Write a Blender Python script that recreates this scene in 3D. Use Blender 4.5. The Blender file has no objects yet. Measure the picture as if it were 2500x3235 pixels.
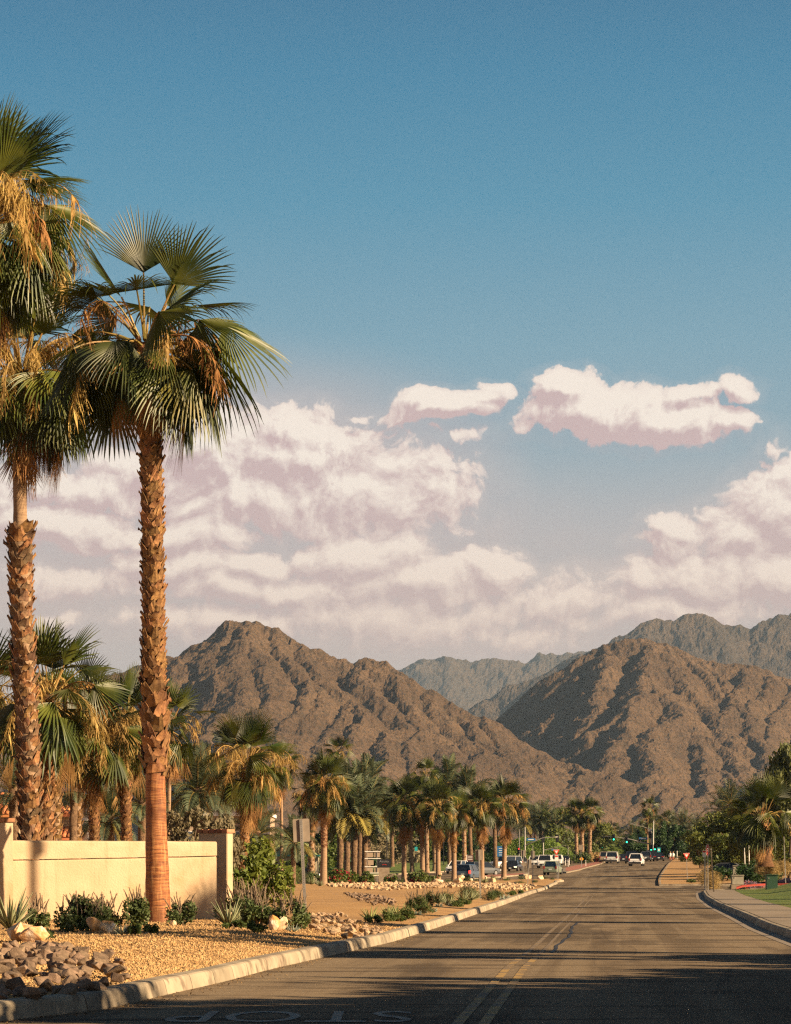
import bpy, bmesh, math, random
import numpy as np
from math import sin, cos, tan, pi, radians, sqrt, atan2, exp
from mathutils import Vector, Matrix, Euler
C = bpy.context.scene.collection
R = random.Random(11)
NR = np.random.RandomState(5)
F = 9000.0; CX = 1250.0; HY = 2750.0; EYE = 1.5      # focal length in photo pixels, principal column, level line, eye height

# ------------------------------------------------------------------ camera
cam = bpy.data.cameras.new('camera'); cam_o = bpy.data.objects.new('camera', cam); C.objects.link(cam_o)
cam.sensor_width = 36; cam.lens = F / 3235 * 36; cam.shift_y = (HY - 1617.5) / 3235
cam.clip_start = 0.5; cam.clip_end = 60000
cam_o.location = (0, 0, EYE); cam_o.rotation_euler = (pi / 2, 0, 0)
sc = bpy.context.scene; sc.camera = cam_o
sc.view_settings.view_transform = 'Standard'; sc.view_settings.look = 'None'
sc.view_settings.gamma = 1; sc.view_settings.use_curve_mapping = False
sc.view_settings.exposure = 1.4
sc.render.engine = 'CYCLES'
sc.cycles.use_denoising = False      # 128 samples leave only a light film-like grain
sc.cycles.filter_width = 1.3
sc.cycles.max_bounces = 6; sc.cycles.transparent_max_bounces = 8; sc.cycles.volume_bounces = 0
sc.cycles.diffuse_bounces = 2; sc.cycles.glossy_bounces = 2; sc.cycles.transmission_bounces = 2

# ------------------------------------------------------------------ sun and sky
SUN_AZ = radians(66)      # measured from straight behind the camera towards the right
SUN_EL = radians(23)
to_sun = Vector((sin(SUN_AZ) * cos(SUN_EL), -cos(SUN_AZ) * cos(SUN_EL), sin(SUN_EL)))
sl = bpy.data.lights.new('sun', 'SUN'); sl.energy = 5.0; sl.angle = radians(0.5); sl.color = (1.0, 0.74, 0.46)
so = bpy.data.objects.new('sun', sl); C.objects.link(so)
so.rotation_euler = to_sun.to_track_quat('Z', 'Y').to_euler(); so.location = (60, -40, 60)

world = bpy.data.worlds.new('World'); sc.world = world; world.use_nodes = True
wn = world.node_tree; wn.nodes.clear()
class NT:
    def __init__(s, t): s.t = t
    def n(s, typ, **kw):
        o = s.t.nodes.new(typ)
        for k, v in kw.items(): setattr(o, k, v)
        return o
    def l(s, a, b): s.t.links.new(a, b)
    def sock(s, inp, v):
        if isinstance(v, bpy.types.NodeSocket): s.l(v, inp)
        elif v is not None: inp.default_value = v
    def m(s, op, a=None, b=None, c=None, clamp=False):
        o = s.n('ShaderNodeMath', operation=op, use_clamp=clamp)
        for i, v in enumerate((a, b, c)): s.sock(o.inputs[i], v)
        return o.outputs[0]
    def vm(s, op, a=None, b=None, sc_=None):
        o = s.n('ShaderNodeVectorMath', operation=op)
        s.sock(o.inputs[0], a); s.sock(o.inputs[1], b)
        if sc_ is not None: s.sock(o.inputs['Scale'], sc_)
        return o.outputs[0]
    def mix(s, f, a, b, mode='MIX'):
        o = s.n('ShaderNodeMix', data_type='RGBA', blend_type=mode)
        s.sock(o.inputs[0], f); s.sock(o.inputs[6], a); s.sock(o.inputs[7], b)
        return o.outputs[2]
    def noise(s, v, scale, det=4, rough=.55, dist=0, dim='3D', out=0):
        o = s.n('ShaderNodeTexNoise', noise_dimensions=dim)
        s.sock(o.inputs['Vector'], v); o.inputs['Scale'].default_value = scale
        o.inputs['Detail'].default_value = det; o.inputs['Roughness'].default_value = rough; o.inputs['Distortion'].default_value = dist
        return o.outputs[out]
    def mr(s, v, a, b, c=0., d=1., smooth=True):
        o = s.n('ShaderNodeMapRange', interpolation_type='SMOOTHSTEP' if smooth else 'LINEAR')
        s.sock(o.inputs[0], v)
        for i, q in enumerate((a, b, c, d)): s.sock(o.inputs[i + 1], q)
        return o.outputs[0]
    def ramp(s, v, stops):
        o = s.n('ShaderNodeValToRGB'); s.sock(o.inputs[0], v)
        e = o.color_ramp.elements
        while len(e) < len(stops): e.new(0.5)
        for k, (p, c) in enumerate(stops):
            e[k].position = p; e[k].color = (*c[:3], 1)
        return o.outputs[0]
def lin(r, g, b):
    f = lambda c: (c / 255 / 12.92) if c / 255 <= .04045 else ((c / 255 + .055) / 1.055) ** 2.4
    return (f(r), f(g), f(b))

w = NT(wn)
WS = 0.1; EXPO = 2 ** sc.view_settings.exposure
geo = w.n('ShaderNodeTexCoord').outputs['Generated']
nrm = w.vm('NORMALIZE', geo)
sx = w.n('ShaderNodeSeparateXYZ'); w.l(nrm, sx.inputs[0])
az = w.m('ARCTAN2', sx.outputs[0], sx.outputs[1])
el = w.m('ARCTAN2', sx.outputs[2], w.m('SQRT', w.m('ADD', w.m('MULTIPLY', sx.outputs[0], sx.outputs[0]), w.m('MULTIPLY', sx.outputs[1], sx.outputs[1]))))
sky = w.n('ShaderNodeTexSky', sky_type='NISHITA', sun_disc=False)
sky.sun_elevation = SUN_EL; sky.sun_rotation = pi - SUN_AZ
sky.air_density = 1.0; sky.dust_density = 2.2; sky.ozone_density = 2.0
# evening grade of the sky by elevation (same all the way round)
def W_(c): return tuple(v / WS / EXPO for v in lin(*c))
elt = w.mr(el, 0, 0.7, 0, 1, smooth=False)
grade = w.ramp(elt, [(0.0, lin(180, 164, 154)), (0.10, lin(168, 162, 162)), (0.19, lin(146, 162, 168)), (0.26, lin(112, 154, 170)), (0.33, lin(62, 136, 163)),
                     (0.39, lin(30, 119, 152)), (0.44, lin(8, 101, 136)), (0.6, lin(6, 70, 102)), (1.0, lin(6, 34, 60))])
graded = w.mix(0.93, w.mix(1.0, sky.outputs[0], (0.8, 0.95, 1.15, 1), 'MULTIPLY'),
               w.vm('SCALE', grade, None, 1 / WS / EXPO))
# clouds: banks laid out by azimuth and elevation, in units of 1000/9000 rad
P = w.n('ShaderNodeCombineXYZ'); w.l(w.m('MULTIPLY', az, 9.0), P.inputs[0]); w.l(w.m('MULTIPLY', el, 9.0), P.inputs[1])
P = P.outputs[0]
def cl(px, py): return ((px - CX) / 1000, (HY - py) / 1000)
BANKS = [  # px, py, rx, ry, weight
 (1860, 1312, 330, 92, 1.0), (1755, 1250, 150, 92, 1.0), (2100, 1345, 230, 75, .95), (2340, 1262, 95, 50, .8), (2180, 1265, 160, 40, .62), (2300, 1345, 130, 50, .72),
 (1400, 1315, 190, 52, .85), (1340, 1290, 100, 48, .75), (1520, 1280, 90, 36, .6), (1440, 1385, 140, 34, .5), (1170, 1305, 80, 26, .42),
 (620, 1440, 230, 190, 1.05), (930, 1360, 230, 130, .85), (940, 1440, 380, 170, .85), (1150, 1560, 420, 230, .68), (800, 1590, 420, 110, .75), (560, 1490, 400, 110, .8), (250, 1540, 420, 90, .7),
 (230, 1680, 330, 90, .95), (560, 1690, 300, 75, .85), (1130, 1770, 270, 110, .98), (1340, 1840, 300, 95, .95), (1520, 1800, 130, 105, .95), (560, 1800, 220, 85, .95), (820, 1790, 180, 70, .9), (860, 1870, 560, 90, .8),
 (250, 1860, 320, 80, .6), (230, 1975, 120, 32, .62), (700, 1990, 500, 80, .62), (1250, 1960, 700, 110, .66), (1750, 1900, 480, 120, .58), (1700, 2000, 420, 90, .5), (1980, 1980, 500, 90, .55),
 (2160, 1680, 110, 70, .75), (2150, 1720, 140, 50, .65), (2500, 1620, 200, 190, 1.1), (2560, 1540, 160, 130, 1.0), (2400, 1700, 220, 150, .8), (2300, 1850, 330, 130, .9), (2480, 1850, 260, 120, 1.0), (2040, 1850, 120, 90, .8), (2500, 1440, 60, 40, .35), (2440, 1420, 60, 60, .36), (2150, 1960, 400, 100, .7),
 (-200, 1620, 400, 140, .8), (-500, 1850, 500, 150, .8), (3100, 1750, 500, 180, .95), (3500, 1900, 600, 160, .8), (3000, 1300, 300, 90, .7), (-700, 1350, 300, 90, .8)]
def field(P):
    wv = w.n('ShaderNodeTexNoise', noise_dimensions='2D'); w.l(P, wv.inputs['Vector']); wv.inputs['Scale'].default_value = 4.0; wv.inputs['Detail'].default_value = 5
    wv.inputs['Roughness'].default_value = .5
    big = w.n('ShaderNodeTexNoise', noise_dimensions='2D'); w.l(P, big.inputs['Vector']); big.inputs['Scale'].default_value = 1.6; big.inputs['Detail'].default_value = 2
    off = w.vm('ADD', w.vm('MULTIPLY', w.vm('SUBTRACT', wv.outputs['Color'], (0.5, 0.5, 0.5)), (0.16, 0.13, 0)), w.vm('MULTIPLY', w.vm('SUBTRACT', big.outputs['Color'], (0.5, 0.5, 0.5)), (0.16, 0.15, 0)))
    Q = w.vm('ADD', P, off)
    acc = None
    for (px, py, rx, ry, wt) in BANKS:
        c = cl(px, py); ex = 1000 / rx / 1.25; ey = 1000 / ry / 1.25
        o_ = w.n('ShaderNodeVectorMath', operation='MULTIPLY_ADD')        # each step waits for the one before it
        if acc is not None: w.l(acc, o_.inputs[0])
        else: o_.inputs[0].default_value = (0, 0, 0)
        o_.inputs[1].default_value = (0, 0, 1e-6); o_.inputs[2].default_value = (-c[0] * ex, -c[1] * ey, 0)
        q = w.n('ShaderNodeVectorMath', operation='MULTIPLY_ADD'); w.l(Q, q.inputs[0]); q.inputs[1].default_value = (ex, ey, 0); w.l(o_.outputs[0], q.inputs[2])
        gr = w.n('ShaderNodeTexGradient', gradient_type='SPHERICAL'); w.l(q.outputs[0], gr.inputs[0])
        v = w.m('MULTIPLY', gr.outputs['Fac'], wt)
        acc = v if acc is None else w.m('MAXIMUM', acc, v)
    # far round, outside the picture, the same kind of banks from broad noise
    far = w.mr(w.m('ABSOLUTE', az), 0.34, 0.6)
    nz = w.noise(w.vm('MULTIPLY', P, (1, 2.4, 1)), 0.9, 3, .5)
    band = w.mr(el, 0.17, 0.26, 1, 0)
    acc = w.m('ADD', acc, w.m('MULTIPLY', w.m('MULTIPLY', w.mr(nz, .42, .62), band), far))
    vor = w.n('ShaderNodeTexVoronoi', voronoi_dimensions='2D', feature='SMOOTH_F1'); w.l(Q, vor.inputs['Vector'])
    vor.inputs['Scale'].default_value = 11; vor.inputs['Detail'].default_value = 3; vor.inputs['Roughness'].default_value = .62; vor.inputs['Smoothness'].default_value = .6
    bil = w.m('SUBTRACT', 0.5, vor.outputs['Distance'])
    fb = w.m('SUBTRACT', w.noise(w.vm('MULTIPLY', P, (1, 1.25, 1)), 3.6, 7, .50), 0.5)
    return w.m('ADD', w.m('ADD', w.m('MULTIPLY', w.m('POWER', acc, .75), 1.75), w.m('MULTIPLY', w.m('MULTIPLY', bil, 0.42), w.mr(acc, 0, .25))), w.m('MULTIPLY', w.m('MULTIPLY', fb, 0.52), w.mr(acc, 0, .25)))
D0 = field(P)
D1 = field(w.vm('ADD', P, (0.022, 0.042, 0)))
low = w.mr(el, 0.05, 0.15)                           # banks near the skyline are softer and seen through more air
alpha = w.mr(D0, w.m('ADD', .10, w.m('MULTIPLY', .28, low)), w.m('SUBTRACT', .92, w.m('MULTIPLY', .34, low)))
veil = w.mr(D0, -0.1, 0.6, 0, .62)
alpha = w.m('MAXIMUM', alpha, w.m('MULTIPLY', veil, w.m('SUBTRACT', 1.0, w.m('MULTIPLY', low, .75))))
lit = w.mr(w.m('SUBTRACT', D0, D1), w.m('ADD', -.50, w.m('MULTIPLY', low, .26)), w.m('SUBTRACT', .46, w.m('MULTIPLY', low, .18)), smooth=False)
lit = w.m('MULTIPLY', lit, w.mr(D0, .3, .9, .6, 1))
c_sh = w.mix(low, (*W_((201, 173, 164)), 1), (*W_((208, 178, 176)), 1))
c_li = w.mix(low, (*W_((241, 209, 188)), 1), (*W_((255, 239, 224)), 1))
ccol = w.mix(lit, c_sh, c_li)
# a thin cream veil low over the horizon all the way round, and behind the big left bank
vn = w.noise(w.vm('MULTIPLY', P, (1, 2.2, 1)), 1.1, 4, .55)
veil2 = w.m('MULTIPLY', w.mr(el, 0.095, 0.160, .75, 0), w.mr(vn, .25, .6, .65, 1))
vb = w.n('ShaderNodeVectorMath', operation='MULTIPLY_ADD'); w.l(P, vb.inputs[0]); vb.inputs[1].default_value = (1000 / 1250, 1000 / 620, 0); vb.inputs[2].default_value = (-cl(720, 1640)[0] / 1.25, -cl(720, 1640)[1] / .62, 0)
vg = w.n('ShaderNodeTexGradient', gradient_type='SPHERICAL'); w.l(vb.outputs[0], vg.inputs[0])
veil2 = w.m('MAXIMUM', veil2, w.m('MULTIPLY', w.mr(vg.outputs['Fac'], 0.0, .55, 0, .62), w.mr(vn, .22, .6, .55, 1)))
graded = w.mix(veil2, graded, w.mix(low, (*W_((206, 180, 166)), 1), (*W_((212, 188, 182)), 1)))
final = w.mix(w.m('MULTIPLY', alpha, 0.97), graded, ccol)
bg = w.n('ShaderNodeBackground'); w.l(final, bg.inputs[0]); bg.inputs[1].default_value = WS
wo = w.n('ShaderNodeOutputWorld'); w.l(bg.outputs[0], wo.inputs[0])
world.cycles.sampling_method = 'NONE'

# ------------------------------------------------------------------ helpers
def interp(x, pts):
    xs = [p[0] for p in pts]; ys = [p[1] for p in pts]
    return float(np.interp(x, xs, ys))
def sm(t): t = min(max(t, 0), 1); return t * t * (3 - 2 * t)
PROF = [(0, 0), (225, 0), (260, .28), (300, .82), (333, 1.2), (388, 1.85), (455, 2.3), (500, 2.55), (560, 3.0), (700, 4.0), (1000, 7), (2700, 22), (4500, 60), (12000, 120), (40000, 200)]
PX = np.array([p[0] for p in PROF], float); PY = np.array([p[1] for p in PROF], float)
def g(x, d):
    s = sm((d - 220) / 130) * (1 - .9 * sm((d - 600) / 400))
    return float(np.interp(d, PX, PY)) + .033 * (min(max(x, -45), 60) - 25) * s
def at_d(px, d, dz=0):
    x = (px - CX) / F * d
    return Vector((x, d, g(x, d) + dz))
def at(px, py, h=0, dmin=22):
    """the ground point (raised by h) seen at a photo pixel"""
    d = dmin; prev = None
    while d < 640:
        x = (px - CX) / F * d
        y = HY + (EYE - g(x, d) - h) * F / d
        if y <= py: break
        d *= 1.004
    return Vector((x, d, g(x, d) + h))
def W3(px, py, d): return Vector(((px - CX) / F * d, d, EYE + (HY - py) / F * d))

def vnoise(x, y, seed=0):
    """smooth value noise on numpy arrays"""
    xi = np.floor(x).astype(np.int64); yi = np.floor(y).astype(np.int64)
    fx = x - xi; fy = y - yi
    fx = fx * fx * fx * (fx * (fx * 6 - 15) + 10); fy = fy * fy * fy * (fy * (fy * 6 - 15) + 10)
    def h(a, b):
        n = (a * 374761393 + b * 668265263 + seed * 974634777) & 0x7fffffff
        n = ((n ^ (n >> 13)) * 1274126177) & 0x7fffffff
        return ((n ^ (n >> 16)) & 0xffff) / 65535.0
    a = h(xi, yi); b = h(xi + 1, yi); c = h(xi, yi + 1); d = h(xi + 1, yi + 1)
    return (a * (1 - fx) + b * fx) * (1 - fy) + (c * (1 - fx) + d * fx) * fy
def fbm(x, y, oct=5, seed=0, gain=.5, ridged=False):
    a = 1; s = 0; t = 0
    for o in range(oct):
        n = vnoise(x, y, seed + o * 7)
        if ridged: n = 1 - abs(2 * n - 1)
        s = s + a * n; t += a; a *= gain; x = x * 2.03 + 11.3; y = y * 2.03 - 7.1
    return s / t

def tag(o, label=None, cat=None, group=None, kind=None):
    if label: o['label'] = label
    if cat: o['category'] = cat
    if group: o['group'] = group
    if kind: o['kind'] = kind
    return o
def empty(name, loc, rz=0, label=None, cat=None, group=None):
    o = bpy.data.objects.new(name, None); C.objects.link(o); o.location = loc; o.rotation_euler = (0, 0, rz); o.empty_display_size = .3
    return tag(o, label, cat, group)
def mesh_np(name, V, Fq, mat=None, smooth=False, mats=None, midx=None):
    """a mesh from numpy vertices and equal-sized faces (n x 3 or n x 4)"""
    V = np.asarray(V, np.float32); Fq = np.asarray(Fq, np.int32)
    me = bpy.data.meshes.new(name); k = Fq.shape[1]
    me.vertices.add(len(V)); me.vertices.foreach_set('co', V.ravel())
    me.loops.add(Fq.size); me.loops.foreach_set('vertex_index', Fq.ravel())
    me.polygons.add(len(Fq)); me.polygons.foreach_set('loop_start', np.arange(0, Fq.size, k, dtype=np.int32))
    me.polygons.foreach_set('loop_total', np.full(len(Fq), k, np.int32))
    if midx is not None: me.polygons.foreach_set('material_index', np.asarray(midx, np.int32))
    me.polygons.foreach_set('use_smooth', np.full(len(Fq), smooth))
    for m in (mats or ([mat] if mat else [])): me.materials.append(m)
    me.update(calc_edges=True)
    return me
def link(name, me, parent=None, loc=None, rot=None, scale=None):
    o = bpy.data.objects.new(name, me); C.objects.link(o)
    if parent: o.parent = parent
    if loc is not None: o.location = loc
    if rot is not None: o.rotation_euler = rot
    if scale is not None: o.scale = scale if hasattr(scale, '__len__') else (scale,) * 3
    return o
class MB:
    def __init__(s): s.v = []; s.f = []
    def add(s, vs, fs):
        b = len(s.v); s.v += [tuple(v) for v in vs]; s.f += [tuple(i + b for i in f) for f in fs]; return s
    def box(s, c, sz, rz=0, taper=1.0, M=None):
        hx, hy, hz = sz[0] / 2, sz[1] / 2, sz[2] / 2
        vs = []
        for z, t in ((-hz, 1), (hz, taper)):
            for x, y in ((-hx, -hy), (hx, -hy), (hx, hy), (-hx, hy)):
                v = Vector((x * t, y * t, z))
                if rz: v = Matrix.Rotation(rz, 3, 'Z') @ v
                if M is not None: v = M @ v
                vs.append(v + Vector(c))
        return s.add(vs, [(3, 2, 1, 0), (4, 5, 6, 7), (0, 1, 5, 4), (1, 2, 6, 5), (2, 3, 7, 6), (3, 0, 4, 7)])
    def tube(s, pts, rad, n=8, cap=True):
        pts = [Vector(p) for p in pts]; rings = []
        if not hasattr(rad, '__len__'): rad = [rad] * len(pts)
        b = len(s.v); up = None
        for i, p in enumerate(pts):
            t = (pts[min(i + 1, len(pts) - 1)] - pts[max(i - 1, 0)]).normalized()
            if up is None: up = Vector((0, 1, 0)) if abs(t.z) > .8 else Vector((0, 0, 1))
            a = t.cross(up).normalized(); c = a.cross(t).normalized(); up = c
            for k in range(n):
                q = 2 * pi * k / n
                s.v.append(tuple(p + (a * cos(q) + c * sin(q)) * rad[i]))
        for i in range(len(pts) - 1):
            for k in range(n):
                k2 = (k + 1) % n
                s.f.append((b + i * n + k, b + i * n + k2, b + (i + 1) * n + k2, b + (i + 1) * n + k))
        if cap:
            s.f.append(tuple(b + k for k in range(n))[::-1]); s.f.append(tuple(b + (len(pts) - 1) * n + k for k in range(n)))
        return s
    def mesh(s, name, mat, smooth=False, bevel=0):
        me = bpy.data.meshes.new(name); me.from_pydata(s.v, [], s.f)
        if mat: me.materials.append(mat)
        if bevel:
            bm = bmesh.new(); bm.from_mesh(me)
            bmesh.ops.bevel(bm, geom=list(bm.edges), offset=bevel, segments=2, affect='EDGES', clamp_overlap=True)
            bmesh.ops.recalc_face_normals(bm, faces=bm.faces); bm.to_mesh(me); bm.free()
        me.polygons.foreach_set('use_smooth', [smooth] * len(me.polygons)); me.update(); return me
    def obj(s, name, mat, parent=None, loc=None, rot=None, smooth=False, bevel=0):
        return link(name, s.mesh(name, mat, smooth, bevel), parent, loc, rot)
def copy_tree(src, loc, rz=0, scale=None):
    r = src.copy(); C.objects.link(r); r.location = loc; r.rotation_euler = (0, 0, rz)
    if scale: r.scale = (scale,) * 3
    def rec(a, b):
        for ch in list(a.children):
            c = ch.copy(); C.objects.link(c); c.parent = b; rec(ch, c)
    rec(src, r); return r

# ------------------------------------------------------------------ materials
def mat(name, c1, c2=None, scale=4, rough=.85, bump=0, bscale=30, bdist=.02, rnd=0, metal=0, spec=.3, det=5, c3=None, s3=.7, stretch=(1, 1, 1), contrast=(.35, .65), trans=0, coat=0, emit=None, estr=1, alpha=None, world_space=False, streak=False):
    m = bpy.data.materials.new(name); m.use_nodes = True; t = NT(m.node_tree); m.node_tree.nodes.clear()
    out = t.n('ShaderNodeOutputMaterial'); b = t.n('ShaderNodeBsdfPrincipled')
    co = t.n('ShaderNodeNewGeometry').outputs['Position'] if world_space else t.n('ShaderNodeTexCoord').outputs['Object']
    if stretch != (1, 1, 1): co = t.vm('MULTIPLY', co, stretch)
    col = (*c1, 1)
    if c2:
        f = t.mr(t.noise(co, scale, det, .6), contrast[0], contrast[1])
        col = t.mix(f, (*c1, 1), (*c2, 1))
    if c3:
        col = t.mix(t.mr(t.noise(t.vm('ADD', co, (31, 17, 5)), s3, 4, .6), .5, .68), col, (*c3, 1))
    if streak:    # faint drip stains and trowel patches on stucco
        st_ = t.noise(t.vm('MULTIPLY', co, (5.5, 5.5, .45)), 1.0, 5, .65); col = t.mix(t.mr(st_, .54, .70, 0, .26), col, (c1[0] * .62, c1[1] * .56, c1[2] * .48, 1))
        sp_ = t.noise(co, 14, 4, .7); col = t.mix(t.mr(sp_, .60, .72, 0, .30), col, (c1[0] * .7, c1[1] * .62, c1[2] * .5, 1))
    if rnd:
        oi = t.n('ShaderNodeObjectInfo')
        hs = t.n('ShaderNodeHueSaturation'); t.sock(hs.inputs['Color'], col)
        t.l(t.m('ADD', .5 - rnd * .014, t.m('MULTIPLY', oi.outputs['Random'], rnd * .028)), hs.inputs['Hue'])
        t.l(t.m('ADD', 1 - rnd * .5, t.m('MULTIPLY', t.m('FRACT', t.m('MULTIPLY', oi.outputs['Random'], 17.3)), rnd)), hs.inputs['Value'])
        col = hs.outputs[0]
    t.sock(b.inputs['Base Color'], col)
    b.inputs['Roughness'].default_value = rough; b.inputs['Metallic'].default_value = metal; b.inputs['Specular IOR Level'].default_value = spec
    if coat: b.inputs['Coat Weight'].default_value = coat; b.inputs['Coat Roughness'].default_value = .08
    if bump:
        bp = t.n('ShaderNodeBump'); bp.inputs['Strength'].default_value = bump; bp.inputs['Distance'].default_value = bdist
        t.l(t.noise(co, bscale, 5, .65), bp.inputs['Height']); t.l(bp.outputs[0], b.inputs['Normal'])
    if emit: b.inputs['Emission Color'].default_value = (*emit, 1); b.inputs['Emission Strength'].default_value = estr
    if trans:
        tr = t.n('ShaderNodeBsdfTranslucent'); t.sock(tr.inputs[0], t.mix(1.0, col, (1.0, 1.0, .55, 1), 'MULTIPLY'))
        mx = t.n('ShaderNodeMixShader'); mx.inputs[0].default_value = trans
        t.l(b.outputs[0], mx.inputs[1]); t.l(tr.outputs[0], mx.inputs[2]); t.l(mx.outputs[0], out.inputs[0])
    else: t.l(b.outputs[0], out.inputs[0])
    return m
M = {}
M['frond'] = mat('palm_leaf_green', (.020, .036, .005), (.080, .088, .012), 1.1, .46, rnd=.9, spec=.42, trans=.20)
M['frond_yel'] = mat('palm_leaf_yellowing', (.11, .13, .02), (.20, .16, .03), 1.5, .5, rnd=.5, spec=.4, trans=.2)
M['frond_dead'] = mat('palm_leaf_dry', (.22, .11, .040), (.34, .19, .075), 2.5, .75, rnd=.6, spec=.2, trans=.15)
M['petiole'] = mat('palm_petiole', (.17, .15, .035), (.30, .17, .05), 1.8, .5, rnd=.4, spec=.4)
M['flower'] = mat('palm_flower_stalk', (.34, .21, .065), (.50, .345, .125), 3, .8, rnd=.5, trans=.25)
M['fruit'] = mat('palm_fruit_thread', (.34, .17, .05), (.22, .11, .035), 6, .8, rnd=.4)
M['boot'] = mat('palm_leaf_base', (.15, .072, .028), (.31, .165, .066), 7, .75, rnd=.8, bump=.5, bscale=40, c3=(.09, .04, .02), s3=4)
M['boot_grey'] = mat('palm_leaf_base_weathered', (.10, .060, .034), (.21, .13, .072), 7, .8, rnd=.8, bump=.5, bscale=40, c3=(.12, .06, .035), s3=4)
M['trunk_in'] = mat('palm_trunk_fibre', (.075, .035, .016), (.15, .075, .032), 9, .95, bump=1, bscale=25, bdist=.03)
M['trunk_dark'] = mat('date_palm_trunk', (.10, .06, .035), (.20, .125, .07), 6, .95, bump=1, bscale=14, bdist=.08)
M['trunk_grey'] = mat('palm_trunk_smooth_tan', (.30, .20, .12), (.22, .14, .085), 3, .9, bump=.6, bscale=4, bdist=.03, stretch=(1, 1, 8))
M['date'] = mat('date_leaf', (.062, .085, .045), (.105, .125, .065), 1.5, .55, rnd=.5, spec=.4, trans=.2)
M['date_yel'] = mat('date_leaf_yellow', (.30, .23, .04), (.20, .17, .05), 1.5, .6, rnd=.4, trans=.2)

def bark_orange():
    m = bpy.data.materials.new('palm_bark_orange'); m.use_nodes = True; t = NT(m.node_tree); m.node_tree.nodes.clear()
    out = t.n('ShaderNodeOutputMaterial'); b = t.n('ShaderNodeBsdfPrincipled'); co = t.n('ShaderNodeTexCoord').outputs['Object']
    wob = t.vm('ADD', co, t.vm('MULTIPLY', t.vm('SUBTRACT', t.noise(co, 2.2, 3, .5, out=1), (.5, .5, .5)), (0, 0, .10)))
    rings = t.noise(t.vm('MULTIPLY', wob, (1.4, 1.4, 30)), 1.0, 4, .6)
    fine = t.noise(t.vm('MULTIPLY', wob, (5, 5, 90)), 1.0, 3, .6)
    vert = t.noise(t.vm('MULTIPLY', co, (22, 22, 2.5)), 1.0, 4, .6)
    col = t.ramp(t.m('ADD', t.m('MULTIPLY', rings, .6), t.m('MULTIPLY', fine, .4)), [(.34, (.055, .015, .005)), (.45, (.20, .060, .016)), (.57, (.36, .135, .036)), (.70, (.50, .24, .08))])
    col = t.mix(t.mr(vert, .45, .75, 0, .45), col, (.66, .38, .15, 1))
    patch = t.noise(co, .9, 3, .5)
    col = t.mix(t.mr(patch, .42, .66, 0, .7), col, (.13, .040, .012, 1))
    col = t.mix(t.mr(t.noise(t.vm('MULTIPLY', co, (16, 16, 1.1)), 1.0, 5, .65), .60, .70, 0, .7), col, (.05, .018, .008, 1))
    t.l(col, b.inputs['Base Color']); b.inputs['Roughness'].default_value = .7
    bp = t.n('ShaderNodeBump'); bp.inputs['Strength'].default_value = .9; bp.inputs['Distance'].default_value = .025
    t.l(t.m('ADD', rings, t.m('MULTIPLY', fine, .5)), bp.inputs['Height']); t.l(bp.outputs[0], b.inputs['Normal']); t.l(b.outputs[0], out.inputs[0])
    return m
M['bark'] = bark_orange()

def asphalt():
    m = bpy.data.materials.new('asphalt_worn'); m.use_nodes = True; t = NT(m.node_tree); m.node_tree.nodes.clear()
    out = t.n('ShaderNodeOutputMaterial'); b = t.n('ShaderNodeBsdfPrincipled'); co = t.n('ShaderNodeTexCoord').outputs['Object']
    # coordinates along and across the road (the road drifts right with distance)
    s = t.n('ShaderNodeSeparateXYZ'); t.l(co, s.inputs[0])
    across = t.m('SUBTRACT', s.outputs[0], t.m('MULTIPLY', s.outputs[1], .077))
    cc = t.n('ShaderNodeCombineXYZ'); t.l(across, cc.inputs[0]); t.l(s.outputs[1], cc.inputs[1]); cc = cc.outputs[0]
    big = t.noise(t.vm('MULTIPLY', cc, (.55, .05, 1)), 1.0, 4, .55)
    lanes = t.noise(t.vm('MULTIPLY', cc, (1.3, .012, 1)), 1.0, 3, .6)
    scr = t.noise(t.vm('MULTIPLY', cc, (.16, 1.1, 1)), 1.0, 5, .7)     # seal-coat drag marks across the road
    fine = t.noise(co, 70, 2, .7)
    col = t.mix(t.mr(big, .38, .62), (.165, .122, .078, 1), (.245, .182, .116, 1))
    col = t.mix(t.mr(lanes, .45, .62, 0, .75), col, (.270, .205, .132, 1))
    col = t.mix(t.mr(scr, .53, .62, 0, .75), col, (.058, .044, .032, 1))
    col = t.mix(t.mr(t.noise(t.vm('ADD', t.vm('MULTIPLY', cc, (.30, .05, 1)), (7.7, 3.1, 0)), 1.0, 4, .6), .52, .60, 0, .6), col, (.070, .053, .038, 1))
    # dark sealed repair seams: thin wandering lines
    wv = t.m('ABSOLUTE', t.m('SUBTRACT', t.noise(t.vm('MULTIPLY', cc, (.34, .020, 1)), 1.0, 2, .5), .5))
    col = t.mix(t.mr(wv, 0, .003, .3, 0), col, (.035, .031, .030, 1))
    wv2 = t.m('ABSOLUTE', t.m('SUBTRACT', t.noise(t.vm('MULTIPLY', cc, (.12, .16, 1)), 1.0, 3, .6), .5))
    col = t.mix(t.mr(wv2, 0, .001, .15, 0), col, (.04, .036, .034, 1))
    col = t.mix(t.mr(fine, .3, .7, 0, .35), col, (.05, .045, .04, 1))
    t.l(col, b.inputs['Base Color']); b.inputs['Roughness'].default_value = .95; b.inputs['Specular IOR Level'].default_value = .05
    bp = t.n('ShaderNodeBump'); bp.inputs['Strength'].default_value = .55; bp.inputs['Distance'].default_value = .02
    t.l(t.m('ADD', t.m('MULTIPLY', fine, .6), t.noise(co, 9, 3, .6)), bp.inputs['Height']); t.l(bp.outputs[0], b.inputs['Normal']); t.l(b.outputs[0], out.inputs[0])
    return m
M['asphalt'] = asphalt()

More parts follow.
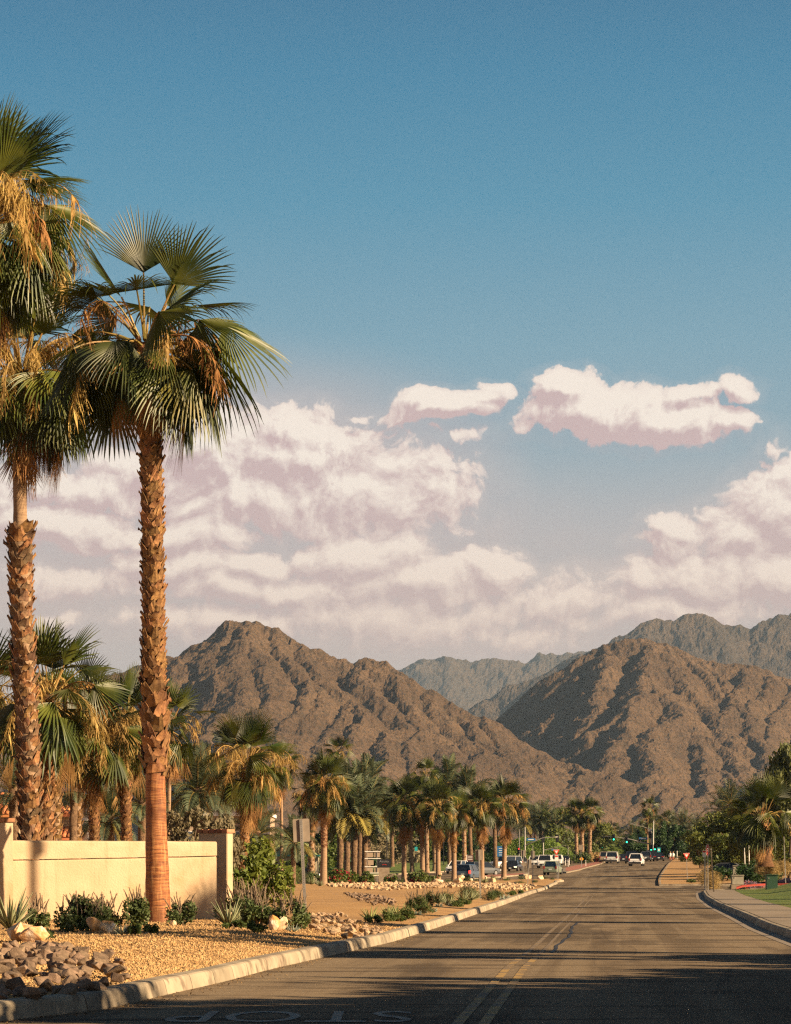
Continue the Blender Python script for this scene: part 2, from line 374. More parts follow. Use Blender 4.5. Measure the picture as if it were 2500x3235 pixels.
def mountain_mat(name, lo, hi, dark, sc_=1.0):
    m = bpy.data.materials.new(name); m.use_nodes = True; t = NT(m.node_tree); m.node_tree.nodes.clear()
    out = t.n('ShaderNodeOutputMaterial'); b = t.n('ShaderNodeBsdfPrincipled'); co = t.n('ShaderNodeTexCoord').outputs['Object']
    a = t.noise(co, .012 * sc_, 6, .6); r = t.noise(co, .13 * sc_, 6, .75)
    v = t.n('ShaderNodeTexVoronoi'); t.l(co, v.inputs[0]); v.inputs['Scale'].default_value = .14 * sc_
    col = t.mix(t.mr(a, .38, .62), (*lo, 1), (*hi, 1))
    col = t.mix(t.mr(r, .46, .60, 0, .6), col, (*dark, 1))
    col = t.mix(t.mr(v.outputs['Distance'], .12, .3, .55, 0), col, (dark[0] * .8, dark[1] * .95, dark[2] * .8, 1))
    col = t.mix(t.mr(t.noise(co, .35 * sc_, 3, .7), .62, .74, 0, .7), col, (hi[0] * 1.35, hi[1] * 1.3, hi[2] * 1.25, 1))
    t.l(col, b.inputs['Base Color']); b.inputs['Roughness'].default_value = .95; b.inputs['Specular IOR Level'].default_value = .1
    bp = t.n('ShaderNodeBump'); bp.inputs['Strength'].default_value = 1.0; bp.inputs['Distance'].default_value = 11 / sc_
    t.l(t.m('ADD', t.noise(co, .09 * sc_, 8, .72), t.m('MULTIPLY', t.noise(co, .35 * sc_, 4, .7), .35)), bp.inputs['Height']); t.l(bp.outputs[0], b.inputs['Normal']); t.l(b.outputs[0], out.inputs[0])
    return m
M['mtn'] = mountain_mat('mountain_rock', (.124, .080, .049), (.182, .118, .071), (.058, .046, .030))
M['mtn_far'] = mountain_mat('mountain_rock_far', (.095, .075, .058), (.135, .10, .072), (.07, .058, .045), .5)

M['sand'] = mat('ground_decomposed_granite', (.36, .205, .075), (.41, .245, .10), .6, .95, bump=.7, bscale=18, bdist=.03, c3=(.30, .175, .075), s3=.25)
M['ground'] = mat('ground_desert', (.30, .20, .10), (.36, .25, .13), .05, .95, c3=(.10, .11, .05), s3=.02)
M['gravel'] = mat('gravel_stone', (.36, .215, .085), (.52, .345, .16), 3.0, .9, c3=(.20, .12, .06), s3=11, contrast=(.3, .7))
M['concrete'] = mat('kerb_concrete', (.25, .205, .145), (.33, .275, .195), 1.7, .85, bump=.5, bscale=40, bdist=.008, c3=(.15, .115, .08), s3=2.3, rnd=.4)
M['pave'] = mat('pavement_concrete', (.20, .158, .112), (.245, .195, .14), 1.2, .85, bump=.3, bscale=40, bdist=.006, rnd=.2)
M['gutter'] = mat('gutter_concrete', (.24, .195, .145), (.20, .16, .12), 1.2, .85, bump=.3, bscale=40, bdist=.006)
M['stucco'] = mat('stucco_cream', (.44, .325, .205), (.49, .375, .245), 1.1, .85, bump=.8, bscale=22, bdist=.02, c3=(.39, .27, .15), s3=.55, spec=.2, streak=True)
M['stucco_white'] = mat('stucco_white', (.74, .70, .62), (.80, .77, .70), .6, .85)
M['stucco_tan'] = mat('stucco_tan', (.34, .25, .17), (.38, .29, .20), .6, .85)
M['brick'] = mat('brick_cap', (.30, .13, .07), (.40, .19, .10), 9, .85, rnd=.6, bump=.3, bscale=60, bdist=.004)
M['tile'] = mat('roof_tile', (.46, .15, .06), (.58, .22, .09), 5, .8, rnd=.7)
M['lawn'] = mat('lawn_grass', (.075, .115, .020), (.115, .155, .028), .5, .9, bump=1, bscale=30, bdist=.05, c3=(.16, .17, .04), s3=.3)
M['red'] = mat('red_kerb_paint', (.26, .03, .02), (.20, .03, .02), 3, .7)
M['yellow'] = mat('yellow_road_paint', (.34, .215, .07), (.15, .11, .07), 1.6, .8, contrast=(.42, .56))
M['white_line'] = mat('white_road_paint', (.30, .27, .22), (.13, .11, .085), 7, .8, contrast=(.42, .62))
M['galv'] = mat('galvanised_steel', (.42, .39, .34), (.30, .28, .25), 3, .45, metal=.6, spec=.5)
M['alu'] = mat('sign_back_aluminium', (.20, .16, .12), (.26, .21, .16), 2, .6, metal=.1)
M['redsign'] = mat('sign_red', (.55, .035, .02), rough=.5)
M['whitesign'] = mat('sign_white', (.72, .70, .64), rough=.5)
M['bluesign'] = mat('sign_blue', (.02, .12, .28), rough=.5)
M['tealsign'] = mat('sign_teal', (.02, .30, .33), rough=.5)
M['orange_sign'] = mat('sign_yellow', (.75, .33, .03), rough=.5)
M['black'] = mat('black_metal', (.018, .018, .02), rough=.5)
M['maroonsign'] = mat('sign_brown', (.10, .045, .04), rough=.6)
M['greenlamp'] = mat('green_lamp', (.02, .5, .25), rough=.4, emit=(.03, .95, .45), estr=2.2)
M['redlamp'] = mat('red_lamp', (.5, .02, .02), rough=.4, emit=(1, .05, .03), estr=1.2)
M['headlamp'] = mat('headlamp_on', (.8, .7, .5), rough=.2, emit=(1, .72, .42), estr=1.0)
M['headoff'] = mat('headlamp_off', (.55, .55, .55), rough=.15, spec=.6)
M['taillamp'] = mat('tail_lamp', (.28, .015, .01), rough=.25, spec=.6)
M['glass'] = mat('car_glass', (.012, .014, .016), rough=.08, spec=.8)
M['winglass'] = mat('window_glass', (.05, .07, .09), rough=.1, spec=.8)
M['tyre'] = mat('tyre_rubber', (.018, .017, .016), rough=.9)
M['rim'] = mat('wheel_rim', (.35, .34, .33), rough=.35, metal=.8)
M['plate'] = mat('licence_plate', (.6, .6, .58), rough=.5)
M['bark_tree'] = mat('tree_bark', (.12, .08, .05), (.19, .135, .09), 5, .9, bump=.8, bscale=12, bdist=.04)
def leafmat(name, a, b, rough=.55, tr=.25, spec=.35): return mat(name, a, b, 1.1, rough, rnd=.12, trans=tr, spec=spec, contrast=(.3, .7))
M['lf_olive'] = leafmat('leaf_olive', (.070, .085, .026), (.19, .20, .07), .4)
M['lf_green'] = leafmat('leaf_green', (.050, .085, .014), (.115, .145, .026))
M['lf_dark'] = leafmat('leaf_dark', (.018, .048, .012), (.042, .085, .020))
M['lf_mesq'] = leafmat('leaf_mesquite', (.070, .100, .018), (.150, .165, .034))
M['lf_lime'] = leafmat('leaf_lime', (.085, .12, .016), (.16, .185, .028))
M['lf_grey'] = leafmat('leaf_grey_brown', (.15, .125, .070), (.22, .185, .105), .8, .2)
M['lf_sage'] = leafmat('leaf_sage', (.060, .090, .030), (.105, .135, .045))
M['lf_low'] = leafmat('leaf_low_shrub', (.045, .080, .018), (.095, .125, .026))
M['lf_straw'] = leafmat('grass_straw', (.30, .205, .085), (.42, .30, .13), .8)
M['lf_pink'] = leafmat('flower_pink', (.55, .03, .09), (.45, .05, .05), .6)
M['lf_orange'] = leafmat('flower_orange', (.62, .17, .04), (.55, .10, .05), .6)
M['lf_purple'] = leafmat('flower_lilac', (.28, .20, .30), (.20, .15, .22), .6)
M['spike'] = mat('salvia_spike', (.14, .10, .065), (.22, .165, .11), 9, .9, rnd=.5)
M['agave'] = mat('agave_leaf', (.155, .175, .085), (.22, .23, .12), 3, .5, rnd=.3, spec=.4)
M['agave_blue'] = mat('agave_leaf_blue', (.20, .24, .19), (.28, .31, .24), 3, .5, rnd=.3)
M['agave_var'] = mat('agave_leaf_striped', (.34, .34, .13), (.16, .20, .08), 3, .5, rnd=.3)
M['rock_gold'] = mat('boulder_gold', (.50, .24, .075), (.66, .46, .27), 2.2, .8, bump=.7, bscale=9, bdist=.04, c3=(.80, .72, .60), s3=2.6, contrast=(.4, .6), world_space=True)
M['rock_tan'] = mat('boulder_tan', (.46, .31, .18), (.60, .44, .27), 2.5, .85, bump=.7, bscale=9, bdist=.04, c3=(.70, .58, .42), s3=2.0, world_space=True)
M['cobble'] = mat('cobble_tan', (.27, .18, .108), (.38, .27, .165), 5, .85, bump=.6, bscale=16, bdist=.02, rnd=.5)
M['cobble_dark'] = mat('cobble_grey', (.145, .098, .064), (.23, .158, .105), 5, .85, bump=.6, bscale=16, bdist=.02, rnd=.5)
M['hedge'] = leafmat('vine_leaf', (.075, .135, .014), (.15, .215, .026))
M['cab_green'] = mat('cabinet_green', (.020, .055, .030), (.028, .065, .038), 2, .5)
M['cab_grey'] = mat('cabinet_grey', (.24, .22, .17), (.30, .27, .21), 3, .7)
M['wood'] = mat('weathered_wood', (.22, .16, .11), (.30, .23, .16), 4, .85)
exec_marker = 0

# ------------------------------------------------------------------ haze
hz = MB().box((0, 9000, 515), (22000, 19000, 1130))
hm = bpy.data.materials.new('haze_air'); hm.use_nodes = True; hm.node_tree.nodes.clear(); ht = NT(hm.node_tree)
pv = ht.n('ShaderNodeVolumePrincipled'); pv.inputs['Color'].default_value = (.52, .74, 1.0, 1); pv.inputs['Density'].default_value = 3.1e-5
pv.inputs['Anisotropy'].default_value = .1
ho = ht.n('ShaderNodeOutputMaterial'); ht.l(pv.outputs[0], ho.inputs['Volume'])
HAZE = hz.obj('haze', hm); tag(HAZE, kind='stuff'); HAZE.display_type = 'WIRE'

# ------------------------------------------------------------------ mountains
def ridgefield(X, Y, ridges, k):
    Hh = np.full(X.shape, -1e9, np.float32)
    for (pts, kk) in ridges:
        for (a, b) in zip(pts[:-1], pts[1:]):
            ax, ay, az_ = a; bx, by, bz = b
            dx, dy = bx - ax, by - ay; L2 = dx * dx + dy * dy + 1e-6
            t = np.clip(((X - ax) * dx + (Y - ay) * dy) / L2, 0, 1)
            dist = np.sqrt((X - ax - t * dx) ** 2 + (Y - ay - t * dy) ** 2)
            z = az_ + t * (bz - az_) - kk * k * (np.sqrt(dist * dist + 64) - 8)
            Hh = np.maximum(Hh, z)
    return Hh
def zl(lst, off, s): return [(off[0] + x / s, off[1] + y / s) for x, y in lst]
Z3 = lambda l: zl(l, (500, 1900), 1.4067)
Z4 = lambda l: zl(l, (1500, 1850), 1.688)
crestL = [(-900, 2350), (-300, 2300), (100, 2230), (300, 2155), (430, 2103)] + Z3([(30, 245), (70, 240), (120, 205), (180, 185), (240, 145), (300, 100), (370, 83), (400, 95), (470, 130), (560, 180), (600, 190), (640, 210), (680, 210), (740, 250), (790, 265), (860, 290), (910, 262), (960, 280), (1020, 315), (1100, 345), (1200, 390), (1300, 440), (1380, 490), (1440, 505)]) \
    + Z4([(130, 712), (150, 755), (260, 830), (420, 920), (500, 965), (700, 1010), (780, 1075), (900, 1060), (1000, 1070), (1100, 1120), (1200, 1170), (1280, 1230), (1400, 1320)])
crestR = Z4([(60, 790), (130, 712), (280, 600), (400, 510), (540, 430), (600, 380), (650, 345), (720, 320), (800, 295), (880, 288), (960, 292), (1010, 310), (1060, 325), (1130, 360), (1200, 395), (1260, 405), (1400, 425), (1480, 440), (1560, 465), (1688, 505), (1900, 560), (2300, 640), (2800, 800)])
cLx = [p[0] for p in crestL]; cLy = [p[1] for p in crestL]; cRx = [p[0] for p in crestR]; cRy = [p[1] for p in crestR]
def dL(px, py): c = np.interp(px, cLx, cLy); return 3450 - .35 * (c - 1960) - 1.35 * max(py - c, 0)
def dR(px, py): c = np.interp(px, cRx, cRy); return 4050 - .10 * (c - 2020) - 1.5 * max(py - c, 0)
def ridge(lst, df, kk=1.0): return ([tuple(W3(px, py, df(px, py))) for px, py in lst], kk)
RD = [ridge(crestL, dL, 1.0), ridge(crestR, dR, 1.0)]
spL = [[(180, 190), (130, 300), (60, 400), (-40, 520), (-120, 640)], [(300, 110), (230, 260), (255, 380), (190, 470), (120, 570), (80, 680)], [(370, 90), (400, 230), (470, 330), (455, 460), (400, 560), (360, 700)],
       [(370, 90), (330, 250), (330, 400), (290, 520), (240, 640)], [(470, 135), (560, 290), (655, 360), (610, 450), (570, 580), (530, 720)], [(655, 360), (715, 395), (670, 480), (630, 590), (590, 720)],
       [(600, 195), (700, 330), (800, 400), (860, 440), (790, 540), (720, 640), (690, 760)], [(860, 440), (930, 510), (880, 590), (820, 700), (790, 800)], [(860, 292), (900, 380), (980, 440), (1090, 520), (1030, 610), (980, 730), (950, 820)],
       [(1020, 320), (1080, 390), (1140, 480), (1170, 560), (1130, 680), (1100, 800)], [(1170, 560), (1250, 640), (1290, 720), (1260, 820)], [(1200, 395), (1260, 500), (1330, 580), (1420, 660), (1390, 720), (1320, 800)], [(1380, 495), (1440, 600), (1520, 690), (1600, 760)]]
spL2 = [[(130, 730), (180, 850), (230, 960), (150, 1060), (60, 1150)], [(420, 925), (370, 970), (280, 1030), (220, 1100)], [(500, 970), (590, 1010), (500, 1080), (400, 1170), (310, 1230)], [(700, 1015), (640, 1090), (560, 1180), (500, 1260)], [(780, 1080), (720, 1130), (660, 1180)], [(900, 1065), (850, 1150), (780, 1230)], [(1000, 1075), (980, 1150), (900, 1260)], [(1100, 1125), (1090, 1200), (1040, 1280)]]
for s_ in spL: RD.append(ridge(Z3(s_), dL, 1.05))
for s_ in spL2: RD.append(ridge(Z4(s_), dL, 1.0))
spR = [[(960, 295), (955, 400), (945, 470), (890, 545), (820, 640), (720, 735), (620, 800), (480, 920), (400, 1000)], [(945, 470), (1000, 560), (1090, 690), (1170, 800), (1240, 945), (1200, 1050), (1175, 1150), (1120, 1240)],
       [(1090, 700), (1000, 770), (935, 860), (905, 1000), (880, 1080)], [(820, 640), (850, 720), (830, 800), (760, 880), (700, 960)], [(640, 352), (560, 470), (400, 590), (280, 690), (200, 760)], [(720, 325), (720, 420), (690, 520), (630, 640), (560, 760), (470, 870)],
       [(560, 470), (520, 600), (400, 720), (340, 830)], [(1010, 312), (1030, 420), (1110, 540), (1200, 640), (1290, 720), (1350, 840)], [(1130, 362), (1170, 450), (1240, 560)], [(1200, 400), (1260, 500), (1350, 600), (1420, 700), (1490, 830), (1530, 960), (1500, 1100)], [(1350, 600), (1310, 690), (1300, 800)],
       [(1440, 432), (1410, 520), (1350, 600)], [(1560, 470), (1540, 560), (1450, 640), (1420, 700)], [(1688, 510), (1650, 600), (1570, 700), (1540, 820), (1530, 960)], [(1860, 560), (1800, 700), (1700, 850), (1640, 1000)], [(2050, 600), (1960, 760), (1850, 950)], [(1240, 945), (1340, 1000), (1420, 1080), (1480, 1180)], [(1170, 800), (1300, 860), (1400, 960), (1440, 1060)]]
for s_ in spR: RD.append(ridge(Z4(s_), dR, 1.05))
def mountain_grid(name, u0, u1, d0, d1, nu, nd, ridges, k, label_mat, amp=1.0, warp=26, sc_=1.0, seed=3):
    u = np.linspace((u0 - CX) / F, (u1 - CX) / F, nu); dd = np.linspace(d0, d1, nd)
    U, Dm = np.meshgrid(u, dd); X = U * Dm; Y = Dm.copy()
    xs, ys = X / (150 * sc_), Y / (150 * sc_)
    wx = (fbm(xs, ys, 5, seed, .6) - .5) * 2 * warp; wy = (fbm(xs + 9.2, ys - 4.7, 5, seed + 1, .6) - .5) * 2 * warp
    Hh = ridgefield(X + wx, Y + wy, ridges, k)
    base = np.interp(Y, PX, PY)
    rel = np.clip((Hh - base) / (60 * sc_), 0, 1)
    gul = fbm(X / (46 * sc_) + wx * .02, Y / (120 * sc_), 4, seed + 5, ridged=True) - .55
    det = fbm(X / (26 * sc_), Y / (26 * sc_), 5, seed + 9, .58, ridged=True) - .5
    roc = fbm(X / (8.5 * sc_), Y / (8.5 * sc_), 3, seed + 12, .6) - .5
    Hh = Hh + rel * (gul * 9 + det * 7.5 + roc * 5.0) * amp
    Zm = np.logaddexp(Hh / 6, base / 6) * 6 - .3
    V = np.stack([X, Y, Zm], -1).reshape(-1, 3)
    idx = np.arange(nu * nd).reshape(nd, nu)
    Fq = np.stack([idx[:-1, :-1], idx[:-1, 1:], idx[1:, 1:], idx[1:, :-1]], -1).reshape(-1, 4)
    o = link(name, mesh_np(name, V, Fq, label_mat, smooth=False)); tag(o, kind='structure'); return o
NEAR = mountain_grid('mountain', -150, 2750, 2430, 4300, 1000, 600, RD, .80, M['mtn'])
# far ranges, each at its own distance
crest1 = Z4([(-1300, 560), (-900, 500), (-600, 470), (-433, 454), (-260, 395), (-170, 388), (-100, 400), (0, 408), (110, 402), (200, 400), (300, 405), (340, 385), (375, 368), (440, 365), (560, 358), (700, 350), (900, 380), (1200, 420)])
f1 = lambda px, py: 11500 - 2.0 * max(py - np.interp(px, [p[0] for p in crest1], [p[1] for p in crest1]), 0)
R1 = [ridge(crest1, f1)]
for x0 in range(1150, 2100, 75):
    c = np.interp(x0, [p[0] for p in crest1], [p[1] for p in crest1]); R1.append(ridge([(x0, c + 4), (x0 - 18, c + 60), (x0 + R.uniform(-50, 10), c + 130), (x0 - 60 + R.uniform(-30, 40), c + 220)], f1, 1.1))
mountain_grid('mountain', 1050, 2250, 10200, 12600, 380, 130, R1, .62, M['mtn_far'], amp=3.0, warp=80, sc_=3.0, seed=30)
crest2 = Z4([(-60, 760), (30, 675), (110, 600), (160, 570), (200, 540), (240, 530), (300, 508), (400, 470), (490, 450), (560, 400), (600, 352), (690, 322), (780, 276), (800, 280), (860, 240), (940, 190), (990, 180), (1060, 200), (1080, 205), (1130, 165), (1180, 155), (1220, 165), (1280, 210), (1350, 215), (1430, 222), (1490, 238), (1560, 200), (1640, 170), (1688, 162), (1900, 120), (2200, 200)])
c2x = [p[0] for p in crest2]; c2y = [p[1] for p in crest2]
f2 = lambda px, py: 7600 - .3 * (np.interp(px, c2x, c2y) - 1950) - 1.5 * max(py - np.interp(px, c2x, c2y), 0)
R2 = [ridge(crest2, f2)]
for s_ in [[(200, 545), (215, 590), (170, 660), (120, 720)], [(160, 572), (120, 640), (70, 700)], [(300, 512), (330, 570), (300, 640)], [(490, 452), (470, 520), (400, 600)], [(690, 325), (640, 400), (560, 480)], [(800, 285), (850, 330), (900, 400)], [(990, 185), (1030, 260), (1090, 320), (1210, 390)], [(1180, 160), (1190, 260), (1240, 340), (1260, 410)], [(1080, 210), (1130, 290)], [(1280, 212), (1330, 290), (1370, 380)], [(1430, 225), (1420, 300), (1350, 400)], [(1640, 172), (1520, 260), (1420, 360), (1350, 440)], [(1688, 250), (1560, 350), (1450, 430)], [(1560, 205), (1500, 250)], [(900, 215), (930, 300), (880, 380)]]:
    R2.append(ridge(Z4(s_), f2, 1.0))
mountain_grid('mountain', 1480, 2700, 6700, 8400, 520, 220, R2, .66, M['mtn_far'], amp=1.8, warp=55, sc_=2.0, seed=60)

# ------------------------------------------------------------------ ground, road, kerbs
def patch(name, rows, ncol, zf, m, smooth=True, kind='structure'):
    """rows: list of (d, x0, x1); a sheet between the two edges with height zf(x, d)"""
    V = []; n = ncol + 1
    for d, x0, x1 in rows:
        for i in range(n):
            x = x0 + (x1 - x0) * i / ncol; V.append((x, d, zf(x, d)))
    Fq = [(r * n + i, r * n + i + 1, (r + 1) * n + i + 1, (r + 1) * n + i) for r in range(len(rows) - 1) for i in range(ncol)]
    o = link(name, mesh_np(name, V, Fq, m, smooth)); tag(o, kind=kind); return o
ds = [-200, -60, 0, 10] + list(np.arange(20, 620, 6.0)) + [660, 720, 800, 1000, 1400, 2000, 2700, 4000, 8000, 14000, 17500]
patch('ground', [(d, -max(300, d * .6) - 60, max(300, d * .6) + 60) for d in ds], 60, lambda x, d: g(x, d) - .06 - (0 if d < 700 else .5), M['ground'])
KL = [(5, -9.4), (12, -7.6), (20, -5.7)] + [(p.y, p.x) for p in [at(*q) for q in ((0, 3226), (176, 3209), (336, 3190), (533, 3142), (700, 3104), (858, 3062), (1044, 3020), (1239, 2977), (1400, 2925), (1524, 2882), (1600, 2856), (1678, 2825), (1750, 2797))]]
nose = at(1786, 2785); KL.append((nose.y, nose.x - .25))
def xL(d): return interp(d, KL)
KR = [(5, 4.6), (30, 6.4), (62, 8.64), (73, 9.45), (90, 10.95), (119, 13.4), (150, 16.3), (180, 19.4), (201, 21.7)]
def xR(d): return interp(d, KR)
def mound(x, d):
    if d > 300: return 0
    e = xL(d) - x
    if e <= 0: return 0
    a = sm(e / 3.0)
    n = float(fbm(np.array([x / 9.0]), np.array([d / 16.0]), 3, 77)[0])
    return a * (.22 * n + .05) * (1 - .3 * sm((d - 200) / 60)) + .30 * sm(e / 9) * sm((d - 50) / 10) * (1 - sm((d - 66) / 30)) * 0
def zg(x, d): return g(x, d) + .14 + mound(x, d)        # planted ground left of the road
BK = [(at_d(900, 246)), (at_d(1180, 262)), (at_d(1420, 283)), (at_d(1560, 288)), (at_d(1700, 290)), nose]
def xB(d): return interp(d, [(245.9, -300)] + [(p.y, p.x) for p in BK])
rows = [(d, -70, xL(d) - .2) for d in np.concatenate([np.arange(6, 60, 1.0), np.arange(60, 245, 3.0), [246]])]
patch('planted_ground', rows, 60, zg, M['sand'])
nd_ = nose.y
rows = [(d, min(xB(d), xL(d) - .25), xL(d) - .2) for d in np.linspace(246.2, nd_ - .5, 14)]
def back_patch():
    # tapering strip of planted ground out to the nose of the island
    V = []; Fq = []
    N_ = 26
    for i in range(N_ + 1):
        t = i / N_
        near = Vector((xL(246 + (nd_ - 246) * t) - .2, 246 + (nd_ - 246) * t, 0))
        k = t * (len(BK) - 1); j = min(int(k), len(BK) - 2); far = BK[j].lerp(BK[j + 1], k - j)
        if i == 0: near = Vector((-30, 246, 0)); 
        for q in range(9):
            s = q / 8; a = Vector((xL(246 + (nd_ - 246) * t) - .2, 246 + (nd_ - 246) * t, 0)).lerp(far, s)
            V.append((a.x, a.y, g(a.x, a.y) + .14 + .12 * sin(pi * s)))
    for i in range(N_):
        for q in range(8): Fq.append((i * 9 + q, i * 9 + q + 1, (i + 1) * 9 + q + 1, (i + 1) * 9 + q))
    # wedge between the straight back edge and the island
    o = link('planted_ground', mesh_np('planted_ground', V, Fq, M['sand'], True)); tag(o, kind='structure')
back_patch()
# a closing triangle to the left of the wedge
V = [(-70, 246, zg(-70, 246)), (xL(246) - .2, 246, zg(xL(246) - .2, 246)), tuple(BK[0] + Vector((0, 0, .14))), (-70, 248, g(-70, 248) + .14)]
rows = []
drows = list(np.arange(4, 60, 2.0)) + list(np.arange(60, 225, 5.0)) + list(np.arange(225, 640, 5.0))
road_near = [(d, xL(d) - .12, xR(d) + .1) for d in drows if d <= 205]
patch('road', road_near, 14, lambda x, d: g(x, d), M['asphalt'])
patch('road', [(d, -140, 95) for d in drows if d >= 205], 70, lambda x, d: g(x, d), M['asphalt'])

def sweep_kerb(name, pts, side, step, m, h=.15, wtop=.17, parent_label=None, batter=.05, gap=.03, lab=None):
    """kerb sections along a ground polyline; side=+1 puts the raised side to the left of travel"""
    par = empty(name, pts[0]); tag(par, kind='structure')
    # resample
    P_ = [Vector((p[0], p[1], 0)) for p in pts]; L = [0]
    for a, b in zip(P_[:-1], P_[1:]): L.append(L[-1] + (b - a).length)
    def pt(s):
        s = min(max(s, 0), L[-1] - 1e-4); j = 0
        while L[j + 1] < s: j += 1
        return P_[j].lerp(P_[j + 1], (s - L[j]) / (L[j + 1] - L[j]))
    s = 0
    while s < L[-1] - .05:
        ln = step(pt(s).y) * R.uniform(.75, 1.2); e = min(s + ln, L[-1]); mb = MB(); K = 4
        for i in range(K + 1):
            q = s + gap / 2 + (e - s - gap) * i / K; p = pt(q); tdir = (pt(q + .3) - pt(q - .3)).normalized(); nrm_ = Vector((-tdir.y, tdir.x, 0)) * side
            z = g(p.x, p.y)
            prof = [(0, -.05), (.0, .012), (batter * .6, h * .72), (batter, h * .92), (batter + .03, h), (batter + wtop, h + .004), (batter + wtop + .01, h - .1)]
            for (o_, zz) in prof: mb.v.append(tuple(p + nrm_ * o_ + Vector((0, 0, z + zz)) - Vector(pts[0])))
        n = 7
        for i in range(K):
            for j in range(n - 1): mb.f.append((i * n + j, i * n + j + 1, (i + 1) * n + j + 1, (i + 1) * n + j))
        mb.f.append(tuple(range(n))); mb.f.append(tuple(K * n + j for j in range(n))[::-1])
        mb.obj('kerb_section', m, par, smooth=False)
        s = e
    return par
kl = [(xL(d), d, 0) for d in np.concatenate([np.arange(8, 60, 1.5), np.arange(60, nd_ - 14, 5.0)])] + [tuple(nose + Vector((-1.1, -6, 0))), tuple(nose + Vector((-.2, -1.5, 0))), tuple(nose + Vector((-.1, .4, 0))), tuple(nose + Vector((-.7, 1.2, 0)))]
sweep_kerb('kerb', [(a, b, g(a, b)) for a, b, _ in kl], 1, lambda d: 1.9 if d < 100 else 3, M['concrete'], h=.19, wtop=.2)
bkl = [BK[-1] + Vector((-.7, 1.2, 0))] + BK[-2::-1] + [Vector((-30, 246, 0)), Vector((-70, 244, 0))]
sweep_kerb('kerb', [tuple(p) for p in bkl], 1, lambda d: 6, M['concrete'])
krp = [(xR(d), d, g(xR(d), d)) for d in list(np.arange(8, 196, 4.0))] + [(21.9, 199, 0), (22.8, 203, 0), (25, 205, 0), (60, 207, 0)]
sweep_kerb('kerb', krp, -1, lambda d: 3, M['concrete'], h=.17, wtop=.14)
# gutter pan of concrete along the right kerb, and the pavement slabs behind it
def slabs(name, piece, d0, d1, step, xa, xb, z, m, gap=.015, th=.08):
    par = empty(name, (xa(d0), d0, 0)); tag(par, kind='structure'); d = d0
    while d < d1:
        e = min(d + step, d1); mb = MB(); vs = []
        for dd_, q in ((d + gap, 0), (e - gap, 0)):
            for x in (xa(dd_), xb(dd_)):
                vs.append(Vector((x, dd_, g(x, dd_) + z)))
        vs = [v - par.location for v in vs]
        top = [vs[0], vs[1], vs[3], vs[2]]; bot = [v - Vector((0, 0, th)) for v in top]
        mb.add(bot + top, [(3, 2, 1, 0), (4, 5, 6, 7), (0, 1, 5, 4), (1, 2, 6, 5), (2, 3, 7, 6), (3, 0, 4, 7)])
        mb.obj(piece, m, par); d = e
slabs('gutter', 'gutter_slab', 8, 203, 4, lambda d: xR(d) - .45, lambda d: xR(d) - .01, .006, M['gutter'])
slabs('pavement', 'pavement_slab', 8, 200, 1.8, lambda d: xR(d) + .25, lambda d: xR(d) + 2.15, .172, M['pave'])
def rmound(x, d):
    e = x - xR(d) - 3
    return sm(e / 7) * (.55 + .5 * sm((d - 120) / 60)) * (1 - sm((d - 196) / 8)) + sm(e/16)*.5*(1 - sm((d - 196) / 8))
def zr(x, d): return g(x, d) + .17 + rmound(x, d)
patch('lawn', [(d, xR(d) + 2.17, xR(d) + 60) for d in np.concatenate([np.arange(8, 204, 4.0)])], 40, zr, M['lawn'])
# far right verge of bare sand
VG = [(at_d(2082, 247)), at_d(2080, 272), at_d(2085, 300), at_d(2100, 350), at_d(2116, 420), at_d(2128, 480), at_d(2140, 600)]
def xV(d): return interp(d, [(p.y, p.x) for p in VG])
def zv(x, d): return g(x, d) + .14 + .5 * sm((x - xV(d) - 3) / 14)
patch('verge', [(d, xV(d), 120) for d in np.arange(247, 620, 5.0)], 40, zv, M['sand'])
sweep_kerb('kerb', [(60, 246.9, 0), (30, 246.9, 0), tuple(VG[0])] + [(xV(d) - .01, d, 0) for d in range(252, 420, 8)], -1, lambda d: 5, M['concrete'])
# lawn and pavement on the far side of the through road at left
LW = [at_d(700, 330), at_d(900, 345), at_d(1080, 362), at_d(1230, 380), at_d(1400, 392), at_d(1490, 410), at_d(1570, 440), at_d(1640, 480), at_d(1700, 540), at_d(1740, 620)]
def dLW(x): return interp(x, [(p.x, p.y) for p in LW])
V = []; Fq = []; nx = 60; ny = 24
for i in range(nx + 1):
    x = -130 + (LW[-1].x + 130) * i / nx; d0 = dLW(x)
    for j in range(ny + 1):
        d = d0 + (640 - d0) * (j / ny) ** 1.6; V.append((x, d, g(x, d) + .13 + .9 * sm((d - d0 - 4) / 50)))
for i in range(nx):
    for j in range(ny): a = i * (ny + 1) + j; Fq.append((a, a + ny + 1, a + ny + 2, a + 1))
tag(link('lawn', mesh_np('lawn', V, Fq, M['lawn'], True)), kind='structure')
sweep_kerb('kerb', [(-130, LW[0].y, 0)] + [tuple(p) for p in LW], 1, lambda d: 8, M['concrete'])
def zlw(x, d): return g(x, d) + .13 + .9 * sm((d - dLW(x) - 4) / 50)

